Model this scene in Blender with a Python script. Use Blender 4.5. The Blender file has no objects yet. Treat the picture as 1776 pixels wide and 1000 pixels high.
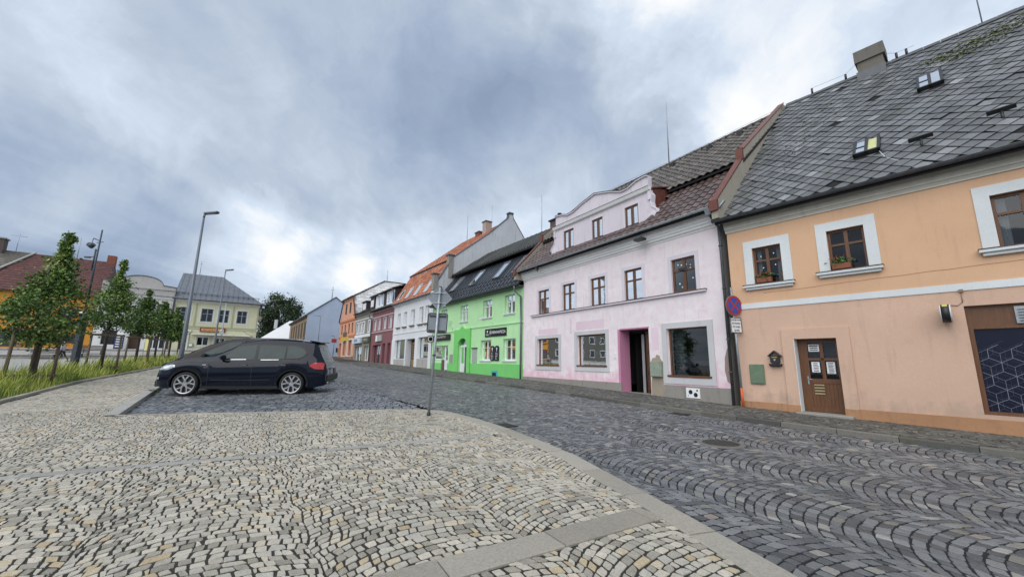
import bpy, math, random
import numpy as np
from mathutils import Vector, Matrix
R = math.radians
random.seed(7)
rng = np.random.default_rng(7)
scn = bpy.context.scene
C = scn.collection

# ------------------------------------------------------------------ camera, sky, sun, exposure
PITCH, ROLL, F_PX, EYE = 10.551, 0.866, 690.0, 1.6
cam_data = bpy.data.cameras.new('camera')
cam = bpy.data.objects.new('camera', cam_data)
C.objects.link(cam)
cam_data.sensor_width = 36.0
cam_data.lens = 36.0 * F_PX / 1776.0
cam_data.clip_start = 0.05
cam_data.clip_end = 3000
_p, _r = R(PITCH), R(ROLL)
FW = Vector((0, math.cos(_p), math.sin(_p)))
_R0 = Vector((1, 0, 0)); _U0 = _R0.cross(FW)
RT = _R0 * math.cos(_r) + _U0 * math.sin(_r)
UP = -_R0 * math.sin(_r) + _U0 * math.cos(_r)
cam.matrix_world = Matrix(((RT.x, UP.x, -FW.x, 0), (RT.y, UP.y, -FW.y, 0), (RT.z, UP.z, -FW.z, EYE), (0, 0, 0, 1)))
scn.camera = cam

SUN_EL, SUN_AZ = 46.0, -152.0          # azimuth from +Y towards +X: sun behind the camera to the left
sd = Vector((math.sin(R(SUN_AZ)) * math.cos(R(SUN_EL)), math.cos(R(SUN_AZ)) * math.cos(R(SUN_EL)), math.sin(R(SUN_EL))))
sun_data = bpy.data.lights.new('sun', 'SUN')
sun_data.energy = 1.5
sun_data.angle = R(75)
sun_data.color = (1.0, 0.975, 0.94)
sun = bpy.data.objects.new('sun', sun_data)
sun.rotation_euler = sd.to_track_quat('Z', 'Y').to_euler()
C.objects.link(sun)

scn.view_settings.view_transform = 'Standard'
scn.view_settings.look = 'None'
scn.view_settings.gamma = 1.0
scn.view_settings.use_curve_mapping = False
scn.view_settings.exposure = 0.82

world = bpy.data.worlds.new('World')
scn.world = world
world.use_nodes = True


class NT:
    """small helper round a node tree"""
    def __init__(s, nt):
        s.nt = nt; nt.nodes.clear()
    def n(s, typ, **kw):
        nd = s.nt.nodes.new(typ)
        for k, v in kw.items():
            if k == 'inp':
                for kk, vv in v.items():
                    if isinstance(vv, bpy.types.NodeSocket): s.nt.links.new(vv, nd.inputs[kk])
                    else: nd.inputs[kk].default_value = vv
            else: setattr(nd, k, v)
        return nd
    def link(s, a, b): s.nt.links.new(a, b)
    def math(s, op, a, b=0.0, c=None, clamp=False):
        nd = s.nt.nodes.new('ShaderNodeMath'); nd.operation = op; nd.use_clamp = clamp
        for i, v in enumerate((a, b) if c is None else (a, b, c)):
            if isinstance(v, bpy.types.NodeSocket): s.nt.links.new(v, nd.inputs[i])
            else: nd.inputs[i].default_value = v
        return nd.outputs[0]
    def vmath(s, op, a, b=(0, 0, 0)):
        nd = s.nt.nodes.new('ShaderNodeVectorMath'); nd.operation = op
        for i, v in enumerate((a, b)):
            if isinstance(v, bpy.types.NodeSocket): s.nt.links.new(v, nd.inputs[i])
            else: nd.inputs[i].default_value = v
        return nd.outputs['Value'] if op in ('DOT_PRODUCT', 'LENGTH') else nd.outputs[0]
    def mix(s, fac, a, b, typ='MIX'):
        nd = s.nt.nodes.new('ShaderNodeMix'); nd.data_type = 'RGBA'; nd.blend_type = typ
        for k, v in (('Factor', fac), ('A', a), ('B', b)):
            sock = [i for i in nd.inputs if i.name == k and (i.type == ('VALUE' if k == 'Factor' else 'RGBA'))][0]
            if isinstance(v, bpy.types.NodeSocket): s.nt.links.new(v, sock)
            else: sock.default_value = v if k == 'Factor' else (tuple(v) + (1,))[:4]
        return [o for o in nd.outputs if o.type == 'RGBA'][0]
    def noise(s, vec, scale, detail=4, rough=.55, dist=0.0):
        nd = s.n('ShaderNodeTexNoise', inp={'Vector': vec, 'Scale': scale, 'Detail': detail, 'Roughness': rough, 'Distortion': dist})
        return nd.outputs['Fac'], nd.outputs['Color']
    def ramp(s, fac, stops, interp='LINEAR'):
        nd = s.n('ShaderNodeValToRGB'); cr = nd.color_ramp; cr.interpolation = interp
        while len(cr.elements) > 1: cr.elements.remove(cr.elements[0])
        cr.elements[0].position = stops[0][0]; cr.elements[0].color = tuple(stops[0][1]) + (1,)
        for p_, c_ in stops[1:]:
            e = cr.elements.new(p_); e.color = tuple(c_) + (1,)
        s.link(fac, nd.inputs[0])
        return nd.outputs[0]


def px_dir(x, y):
    return (FW + RT * ((x - 888) / F_PX) - UP * ((y - 500) / F_PX)).normalized()


# broken cloud cover over a pale blue sky
g = NT(world.node_tree)
tc = g.n('ShaderNodeTexCoord').outputs['Generated']
sep = g.n('ShaderNodeSeparateXYZ', inp={0: tc})
zc = g.math('ADD', g.math('MAXIMUM', sep.outputs[2], 0.0), 0.10)
pl = g.n('ShaderNodeCombineXYZ', inp={0: g.math('DIVIDE', sep.outputs[0], zc), 1: g.math('DIVIDE', sep.outputs[1], zc), 2: 0.3}).outputs[0]
mp = g.n('ShaderNodeMapping', inp={0: pl, 'Rotation': (0, 0, R(10)), 'Scale': (1.0, 0.40, 1)}).outputs[0]
n1, _ = g.noise(mp, 0.95, 5, .5, 0.35)
n2, n2c = g.noise(tc, 2.6, 6, .6, 0.3)
n3, _ = g.noise(mp, 3.2, 6, .55, 0.5)
wob = g.vmath('SCALE', g.vmath('SUBTRACT', n2c, (.5, .5, .5)), (0, 0, 0))
wob.node.inputs['Scale'].default_value = 0.42
dirw = g.vmath('NORMALIZE', g.vmath('ADD', tc, wob))
blobs = [  # pixel in the photograph of a cloud feature, angular size, brightness
    (60, 215, 9, .20), (230, 290, 9, .14), (60, 330, 4, .22), (330, 330, 12, .04), (1000, 265, 13, -.42), (850, 190, 11, -.34), (90, 60, 17, -.12), (420, 120, 12, -.05), (700, 110, 10, -.10), (1180, 200, 12, -.10),
    (640, 90, 14, -.03), (1060, 60, 18, .26), (1450, 60, 20, .20), (1330, 230, 12, .10), (950, 370, 9, .26), (830, 380, 9, .18),
    (300, 220, 18, -.10), (620, 300, 12, -.08), (80, 400, 9, -.34), (270, 440, 8, -.26), (30, 285, 6, -.20), (480, 400, 5, .12), (420, 445, 6, .18),
    (590, 465, 6, .24), (700, 440, 6, .22), (760, 345, 6, -.16), (250, 480, 7, .15), (560, 520, 5, -.20), (1100, 300, 7, -.12), (60, 180, 14, -.08),
    (160, 130, 16, .10), (450, 60, 14, .03)]
tot = None
for bx_, by_, rad, wgt in blobs:
    dp = g.vmath('DOT_PRODUCT', dirw, tuple(px_dir(bx_, by_)))
    mr = g.n('ShaderNodeMapRange', interpolation_type='SMOOTHSTEP', inp={0: dp, 1: math.cos(R(rad * 1.5)), 2: 1.0, 3: 0.0, 4: wgt}).outputs[0]
    tot = mr if tot is None else g.math('ADD', tot, mr)
val = g.math('ADD', g.math('MULTIPLY_ADD', g.math('SUBTRACT', n1, .5), 0.95, .57), tot)
val = g.math('ADD', val, g.math('MULTIPLY', g.math('SUBTRACT', n3, .5), 0.42))
n4, _ = g.noise(dirw, 9.0, 7, .62, 0.6)
val = g.math('ADD', val, g.math('MULTIPLY', g.math('SUBTRACT', n4, .5), 0.34))
cloud = g.ramp(val, [(0.0, (.265, .335, .465)), (0.25, (.355, .435, .575)), (0.5, (.49, .57, .68)), (0.74, (.65, .745, .87)), (0.98, (.98, .99, 1.0))])
nish = g.n('ShaderNodeTexSky')
nish.sky_type = 'NISHITA'; nish.sun_disc = False
nish.sun_elevation = R(SUN_EL); nish.sun_rotation = R(SUN_AZ)
SKY_STR = 0.1
cl10 = g.vmath('SCALE', cloud, (0, 0, 0)); cl10.node.inputs['Scale'].default_value = 1.0 / SKY_STR * 0.60
skyc = g.mix(0.94, nish.outputs[0], cl10)
bg = g.n('ShaderNodeBackground', inp={'Color': skyc, 'Strength': SKY_STR})
g.link(bg.outputs[0], g.n('ShaderNodeOutputWorld').inputs[0])

# ------------------------------------------------------------------ materials
MATS = {}
def _new(name):
    m = bpy.data.materials.new(name); m.use_nodes = True
    return m, NT(m.node_tree)

def finish(g, col, rough=.8, bump=None, bstr=.3, bdist=.01, metal=0.0, spec=None, coat=0.0, extra=None):
    b = g.n('ShaderNodeBsdfPrincipled')
    for k, v in (('Base Color', col), ('Roughness', rough), ('Metallic', metal)):
        if isinstance(v, bpy.types.NodeSocket): g.link(v, b.inputs[k])
        else: b.inputs[k].default_value = (tuple(v) + (1,))[:4] if k == 'Base Color' else v
    if spec is not None: b.inputs['Specular IOR Level'].default_value = spec
    if coat: b.inputs['Coat Weight'].default_value = coat; b.inputs['Coat Roughness'].default_value = .04
    if bump is not None:
        bn = g.n('ShaderNodeBump', inp={'Strength': bstr, 'Distance': bdist, 'Height': bump})
        g.link(bn.outputs[0], b.inputs['Normal'])
    g.link(b.outputs[0], g.n('ShaderNodeOutputMaterial').inputs[0])
    return b

def plain(name, col, rough=.6, metal=0.0, var=.12, scale=6, bstr=.1, coat=0.0, spec=None):
    if name in MATS: return MATS[name]
    m, g = _new(name)
    tc = g.n('ShaderNodeTexCoord').outputs['Object']
    f, _ = g.noise(tc, scale, 5)
    c = g.mix(g.math('MULTIPLY_ADD', f, 1.6, -.3, clamp=True), [x * (1 - var) for x in col], [min(1, x * (1 + var)) for x in col])
    rr = g.math('MULTIPLY_ADD', f, .14, rough - .07, clamp=True)
    fb, _ = g.noise(tc, scale * 12, 3)
    finish(g, c, rr, fb, bstr, .004, metal, coat=coat, spec=spec)
    MATS[name] = m
    return m

def plaster(name, col, dirt=(.30, .27, .22), amt=.35, stain_col=None, stain_top=None, grain=55, seed=0.0, tint=None):
    """painted render: grain, cloudy fading, vertical weathering streaks and, if asked, worn paint low on the wall"""
    if name in MATS: return MATS[name]
    m, g = _new(name)
    tc = g.n('ShaderNodeTexCoord').outputs['Object']
    v = g.vmath('ADD', tc, (seed, seed * 1.7, 0))
    big, _ = g.noise(v, .55, 5, .6, .3)
    mid, _ = g.noise(v, 3.2, 6, .6)
    fine, _ = g.noise(v, grain * .55, 4, .7)
    st = g.n('ShaderNodeMapping', inp={0: v, 'Scale': (2.6, 2.6, .28)}).outputs[0]
    streak, _ = g.noise(st, 2.2, 5, .62)
    c = g.mix(g.math('MULTIPLY_ADD', big, 2.2, -.6, clamp=True), [x * .90 for x in col], [min(1, x * 1.07) for x in col])
    if tint: c = g.mix(g.math('MULTIPLY_ADD', mid, 3.0, -1.15, clamp=True), c, tint)
    c = g.mix(g.math('MULTIPLY', g.math('MULTIPLY_ADD', streak, 3.5, -1.95, clamp=True), amt), c, dirt)
    c = g.mix(g.math('MULTIPLY', g.math('MULTIPLY_ADD', mid, 3.0, -1.7, clamp=True), amt * .6), c, dirt)
    c = g.mix(g.math('MULTIPLY', g.math('MULTIPLY_ADD', fine, 2.6, -.9, clamp=True), .20), c, [x * .5 for x in col])
    if stain_col:
        z = g.n('ShaderNodeSeparateXYZ', inp={0: tc}).outputs[2]
        wear = g.math('SUBTRACT', g.math('ADD', mid, g.math('MULTIPLY', streak, .6)), g.math('MULTIPLY', z, 1.0 / stain_top))
        c = g.mix(g.math('MULTIPLY_ADD', wear, 3.0, -.75, clamp=True), c, stain_col)
    finish(g, c, .88, g.math('ADD', fine, g.math('MULTIPLY', mid, .8)), .38, .006, spec=.25)
    MATS[name] = m
    return m

def tinted(name, stops, rough=.8, bscale=60, bstr=.4, bdist=.004, speck=None, patch=None, spec=None, metal=0.0):
    """pieces that each carry a random value (attribute 'tint') picking their colour"""
    if name in MATS: return MATS[name]
    m, g = _new(name)
    at = g.n('ShaderNodeAttribute', attribute_name='tint').outputs['Fac']
    geo = g.n('ShaderNodeNewGeometry').outputs['Position']
    c = g.ramp(at, stops)
    f1, _ = g.noise(geo, bscale * .45, 4, .6)
    f2, _ = g.noise(geo, bscale * 2.2, 2, .7)
    c = g.mix(g.math('MULTIPLY_ADD', f1, 1.8, -.4, clamp=True), g.mix(1.0, c, (.74, .74, .74), 'MULTIPLY'), g.mix(1.0, c, (1.18, 1.18, 1.18), 'MULTIPLY'))
    if speck:
        c = g.mix(g.math('MULTIPLY_ADD', f2, 6.0, -3.5, clamp=True), c, speck[0])
        f3, _ = g.noise(geo, bscale * 3.1, 2, .7)
        c = g.mix(g.math('MULTIPLY_ADD', f3, 6.0, -3.6, clamp=True), c, speck[1])
    if patch:   # (colour, scale, threshold): moss, lichen, dirt lying across pieces
        f4, _ = g.noise(geo, patch[1], 6, .65)
        c = g.mix(g.math('MULTIPLY', g.math('MULTIPLY_ADD', f4, 7.0, -7.0 * patch[2], clamp=True), .75), c, patch[0])
    big, _ = g.noise(geo, .5, 4, .6)
    c = g.mix(g.math('MULTIPLY_ADD', big, 2.0, -.5, clamp=True), g.mix(1.0, c, (.86, .87, .88), 'MULTIPLY'), g.mix(1.0, c, (1.08, 1.07, 1.05), 'MULTIPLY'))
    finish(g, c, rough, g.math('ADD', f1, f2), bstr, bdist, metal, spec=spec)
    MATS[name] = m
    return m

def glass(name, tint=(.55, .6, .62), rough=.02, wav=.02, refl=.0):
    if name in MATS: return MATS[name]
    m, g = _new(name)
    tc = g.n('ShaderNodeTexCoord').outputs['Object']
    f, _ = g.noise(tc, 1.7, 2)
    bn = g.n('ShaderNodeBump', inp={'Strength': wav, 'Distance': .05, 'Height': f}).outputs[0]
    fr = g.n('ShaderNodeFresnel', inp={'IOR': 1.55, 'Normal': bn}).outputs[0]
    fac = g.math('MULTIPLY_ADD', fr, .95, refl, clamp=True)
    tr = g.n('ShaderNodeBsdfTransparent', inp={'Color': tint + (1,)})
    gl = g.n('ShaderNodeBsdfGlossy', inp={'Color': (.95, .97, 1, 1), 'Roughness': rough, 'Normal': bn})
    mx = g.n('ShaderNodeMixShader', inp={0: fac, 1: tr.outputs[0], 2: gl.outputs[0]})
    g.link(mx.outputs[0], g.n('ShaderNodeOutputMaterial').inputs[0])
    MATS[name] = m
    return m

def wood(name, c0, c1, rough=.45):
    if name in MATS: return MATS[name]
    m, g = _new(name)
    tc = g.n('ShaderNodeTexCoord').outputs['Object']
    st = g.n('ShaderNodeMapping', inp={0: tc, 'Scale': (14, 14, 1.2)}).outputs[0]
    f, _ = g.noise(st, 3, 5, .6, .6)
    c = g.mix(g.math('MULTIPLY_ADD', f, 1.8, -.4, clamp=True), c0, c1)
    finish(g, c, rough, f, .2, .003)
    MATS[name] = m
    return m

def emit(name, col, s=1.0):
    m, g = _new(name)
    e = g.n('ShaderNodeEmission', inp={'Color': tuple(col) + (1,), 'Strength': s})
    g.link(e.outputs[0], g.n('ShaderNodeOutputMaterial').inputs[0])
    return m

M_GLASS = glass('window_glass', refl=.0)
M_SHOP = glass('shop_glass', (.40, .43, .43), refl=.0)
M_DARK = plain('dark_interior', (.012, .012, .013), .9)
M_BROWN = wood('brown_wood', (.085, .035, .014), (.17, .072, .028))
M_DBROWN = wood('dark_brown_wood', (.045, .02, .010), (.10, .045, .02))
M_STAKE = wood('weathered_stake', (.07, .05, .035), (.15, .11, .075), .8)
M_WHITEW = plain('white_window_plastic', (.74, .76, .78), .4)
M_CURT = plain('net_curtain', (.62, .63, .64), .9, var=.2, scale=25)
M_ZINC = plain('zinc', (.23, .25, .27), .42, .6, var=.25)
M_GUT = plain('dark_gutter', (.085, .092, .10), .4, .4, var=.3)
M_RAIL = plain('galvanised_steel', (.33, .36, .38), .42, .55, var=.2, scale=14)
M_POLE = plain('grey_lamp_paint', (.13, .15, .17), .45, .3)
M_DPOLE = plain('dark_lamp_paint', (.035, .045, .06), .45, .2)
M_REDM = plain('red_brown_sheet_metal', (.17, .06, .045), .5, .3, var=.3)
M_CONC = plaster('concrete_grey', (.30, .28, .25), (.10, .10, .08), .8)
M_OLDW = plaster('old_white_render', (.58, .59, .61), (.16, .16, .16), .8, grain=20)
M_FIRE = plaster('mottled_fire_wall', (.36, .33, .27), (.12, .12, .09), .9, grain=30)
M_WHITE = plaster('white_render', (.72, .73, .75), (.40, .40, .40), .25)
M_GREYT = plain('dark_roof_tile', (.10, .095, .09), .7, var=.35, scale=3)
M_BLACK = plain('black_plastic', (.018, .018, .02), .45)
M_PAPER = plain('white_paper', (.78, .79, .80), .8, var=.04)
M_GREENBOX = plain('olive_green_cabinet', (.13, .19, .12), .6, var=.2)
M_RED = plain('red_paint', (.36, .03, .04), .5)
M_BLUE = plain('blue_paint', (.03, .07, .34), .5)

# ------------------------------------------------------------------ helpers
def tag(o, label=None, cat=None, group=None, kind=None):
    for k, v in (('label', label), ('category', cat), ('group', group), ('kind', kind)):
        if v: o[k] = v
    return o

def thing(name, label, cat, loc=(0, 0, 0), rz=0.0, group=None, rot=None):
    o = bpy.data.objects.new(name, None)
    o.empty_display_size = .2
    C.objects.link(o)
    o.location = loc
    o.rotation_euler = rot or (0, 0, rz)
    return tag(o, label, cat, group)

def copy_tree(o, parent=None):
    c = o.copy(); C.objects.link(c)
    if parent is not None: c.parent = parent
    for ch in list(o.children): copy_tree(ch, c)
    return c

class MB:
    """collects boxes, quads, tubes and links them as one mesh; T maps given coordinates to the object's own"""
    def __init__(s, T=None):
        s.v = []; s.f = []; s.mi = []; s.T = T; s.m = 0; s.smooth = []
    def pt(s, p):
        s.v.append(tuple(s.T(*p)) if s.T else tuple(p)); return len(s.v) - 1
    def face(s, pts, sm=False):
        s.f.append([s.pt(p) for p in pts]); s.mi.append(s.m); s.smooth.append(sm)
    def idx(s, ids, sm=False):
        s.f.append(list(ids)); s.mi.append(s.m); s.smooth.append(sm)
    def box(s, a0, a1, b0, b1, c0, c1):
        i = [s.pt(p) for p in ((a0, b0, c0), (a1, b0, c0), (a1, b1, c0), (a0, b1, c0), (a0, b0, c1), (a1, b0, c1), (a1, b1, c1), (a0, b1, c1))]
        for q in ((0, 3, 2, 1), (4, 5, 6, 7), (0, 1, 5, 4), (1, 2, 6, 5), (2, 3, 7, 6), (3, 0, 4, 7)): s.idx([i[k] for k in q])
    def prism(s, poly, off, sm=False):
        """poly: list of 3d points; extruded by vector off"""
        a = [s.pt(p) for p in poly]; b = [s.pt(tuple(p[k] + off[k] for k in range(3))) for p in poly]
        n = len(poly)
        s.idx(a[::-1]); s.idx(b)
        for k in range(n): s.idx([a[k], a[(k + 1) % n], b[(k + 1) % n], b[k]], sm)
    def tube(s, pts, r, n=8, caps=True):
        rs = r if isinstance(r, (list, tuple)) else [r] * len(pts)
        rings = []
        P = [Vector(p) for p in pts]
        for k, p in enumerate(P):
            d = (P[min(k + 1, len(P) - 1)] - P[max(k - 1, 0)]).normalized()
            a = d.cross(Vector((0, 0, 1)) if abs(d.z) < .9 else Vector((1, 0, 0))).normalized(); b = d.cross(a)
            rings.append([s.pt(p + (a * math.cos(2 * math.pi * q / n) + b * math.sin(2 * math.pi * q / n)) * rs[k]) for q in range(n)])
        for k in range(len(P) - 1):
            for q in range(n): s.idx([rings[k][q], rings[k][(q + 1) % n], rings[k + 1][(q + 1) % n], rings[k + 1][q]], True)
        if caps: s.idx(rings[0][::-1]); s.idx(rings[-1])
    def disc(s, c, ax, r0, t, n=24, r1=None):
        """solid disc, centre c, axis vector ax, radius r0, thickness t along the axis"""
        ax = Vector(ax).normalized(); a = ax.cross(Vector((0, 0, 1)) if abs(ax.z) < .9 else Vector((1, 0, 0))).normalized(); b = ax.cross(a)
        c = Vector(c); r1 = r0 if r1 is None else r1
        A = [s.pt(c + (a * math.cos(2 * math.pi * q / n) + b * math.sin(2 * math.pi * q / n)) * r0) for q in range(n)]
        B = [s.pt(c + ax * t + (a * math.cos(2 * math.pi * q / n) + b * math.sin(2 * math.pi * q / n)) * r1) for q in range(n)]
        s.idx(A[::-1]); s.idx(B)
        for q in range(n): s.idx([A[q], A[(q + 1) % n], B[(q + 1) % n], B[q]], True)
    def build(s, name, mats, parent=None, kind=None, bevel=0.0):
        me = bpy.data.meshes.new(name)
        me.from_pydata(s.v, [], s.f)
        for m in (mats if isinstance(mats, (list, tuple)) else [mats]): me.materials.append(m)
        if len(s.f):
            me.polygons.foreach_set('material_index', s.mi)
            me.polygons.foreach_set('use_smooth', s.smooth)
        me.update()
        o = bpy.data.objects.new(name, me); C.objects.link(o)
        if parent is not None: o.parent = parent
        if kind: o['kind'] = kind
        if bevel:
            b = o.modifiers.new('bevel', 'BEVEL'); b.width = bevel; b.segments = 1; b.limit_method = 'ANGLE'
        return o

def text(parent, s, size, loc, mat, rot=(R(90), 0, 0), name='lettering', ext=.002, align='CENTER', xs=1.0):
    cu = bpy.data.curves.new(name, 'FONT'); cu.body = s; cu.size = size; cu.extrude = ext
    cu.align_x = align; cu.align_y = 'CENTER'
    cu.materials.append(mat)
    o = bpy.data.objects.new(name, cu); C.objects.link(o)
    o.parent = parent; o.location = loc; o.rotation_euler = rot; o.scale = (xs, 1, 1)
    return o

def mesh_np(name, V, Fc, mat, parent=None, tint=None, kind=None, smooth=False):
    """V (n,3), Fc list of arrays of faces with equal vertex counts"""
    me = bpy.data.meshes.new(name)
    tot = sum(len(f) for f in Fc); loops = sum(f.size for f in Fc)
    me.vertices.add(len(V)); me.vertices.foreach_set('co', np.asarray(V, 'f').ravel())
    me.loops.add(loops); me.polygons.add(tot)
    me.loops.foreach_set('vertex_index', np.concatenate([f.ravel() for f in Fc]).astype('i'))
    ls = []; st = 0
    for f in Fc:
        ls.append(st + np.arange(len(f)) * f.shape[1]); st += f.size
    me.polygons.foreach_set('loop_start', np.concatenate(ls).astype('i'))
    me.polygons.foreach_set('use_smooth', np.full(tot, bool(smooth)))
    me.update(calc_edges=True); me.validate()
    if tint is not None:
        a = me.attributes.new('tint', 'FLOAT', 'FACE'); a.data.foreach_set('value', np.asarray(tint, 'f'))
    me.materials.append(mat)
    o = bpy.data.objects.new(name, me); C.objects.link(o)
    if parent is not None: o.parent = parent
    if kind: o['kind'] = kind
    return o

def sstep(a, b, x):
    t = np.clip((x - a) / (b - a), 0, 1); return t * t * (3 - 2 * t)

def G(x, y):
    """height of the ground: the square slopes up away from the camera, a little more at its far left side"""
    x = np.asarray(x, float); y = np.asarray(y, float)
    z = .03 * np.minimum(y, 64.0)
    wv = -.574 * x + .819 * y - 66.0; t = .819 * x + .574 * y - 3.4
    z = z + .95 * sstep(-12, -2, wv) * (1 - sstep(3, 16, t))
    return z
def g1(x, y): return float(G(x, y))

def inpoly(P, poly):
    x, y = P[:, 0], P[:, 1]; ins = np.zeros(len(P), bool); n = len(poly)
    for i in range(n):
        x0, y0 = poly[i]; x1, y1 = poly[(i + 1) % n]
        if y0 == y1: continue
        c = ((y0 > y) != (y1 > y)) & (x < (x1 - x0) * (y - y0) / (y1 - y0) + x0)
        ins ^= c
    return ins

def dist_line(P, line):
    d = np.full(len(P), 1e9)
    for (x0, y0), (x1, y1) in zip(line[:-1], line[1:]):
        a = np.array([x0, y0]); b = np.array([x1, y1]) - a
        t = np.clip(((P - a) @ b) / (b @ b), 0, 1)
        d = np.minimum(d, np.hypot(*(P - a - t[:, None] * b).T))
    return d
# ------------------------------------------------------------------ the ground
E1 = np.array([-math.sin(R(35)), math.cos(R(35))])     # along the street, away from the camera
E2 = np.array([math.cos(R(35)), math.sin(R(35))])      # across the street, towards the house row
K_OUT = [(3.1, .3), (2.62, 1.8), (2.12, 3.23), (1.67, 4.66), (1.04, 6.54), (.5, 7.65), (-.05, 8.67), (-.7, 9.66), (-1.39, 10.54), (-1.85, 10.93), (-2.35, 11.1), (-3.2, 11.02), (-4.26, 10.75), (-9.01, 9.55)]
BAYL = [(-9.01, 9.55), (-13.34, 15.56), (-30.9, 39.9)]
GRK = [(-4.9, -.7), (-9.3, 5.3), (-13.49, 10.94), (-17.66, 16.62), (-23.91, 27.05), (-37, 47.5)]
RK = [(12.3, 2.6), (8.43, 6.89), (7.39, 8.05), (5.26, 10.62), (2.6, 14.6), (.12, 18.31), (-4.36, 24.49), (-23.95, 52.52), (-29, 59.7)]
FAC = [(14, 3.6), (10.17, 8.256), (6.85, 12.3), (.673, 22.243), (-5.063, 30.435), (-25.6, 59.8)]

def ramp_hex(h):
    h = h.lstrip('#'); return tuple((int(h[i:i + 2], 16) / 255) ** 2.2 for i in (0, 2, 4))

M_EARTH = plain('bare_earth', (.06, .055, .045), .95, var=.3, scale=2)
M_JOINT = plain('mossy_joint', (.022, .021, .016), .95, var=.5, scale=9, bstr=.5)
M_JOINTD = plain('dark_joint', (.008, .009, .010), .95, var=.5, scale=9, bstr=.5)
M_TAN = tinted('tan_granite_sett', [(0, (.24, .22, .18)), (.25, (.38, .35, .29)), (.55, (.50, .46, .38)), (.75, (.41, .39, .34)), (.90, (.56, .51, .42)), (.96, (.48, .39, .25)), (1, (.42, .32, .20))], .78, 75, .6, .007, ((.72, .69, .62), (.13, .12, .10)), spec=.3)
M_ROAD = tinted('dark_basalt_sett', [(0, (.055, .058, .062)), (.35, (.105, .112, .120)), (.65, (.155, .163, .172)), (.88, (.205, .21, .215)), (.94, (.18, .17, .14)), (.985, (.36, .35, .33)), (1, (.20, .14, .10))], .46, 60, .6, .007, speck=((.26, .265, .27), (.05, .05, .052)), patch=((.14, .135, .12), .9, .62), spec=.55)
M_BAY = tinted('parking_sett', [(0, (.07, .076, .088)), (.4, (.115, .124, .14)), (.8, (.17, .18, .195)), (1, (.25, .255, .26))], .42, 60, .45, .006, spec=.55)
M_WALK = tinted('pavement_sett', [(0, (.055, .055, .05)), (.5, (.105, .105, .095)), (.9, (.15, .145, .13)), (1, (.24, .22, .19))], .65, 60, .5, .006, patch=((.05, .065, .025), 1.3, .60))
M_SLAB = tinted('granite_slab', [(0, (.27, .245, .20)), (.5, (.33, .305, .255)), (1, (.39, .36, .305))], .72, 90, .3, .003, ((.52, .50, .47), (.12, .115, .11)), spec=.3)
M_SLABG = tinted('grey_granite_slab', [(0, (.28, .27, .25)), (.5, (.33, .32, .295)), (1, (.38, .365, .335))], .72, 90, .3, .003, ((.5, .5, .5), (.13, .13, .13)), spec=.3)
M_KERB = tinted('worn_kerb_granite', [(0, (.075, .074, .066)), (.5, (.12, .115, .10)), (1, (.17, .16, .14))], .7, 80, .45, .004, patch=((.06, .07, .03), 2.0, .58))

def sheet(name, poly, off, mat, parent=None, kind='structure'):
    me = bpy.data.meshes.new(name)
    if callable(off): V = [(x, y, .03 * y + off(x, y)) for x, y in poly]
    else: V = [(x, y, .03 * y + off) for x, y in poly]
    me.from_pydata(V, [], [list(range(len(V)))])
    me.materials.append(mat)
    o = bpy.data.objects.new(name, me); C.objects.link(o); o['kind'] = kind
    if parent: o.parent = parent
    return o

# terrain sheet to the horizon
xs = np.concatenate([np.linspace(-900, -90, 14), np.linspace(-84, 30, 58), np.linspace(40, 900, 14)])
ys = np.concatenate([np.linspace(-300, -20, 8), np.linspace(-10, 100, 56), np.linspace(120, 1600, 20)])
XX, YY = np.meshgrid(xs, ys)
V = np.stack([XX, YY, G(XX, YY) - .16], -1).reshape(-1, 3)
nx = len(xs); ii, jj = np.meshgrid(np.arange(len(ys) - 1), np.arange(nx - 1), indexing='ij')
a = (ii * nx + jj).ravel()
ground = mesh_np('ground', V, [np.stack([a, a + 1, a + nx + 1, a + nx], 1)], M_EARTH, kind='structure')

def to_px(P):
    """pixel of points (n,3) in the photograph's frame and depth"""
    v = P - np.array([0, 0, EYE])
    zc = v @ np.array(FW)
    return 888 + F_PX * (v @ np.array(RT)) / zc, 500 - F_PX * (v @ np.array(UP)) / zc, zc

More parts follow.
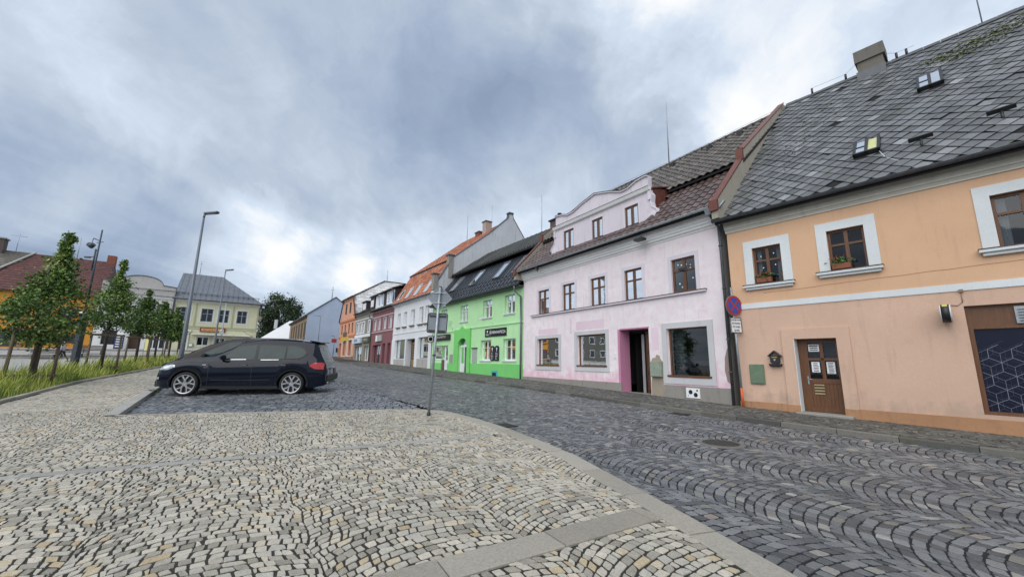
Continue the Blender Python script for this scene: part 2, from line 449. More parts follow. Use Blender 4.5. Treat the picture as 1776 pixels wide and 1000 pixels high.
def setts(parent, name, Q, off, mat, tint, n_single=300, near=6.0, dome=.004, depth=.03, singles_label=None, tilt=.0022):
    """Q (n,4,2): one quad per stone in plan; a few hundred as single objects, the rest joined"""
    n = len(Q); ctr = Q.mean(1)
    zoff = off(ctr[:, 0], ctr[:, 1]) if callable(off) else np.full(n, off)
    zt = G(ctr[:, 0], ctr[:, 1]) + zoff
    px, py, zc = to_px(np.column_stack([ctr, zt]))
    vis = (zc > .4) & (px > -420) & (px < 2200) & (py > -10) & (py < 1420)
    Q, ctr, zt, zoff, zc, tint, px, py = (A[vis] for A in (Q, ctr, zt, zoff, zc, tint, px, py))
    n = len(Q)
    size = np.where(zc < near, 1, 0)
    slope = .03
    tl = rng.normal(0, tilt, (n, 2)) / .1
    hgt = rng.normal(0, .0013, n)
    def geo(sel, octo):
        q = Q[sel]; c = ctr[sel][:, None, :]; m = len(q)
        if octo:
            nxt = np.roll(q, -1, 1); prv = np.roll(q, 1, 1)
            cut = rng.uniform(.05, .16, (m, 4, 1))
            p0 = q + (prv - q) * cut; p1 = q + (nxt - q) * cut
            ring = np.stack([p0, p1], 2).reshape(m, 8, 2)
            ring = ring + rng.normal(0, .0022, ring.shape)
            k = 8
        else: ring = q; k = 4
        lev = [(1.0, -depth), (.985, -dome), (.92, 0.0)] if octo else [(1.0, -depth * .5), (.95, 0.0)]
        out = []
        for s_, dz in lev:
            xy = c + (ring - c) * s_
            d = xy - c
            z = zt[sel][:, None] + hgt[sel][:, None] + dz + d[..., 1] * slope + (d * tl[sel][:, None, :]).sum(-1)
            out.append(np.concatenate([xy, z[..., None]], -1))
        Vv = np.concatenate(out, 1)          # m, L*k, 3
        L = len(lev); base = np.arange(m)[:, None] * (L * k)
        sides = []
        for l in range(L - 1):
            for e in range(k):
                e2 = (e + 1) % k
                sides.append(np.stack([l * k + e, l * k + e2, (l + 1) * k + e2, (l + 1) * k + e]))
        S = (np.array(sides)[None] + base[:, :, None]).reshape(-1, 4)
        T = (np.arange(k) + (L - 1) * k)[None] + base
        ns = len(sides)
        return Vv, S, T, ns
    order = np.argsort(zc - 0.0)
    inside = (px > 5) & (px < 1771) & (py < 995)
    single = [i for i in order if inside[i]][:n_single]
    sm = np.zeros(n, bool); sm[single] = True
    for i in single:
        sel = np.array([i]); Vv, S, T, ns = geo(sel, True)
        o = mesh_np(name, Vv.reshape(-1, 3), [S, T], mat, parent, tint=np.full(len(S) + 1, tint[i]))
    for octo in (True, False):
        sel = np.where(~sm & ((size == 1) == octo))[0]
        if not len(sel): continue
        Vv, S, T, ns = geo(sel, octo)
        tt = np.concatenate([np.repeat(tint[sel], ns), tint[sel]])
        mesh_np(name + ('_field' if octo else '_field_beyond'), Vv.reshape(-1, 3), [S, T], mat, parent, tint=tt, kind='stuff')
    return n

def arcs(a0, a1, b0, b1, colw, s, nper, phim=43.0, gap=.010, org=(0, 0), e1=E1, e2=E2, flip=1):
    """segmental arc paving in the frame (along e1, across e2)"""
    def edge(jj, aa):
        return .016 * math.sin(aa * 11 + jj * 5.1) + .022 * math.sin(aa * 4.3 + jj * 2.7)
    pm = R(phim); Rr = colw / 2 / math.sin(pm); out = []
    TT = math.log(math.tan(math.pi / 4 + pm / 2)); nper = int(round(2 * Rr * TT / (s * 1.06))); k0 = int((a0 - 1) / s)
    nk = int((a1 - a0 + 2) / s); nc = int(math.ceil((b1 - b0) / colw))
    for j in range(nc):
        bc = b0 + (j + .5) * colw; ao = rng.uniform(0, s)
        wob = rng.normal(0, 1, 8)
        for k in range(k0, k0 + nk):
            st = rng.uniform(-.5, .5) / nper
            ed = np.arange(-1, nper + 2) / nper + st + rng.normal(0, .011, nper + 3)
            ed = np.clip(np.sort(ed), 0, 1)
            ed = ed[np.concatenate([[True], np.diff(ed) > 0])]
            if len(ed) > 3 and ed[-1] - ed[-2] < .4 / nper: ed = np.delete(ed, -2)
            if len(ed) > 3 and ed[1] - ed[0] < .4 / nper: ed = np.delete(ed, 1)
            ph = 2 * np.arctan(np.exp((ed * 2 - 1) * TT)) - math.pi / 2
            for f0, f1 in zip(ph[:-1], ph[1:]):
                pts = []
                for f, kk in ((f0, k), (f1, k), (f1, k + 1), (f0, k + 1)):
                    w = .012 * math.sin(kk * .37 + wob[0]) + .01 * math.sin(kk * .11 + wob[1])
                    aa = kk * s + ao + flip * Rr * (math.cos(f) - math.cos(pm)) + .35 * s * math.sin(f * 2.3 + kk * .9 + wob[2]) * .25
                    pts.append((aa, bc + Rr * math.sin(f) + edge(j + .5 + math.sin(f) / math.sin(pm) / 2, aa)))
                out.append(pts)
    q = np.array(out)
    c = q.mean(1, keepdims=True); d = q - c
    ext = np.abs(d).mean(1, keepdims=True) * 2
    shrink = 1 - gap / np.maximum(ext, .03)
    q = c + d * np.clip(shrink, .5, 1) + rng.normal(0, .0045, q.shape)
    return q[..., 0:1] * e1 + q[..., 1:2] * e2 + np.array(org)

def rows(o, t1, t2, n1, n2, l1, l2, gap=.013):
    t1 = np.array(t1); t2 = np.array(t2); out = []
    for k in range(n2):
        x = rng.uniform(-l1, 0)
        while x < n1:
            w = l1 * rng.uniform(.75, 1.25)
            y0, y1 = k * l2, (k + 1) * l2
            out.append([(x + gap / 2, y0 + gap / 2), (x + w - gap / 2, y0 + gap / 2), (x + w - gap / 2, y1 - gap / 2), (x + gap / 2, y1 - gap / 2)])
            x += w
    q = np.array(out) + rng.normal(0, .004, (len(out), 4, 2))
    return q[..., 0:1] * t1 + q[..., 1:2] * t2 + np.array(o)

# regions
tan_poly = K_OUT[:-1] + BAYL + [(-34.2, 42.3)] + GRK[::-1][1:] + [(-4.9, -.7)]
tan_poly = [(3.1, .3)] + K_OUT[1:-1] + BAYL + [(-33.6, 42.5)] + [(-23.91, 27.05), (-17.66, 16.62), (-13.49, 10.94), (-9.3, 5.3), (-4.9, -.7)]
road_poly = [(3.1, .3)] + [K for K in K_OUT[1:] if K[0] > -2.3] + [tuple(np.array((-2.2, 11.1)) + E1 * t) for t in (5, 30, 58)] + [(-28, 62)] + RK[::-1]
bay_poly = [(-2.2, 11.1), (-3.2, 11.02), (-4.26, 10.75), (-9.01, 9.55), (-13.34, 15.56), (-30.9, 39.9)] + [tuple(np.array((-2.2, 11.1)) + E1 * t) for t in (40, 20, 5)]
walk_poly = RK + [(-24.0, 62.5)] + FAC[::-1]

def bay_off(x, y):
    b = np.asarray(x) * E2[0] + np.asarray(y) * E2[1]
    return -.11 + .085 * np.clip((b + 1.9) / 5.2, 0, 1)

plaza = sheet('square_pavement', tan_poly, -.007, M_JOINT)
road = sheet('road', road_poly, -.033, M_JOINTD)
bay = sheet('parking_bay', bay_poly, lambda x, y: float(bay_off(x, y)) - .006, M_JOINTD)
walk = sheet('pavement', walk_poly, .067 - .007, M_JOINT)

# strips of granite slab that cross the setts, and the kerbs: every slab a piece
def ribbon(parent, name, line, w, side, top, bottom, mat, step=1.0, gap=.012, start=0.0, n_single=60, jit=.003, taper=0.0):
    """slabs along a polyline; side +1 puts the width to the right of the walking direction"""
    P = [np.array(p, float) for p in line]
    seg = [np.linalg.norm(b - a) for a, b in zip(P[:-1], P[1:])]; L = np.cumsum([0] + seg)
    def at(s_):
        s_ = min(max(s_, 0), L[-1] - 1e-6); k = int(np.searchsorted(L, s_, 'right') - 1); k = min(k, len(seg) - 1)
        d = (P[k + 1] - P[k]) / seg[k]; return P[k] + d * (s_ - L[k]), k
    def nrm(k):
        d = (P[k + 1] - P[k]) / seg[k]; return np.array([d[1], -d[0]]) * side
    def nrm_at(s_):
        _, k = at(s_); a = nrm(k)
        near = [nrm(j) for j in (k - 1, k, k + 1) if 0 <= j < len(seg) and abs((L[j] + L[j + 1]) / 2 - s_) < seg[k] + seg[j]]
        v = sum(near) if near else a
        return v / np.linalg.norm(v)
    s0 = start; made = 0; slabs = []
    while s0 < L[-1] - .05:
        s1 = min(s0 + step * random.uniform(.85, 1.15), L[-1])
        cuts = [s0 + gap / 2] + [x for x in L if s0 + .06 < x < s1 - .06] + [s1 - gap / 2]
        mb = MB(); top_ids = []
        dz = random.uniform(-jit, jit); dd = random.uniform(-jit, jit)
        rings = []
        for c_ in cuts:
            p, k = at(c_); nn = nrm_at(c_)
            q = p + nn * (w + dd)
            b = .008
            zt = g1(*p) + (top(p[0], p[1]) if callable(top) else top) + dz
            zb = g1(*p) + bottom
            pi = p + nn * b; qi = q - nn * b
            rings.append([mb.pt((p[0], p[1], zb)), mb.pt((p[0], p[1], zt - b)), mb.pt((pi[0], pi[1], zt)), mb.pt((qi[0], qi[1], zt)), mb.pt((q[0], q[1], zt - b)), mb.pt((q[0], q[1], zb))])
        for r0, r1 in zip(rings[:-1], rings[1:]):
            for e in range(5): mb.idx([r0[e], r0[e + 1], r1[e + 1], r1[e]])
        mb.idx(rings[0][::-1]); mb.idx(rings[-1])
        slabs.append((mb, made)); made += 1
        s0 = s1
    for mb, i in slabs:
        o = mb.build(name, mat, parent)
        a_ = o.data.attributes.new('tint', 'FLOAT', 'FACE'); a_.data.foreach_set('value', [random.random()] * len(o.data.polygons))

ribbon(plaza, 'kerb_slab', K_OUT[:10], .30, -1, .007, -.2, M_SLAB, 1.05)
ribbon(plaza, 'border_slab', K_OUT[9:], .13, -1, .008, -.25, M_SLAB, 1.0)
ribbon(plaza, 'bay_kerb_stone', [(-9.01, 9.55), (-13.34, 15.56), (-30.9, 39.9)], .26, -1, .012, -.3, M_SLABG, 1.0)
S1 = [(-9.6, 3.18), (-6.02, 5.05), (-2.62, 6.73), (-.30, 7.90)]
S2 = [(-3.35, 1.86), (-.97, 3.15), (.0, 3.72), (1.36, 4.50)]
ribbon(plaza, 'strip_slab', S1[:4], .17, -1, .007, -.1, M_SLABG, 1.1)
ribbon(plaza, 'strip_slab', S2[:4], .32, 1, .007, -.1, M_SLAB, 1.0, start=.18)

rk = ribbon(walk, 'kerb_stone', RK, .20, 1, .072, -.2, M_KERB, 1.0)
ribbon(ground, 'grass_kerb_stone', GRK, .11, -1, .085, -.15, M_SLAB, 1.0)

# tan setts
Q = arcs(-4, 16, -7, 5.4, 1.55, .096, 19, gap=.015, phim=33)
c = Q.mean(1)
ok = inpoly(c, tan_poly) & (dist_line(c, K_OUT[:10]) > .28) & (dist_line(c, K_OUT[9:]) > .12) & (dist_line(c, BAYL) > .24) & (dist_line(c, GRK) > .05)
s1c = [tuple(np.array(p) + np.array([-.038, .076])) for p in S1]; s2c = [tuple(np.array(p) + np.array([.08, -.139])) for p in S2]
ok &= (dist_line(c, s1c) > .09) & (dist_line(c, s2c) > .15)
Q = Q[ok]
setts(plaza, 'cobble', Q, 0.0, M_TAN, rng.random(len(Q)), near=7.5)
Q = rows((-9.3, 9.6), E1, -E2, 36, 27, .13, .105)      # walkway between bay and grass
c = Q.mean(1)
ok = inpoly(c, tan_poly) & (dist_line(c, BAYL) > .24) & (dist_line(c, GRK) > .05) & ((c @ E1) > 14.5)
Q2 = arcs(13, 16.5, -7, -1, 1.30, .112, 12, gap=.013); 
setts(plaza, 'walkway_sett', Q[ok], 0.0, M_TAN, rng.random(ok.sum()), n_single=0)
# dark road setts
Q = arcs(-2, 34, 3.0, 11.2, 1.60, .113, 15, gap=.014, phim=37)
c = Q.mean(1)
ok = inpoly(c, road_poly) & (dist_line(c, RK) > .01)
MANH = np.array([3.86, 7.66])
ok &= (np.hypot(*(c - MANH).T) > .42)
Q = Q[ok]
setts(road, 'basalt_cobble', Q, -.026, M_ROAD, rng.random(len(Q)), near=8.5)
Q = arcs(34, 62, 3.0, 11.2, 1.35, .20, 8, gap=.016, phim=46)
c = Q.mean(1); ok = inpoly(c, road_poly) & (dist_line(c, RK) > .06)
setts(road, 'distant_cobble', Q[ok], -.026, M_ROAD, rng.random(ok.sum()) ** 1.1, n_single=0)
# parking bay setts in straight courses
t1 = np.array([.9697, .2443]); t2 = np.array([-.2443, .9697])
o_ = np.array([-9.3, 9.6]) - t1 * 14 - t2 * 3
Q = rows(o_, t1, t2, 30, 175, .21, .17, gap=.030)
c = Q.mean(1); ok = inpoly(c, bay_poly) & (dist_line(c, BAYL) > .0)
setts(bay, 'sett', Q[ok], bay_off, M_BAY, rng.random(ok.sum()), near=0.1, n_single=300)
# pavement setts before the house row
Q = arcs(-6, 46, 10.4, 14.6, 1.05, .10, 11, gap=.010)
c = Q.mean(1); ok = inpoly(c, walk_poly) & (dist_line(c, RK) > .28)
setts(walk, 'pavement_cobble', Q[ok], .067, M_WALK, rng.random(ok.sum()), near=.1, n_single=300)

# manhole cover and road drain
mh = thing('manhole_cover', 'round iron manhole cover set in the dark cobbles', 'manhole', (MANH[0], MANH[1], g1(*MANH) - .022))
M_IRON = plain('cast_iron', (.07, .062, .055), .55, .5, var=.35, scale=20)
mb = MB(); mb.disc((0, 0, -.03), (0, 0, 1), .40, .035, 40); mb.build('frame_ring', plain('concrete_ring', (.14, .135, .12), .85), mh)
mb = MB(); mb.disc((0, 0, 0), (0, 0, 1), .31, .012, 40)
for q in range(-3, 4):
    h = math.sqrt(.28 ** 2 - (q * .08) ** 2); mb.box(q * .08 - .012, q * .08 + .012, -h, h, .012, .019)
mb.build('lid', M_IRON, mh)
def drain(x, y, rz, label):
    d = thing('road_drain', label, 'drain', (x, y, g1(x, y) - .026), rz)
    mb = MB(); mb.box(-.25, .25, -.17, .17, -.04, .004); mb.build('frame', M_DARK, d)
    mb = MB()
    for q in range(7): mb.box(-.22 + q * .066, -.19 + q * .066, -.14, .14, .002, .014)
    mb.box(-.25, .25, -.17, -.14, .002, .014); mb.box(-.25, .25, .14, .17, .002, .014)
    mb.build('grate', M_IRON, d)
    return d
drain(-.10, 9.12, R(125), 'iron gully grate beside the tan kerb slabs')
drain(4.55, 11.15, R(129), 'iron gully grate by the kerb before the pink house')

# grass strip, weeds, pale square beyond
M_SOIL = plain('grass_soil', (.06, .075, .02), .95, var=.4, scale=3)
grass_edge = [(x - 2.3, y - 1.6) for x, y in GRK]
gp = [GRK[0]] + GRK[1:] + grass_edge[::-1]
sheet('lawn', gp, .03, M_SOIL)
NB = 90000
bx = rng.uniform(-41, -5, NB * 3); by = rng.uniform(-2, 49, NB * 3)
P = np.column_stack([bx, by])
ok = inpoly(P, gp) & (dist_line(P, GRK) > .13)
P = P[ok]
dpt = P[:, 1]
keep = rng.random(len(P)) < np.clip(18 / np.maximum(dpt, 8), .25, 1)
P = P[keep & (dpt > 4)][:NB]
n = len(P)
patchn = np.sin(P[:, 0] * 1.3 + 1) * np.cos(P[:, 1] * .9) + np.sin(P[:, 0] * .45 - P[:, 1] * .7)
hh = rng.gamma(5, .078, n) * (1 + .22 * patchn) * np.clip((dist_line(P, GRK)) / .6, .45, 1.0)
ww = rng.uniform(.006, .013, n) * np.clip(P[:, 1] / 12, 1, 3)
ang = rng.uniform(0, 2 * np.pi, n); lean = rng.normal(.25, .22, n) * hh
la = rng.normal(.5, 1.1, n)
z0 = .03 * P[:, 1] + .02
bl = np.zeros((n, 5, 3))
dx, dy = np.cos(ang) * ww, np.sin(ang) * ww
lx, ly = np.cos(la) * lean, np.sin(la) * lean
bl[:, 0] = np.column_stack([P[:, 0] - dx, P[:, 1] - dy, z0]); bl[:, 1] = np.column_stack([P[:, 0] + dx, P[:, 1] + dy, z0])
bl[:, 2] = np.column_stack([P[:, 0] + dx * .8 + lx * .35, P[:, 1] + dy * .8 + ly * .35, z0 + hh * .6])
bl[:, 3] = np.column_stack([P[:, 0] - dx * .8 + lx * .35, P[:, 1] - dy * .8 + ly * .35, z0 + hh * .6])
bl[:, 4] = np.column_stack([P[:, 0] + lx, P[:, 1] + ly, z0 + hh])
base = np.arange(n)[:, None] * 5
Fq = base + np.array([0, 1, 2, 3]); Ft = base + np.array([3, 2, 4])
M_GRASS = tinted('grass_blade', [(0, (.09, .15, .022)), (.3, (.20, .28, .04)), (.6, (.38, .42, .07)), (.85, (.52, .49, .11)), (1, (.60, .54, .24))], .7, 3, .0, .001)
tn = np.clip(.45 + .18 * patchn + rng.normal(0, .2, n), 0, 1)
gr = mesh_np('grass', bl.reshape(-1, 3), [Fq, Ft], M_GRASS, tint=np.concatenate([tn, tn]), kind='stuff')
tag(gr, 'long yellow green grass growing along the kerb under the trees', 'grass')

# light paving of the far square and the street in front of the left-hand houses
def pave_mat(name, c0, c1, bw, bh, mortar):
    m, g = _new(name)
    tc = g.n('ShaderNodeTexCoord').outputs['Object']
    mp = g.n('ShaderNodeMapping', inp={0: tc, 'Rotation': (0, 0, R(-35))}).outputs[0]
    b = g.n('ShaderNodeTexBrick', inp={'Vector': mp, 'Color1': c0 + (1,), 'Color2': c1 + (1,), 'Mortar': mortar + (1,), 'Scale': 1.0, 'Mortar Size': .012, 'Brick Width': bw, 'Row Height': bh})
    f, _ = g.noise(tc, 1.2, 6, .6)
    c = g.mix(g.math('MULTIPLY_ADD', f, 1.6, -.4, clamp=True), g.mix(1.0, b.outputs[0], (.8, .8, .8), 'MULTIPLY'), b.outputs[0])
    finish(g, c, .75, b.outputs['Fac'], -.3, .01)
    return m
M_FARP = pave_mat('pale_paving', (.42, .41, .39), (.36, .355, .34), .6, .3, (.16, .155, .145))
xs = np.linspace(-95, -5, 61); ys = np.linspace(-6, 62, 47)
XX, YY = np.meshgrid(xs, ys); nx = len(xs)
V = np.stack([XX, YY, G(XX, YY) - .012], -1).reshape(-1, 3)
ii, jj = np.meshgrid(np.arange(len(ys) - 1), np.arange(nx - 1), indexing='ij'); a = (ii * nx + jj).ravel()
Fq = np.stack([a, a + 1, a + nx + 1, a + nx], 1)
cc = V[Fq].mean(1)[:, :2]
lim = grass_edge + [(-47, 64), (-120, 64), (-120, -7)]
lim2 = [(x + 1.6, y) for x, y in lim[:-2]] + lim[-2:]
mesh_np('square', V, [Fq[inpoly(cc, lim2)]], M_FARP, kind='structure')
# raised kerb lines of the street along the far side of the square
def far_line(wv0, t0, t1, w, h, mat, name, lab=None):
    mb = MB(); n = 14
    for k in range(n):
        ta, tb = t0 + (t1 - t0) * k / n, t0 + (t1 - t0) * (k + 1) / n - .04
        def P(t, o):
            x = -35.1 + .819 * t - .574 * (wv0 + o); y = 56 + .574 * t + .819 * (wv0 + o); return x, y
        a_, b_, c_, d_ = P(ta, 0), P(tb, 0), P(tb, w), P(ta, w)
        zz = max(g1(*a_), g1(*c_))
        mb.prism([(q[0], q[1], g1(*q) - .1) for q in (a_, b_, c_, d_)], (0, 0, .1 + h))
    o = mb.build(name, mat); o['kind'] = 'structure'; return o
far_line(-3.0, -42, -1.5, 2.9, .14, plain('pale_concrete_paving', (.40, .39, .37), .8), 'far_pavement')
far_line(-9.0, -42, 2, 6.0, .02, plain('asphalt', (.075, .075, .078), .85, var=.3), 'far_road')
far_line(-9.35, -42, 2, .35, .10, M_SLAB, 'far_kerb')
# street running on past the last house
mb = MB()
pts = [(-30.3, 41.5), (-24, 62.4), (-38, 90), (-60, 90), (-43, 60)]
sheet('far_street', [(-34, 42.4), (-27.9, 37.2), (-25.7, 60), (-27, 62.5), (-22, 66), (-60, 64), (-47, 63.5), (-36, 47)], -.03, plain('far_street_setts', (.13, .135, .145), .7, var=.35, scale=4))
far2 = mesh_np('far_street_end', np.array([(-75, 63.9, 1.97), (0, 63.9, 1.97), (0, 110, 1.99), (-120, 110, 1.99)]), [np.array([[0, 1, 2, 3]])], plain('far_street_setts', (.13, .135, .145)), kind='structure')
# ------------------------------------------------------------------ houses
class House:
    """facade frame: s along the front from A, d inwards, z absolute height"""
    def __init__(s, name, label, A, u, flip, cat='house', group=None, off=0.0):
        A = (A[0] + u[0] * off, A[1] + u[1] * off); s.off = off
        s.z0 = g1(*A); s.sx = -1 if flip else 1
        x = (-u[0], -u[1]) if flip else u
        s.root = thing(name, label, cat, (A[0], A[1], s.z0), math.atan2(x[1], x[0]), group)
        s.T = lambda a, b, c: (s.sx * (a - s.off), b, c - s.z0)
        s.A = np.array(A[:2]); s.u = np.array(u); n = np.array([-x[1], x[0]]); s.n = n
    def mb(s): return MB(s.T)
    def world(s, a, d, z):
        p = s.A + s.u * (a - s.off) + s.n * d; return (p[0], p[1], z)
    def wall(s, s0, s1, z0, z1, holes, mat, name='wall', rev=.2, d=0.0, revmat=None, parent=None, top=None):
        """front wall with real openings and reveals. top: optional function giving the wall's upper edge"""
        mb = s.mb()
        X = sorted(set([s0, s1] + [h[0] for h in holes] + [h[2] for h in holes])); X = [x for x in X if s0 <= x <= s1]
        Z = sorted(set([z0, z1] + [h[1] for h in holes] + [h[3] for h in holes])); Z = [z for z in Z if z0 <= z <= z1]
        for xa, xb in zip(X[:-1], X[1:]):
            for za, zb in zip(Z[:-1], Z[1:]):
                cx, cz = (xa + xb) / 2, (za + zb) / 2
                if any(h[0] < cx < h[2] and h[1] < cz < h[3] for h in holes): continue
                mb.face([(xa, d, za), (xb, d, za), (xb, d, zb), (xa, d, zb)])
        for h in holes:
            a, b, c, e = h[:4]; r = h[4] if len(h) > 4 else rev
            b = max(b, z0)
            for q in (((a, d, b), (a, d + r, b), (a, d + r, e), (a, d, e)), ((c, d, b), (c, d, e), (c, d + r, e), (c, d + r, b)),
                      ((a, d, e), (a, d + r, e), (c, d + r, e), (c, d, e)), ((a, d, b), (c, d, b), (c, d + r, b), (a, d + r, b))): mb.face(list(q))
        return mb.build(name, mat, parent or s.root)
    def shell(s, s0, s1, z0, z1, D, mat, name='side_wall', r0=True, r1=True, prof=None):
        mb = s.mb()
        for x, on in ((s0, r0), (s1, r1)):
            if on:
                if prof: mb.face([(x, 0, z0), (x, 0, z1)] + [(x, a, b) for a, b in prof] + [(x, D, z1), (x, D, z0)])
                else: mb.face([(x, 0, z0), (x, 0, z1), (x, D, z1), (x, D, z0)])
        mb.face([(s0, D, z0), (s1, D, z0), (s1, D, z1), (s0, D, z1)])
        return mb.build(name, mat, s.root)
    def window(s, a, b, c, e, d=.16, cols=2, split=.62, frame=None, gl=None, fw=.065, sash=.045, curtain=0.0, panes=True, sill=None, back=True, backmat=None, inner=True, name='window', lab=None):
        """casement window filling the opening a..c, b..e; panes are sub-parts"""
        frame = frame or M_BROWN; gl = gl or M_GLASS
        mb = s.mb()
        mb.box(a, c, d, d + .07, e - fw, e); mb.box(a, c, d, d + .07, b, b + fw)
        mb.box(a, a + fw, d, d + .07, b + fw, e - fw); mb.box(c - fw, c, d, d + .07, b + fw, e - fw)
        xs = [a + fw + (c - a - 2 * fw) * k / cols for k in range(cols + 1)]
        for x in xs[1:-1]: mb.box(x - sash, x + sash, d - .012, d + .06, b + fw, e - fw)
        zs = [b + fw, e - fw]
        if split:
            sp = [split] if not isinstance(split, (list, tuple)) else list(split)
            zs = [b + fw] + [b + fw + (e - b - 2 * fw) * q for q in sp] + [e - fw]
            for zz in zs[1:-1]: mb.box(a + fw, c - fw, d - .006, d + .055, zz - sash * .7, zz + sash * .7)
        if inner and cols > 1 and sash > .03:
            for k in range(cols):
                for zz in (b + fw, e - fw):
                    pass
        w = mb.build(name, frame, s.root)
        if lab: w['label'] = lab
        if panes:
            for k in range(len(xs) - 1):
                for j in range(len(zs) - 1):
                    m2 = s.mb(); m2.face([(xs[k], d + .03, zs[j]), (xs[k + 1], d + .03, zs[j]), (xs[k + 1], d + .03, zs[j + 1]), (xs[k], d + .03, zs[j + 1])])
                    m2.build('pane', gl, w)
        else:
            m2 = s.mb(); m2.face([(a + fw, d + .03, b + fw), (c - fw, d + .03, b + fw), (c - fw, d + .03, e - fw), (a + fw, d + .03, e - fw)]); m2.build('pane', gl, w)
        if curtain:
            m3 = s.mb(); n = 14
            for x0, x1 in ((a + fw, a + fw + (c - a) * curtain), (c - fw - (c - a) * curtain, c - fw)):
                P = [(x0 + (x1 - x0) * q / n, d + .14 + .018 * math.sin(q * 2.1 + a), 0) for q in range(n + 1)]
                for q in range(n): m3.face([(P[q][0], P[q][1], b), (P[q + 1][0], P[q + 1][1], b), (P[q + 1][0], P[q + 1][1], e), (P[q][0], P[q][1], e)], True)
            m3.build('curtain', M_CURT, w)
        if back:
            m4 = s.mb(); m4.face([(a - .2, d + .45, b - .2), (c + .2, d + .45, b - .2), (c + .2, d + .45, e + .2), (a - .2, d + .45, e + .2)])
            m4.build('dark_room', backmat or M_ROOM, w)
        return w
    def trim(s, a, b, c, e, w, mat, name='window_surround', p=.02, sides=('l', 'r', 't', 'b'), d=0.0):
        """flat band round an opening, p proud of the wall"""
        mb = s.mb()
        if 't' in sides: mb.box(a - w, c + w, d - p, d - .002, e, e + w)
        if 'b' in sides: mb.box(a - w, c + w, d - p, d - .002, b - w, b)
        if 'l' in sides: mb.box(a - w, a, d - p, d - .002, b, e)
        if 'r' in sides: mb.box(c, c + w, d - p, d - .002, b, e)
        return mb.build(name, mat, s.root)
    def sill(s, a, c, z, mat, p=.14, t=.07, cap=None, name='sill'):
        mb = s.mb(); mb.box(a, c, -p, -.002, z - t, z); mb.box(a + .05, c - .05, -p * .6, -.002, z - t * 2, z - t)
        o = mb.build(name, mat, s.root, bevel=.008)
        if cap:
            m2 = s.mb(); m2.box(a - .01, c + .01, -p - .015, -.002, z + .002, z + .016); m2.build('sill_sheet', cap, o)
        return o
    def gutter(s, s0, s1, d, z, mat, r=.075, name='gutter', parent=None):
        mb = s.mb(); n = 8
        prof = [(d - r * math.cos(math.pi * q / n), z - r * math.sin(math.pi * q / n)) for q in range(n + 1)]
        for (d0, z0), (d1, z1) in zip(prof[:-1], prof[1:]): mb.face([(s0, d0, z0), (s1, d0, z0), (s1, d1, z1), (s0, d1, z1)], True)
        mb.tube([(s0, d - r, z), (s1, d - r, z)], .012, 6)
        x = s0 + .3
        while x < s1:
            mb.box(x - .012, x + .012, d - r - .008, d + r, z - .004, z + .004)
            x += .75
        return mb.build(name, mat, parent or s.root)
    def cornice(s, s0, s1, z0, z1, out, mat, steps=4, name='cornice'):
        """stepped, coved moulding under the eaves"""
        mb = s.mb(); prof = [(-.002, z0)]
        for k in range(steps):
            f0, f1 = k / steps, (k + 1) / steps
            prof += [(-out * (f0 ** .8) - .03, z0 + (z1 - z0) * f0), (-out * (f0 ** .8) - .03, z0 + (z1 - z0) * (f0 + .35 / steps)), (-out * (f1 ** .8), z0 + (z1 - z0) * f1 - .01)]
        prof += [(-out - .03, z1), (-.002, z1)]
        mb.prism([(s0, a, b) for a, b in prof], (s1 - s0, 0, 0))
        return mb.build(name, mat, s.root)
    def downpipe(s, x, pts, mat, r=.05, name='downpipe'):
        mb = s.mb(); mb.tube([(x + p[0], p[1], p[2]) for p in pts], r, 10)
        for p in pts[2:]:
            pass
        return mb.build(name, mat, s.root)
    def txt(s, t, size, a, d, z, mat, **kw):
        return text(s.root, t, size, (s.sx * (a - s.off), d, z - s.z0), mat, **kw)

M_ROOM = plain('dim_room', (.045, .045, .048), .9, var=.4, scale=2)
M_ROOM2 = plain('pale_blind', (.30, .31, .32), .9, var=.2, scale=4)

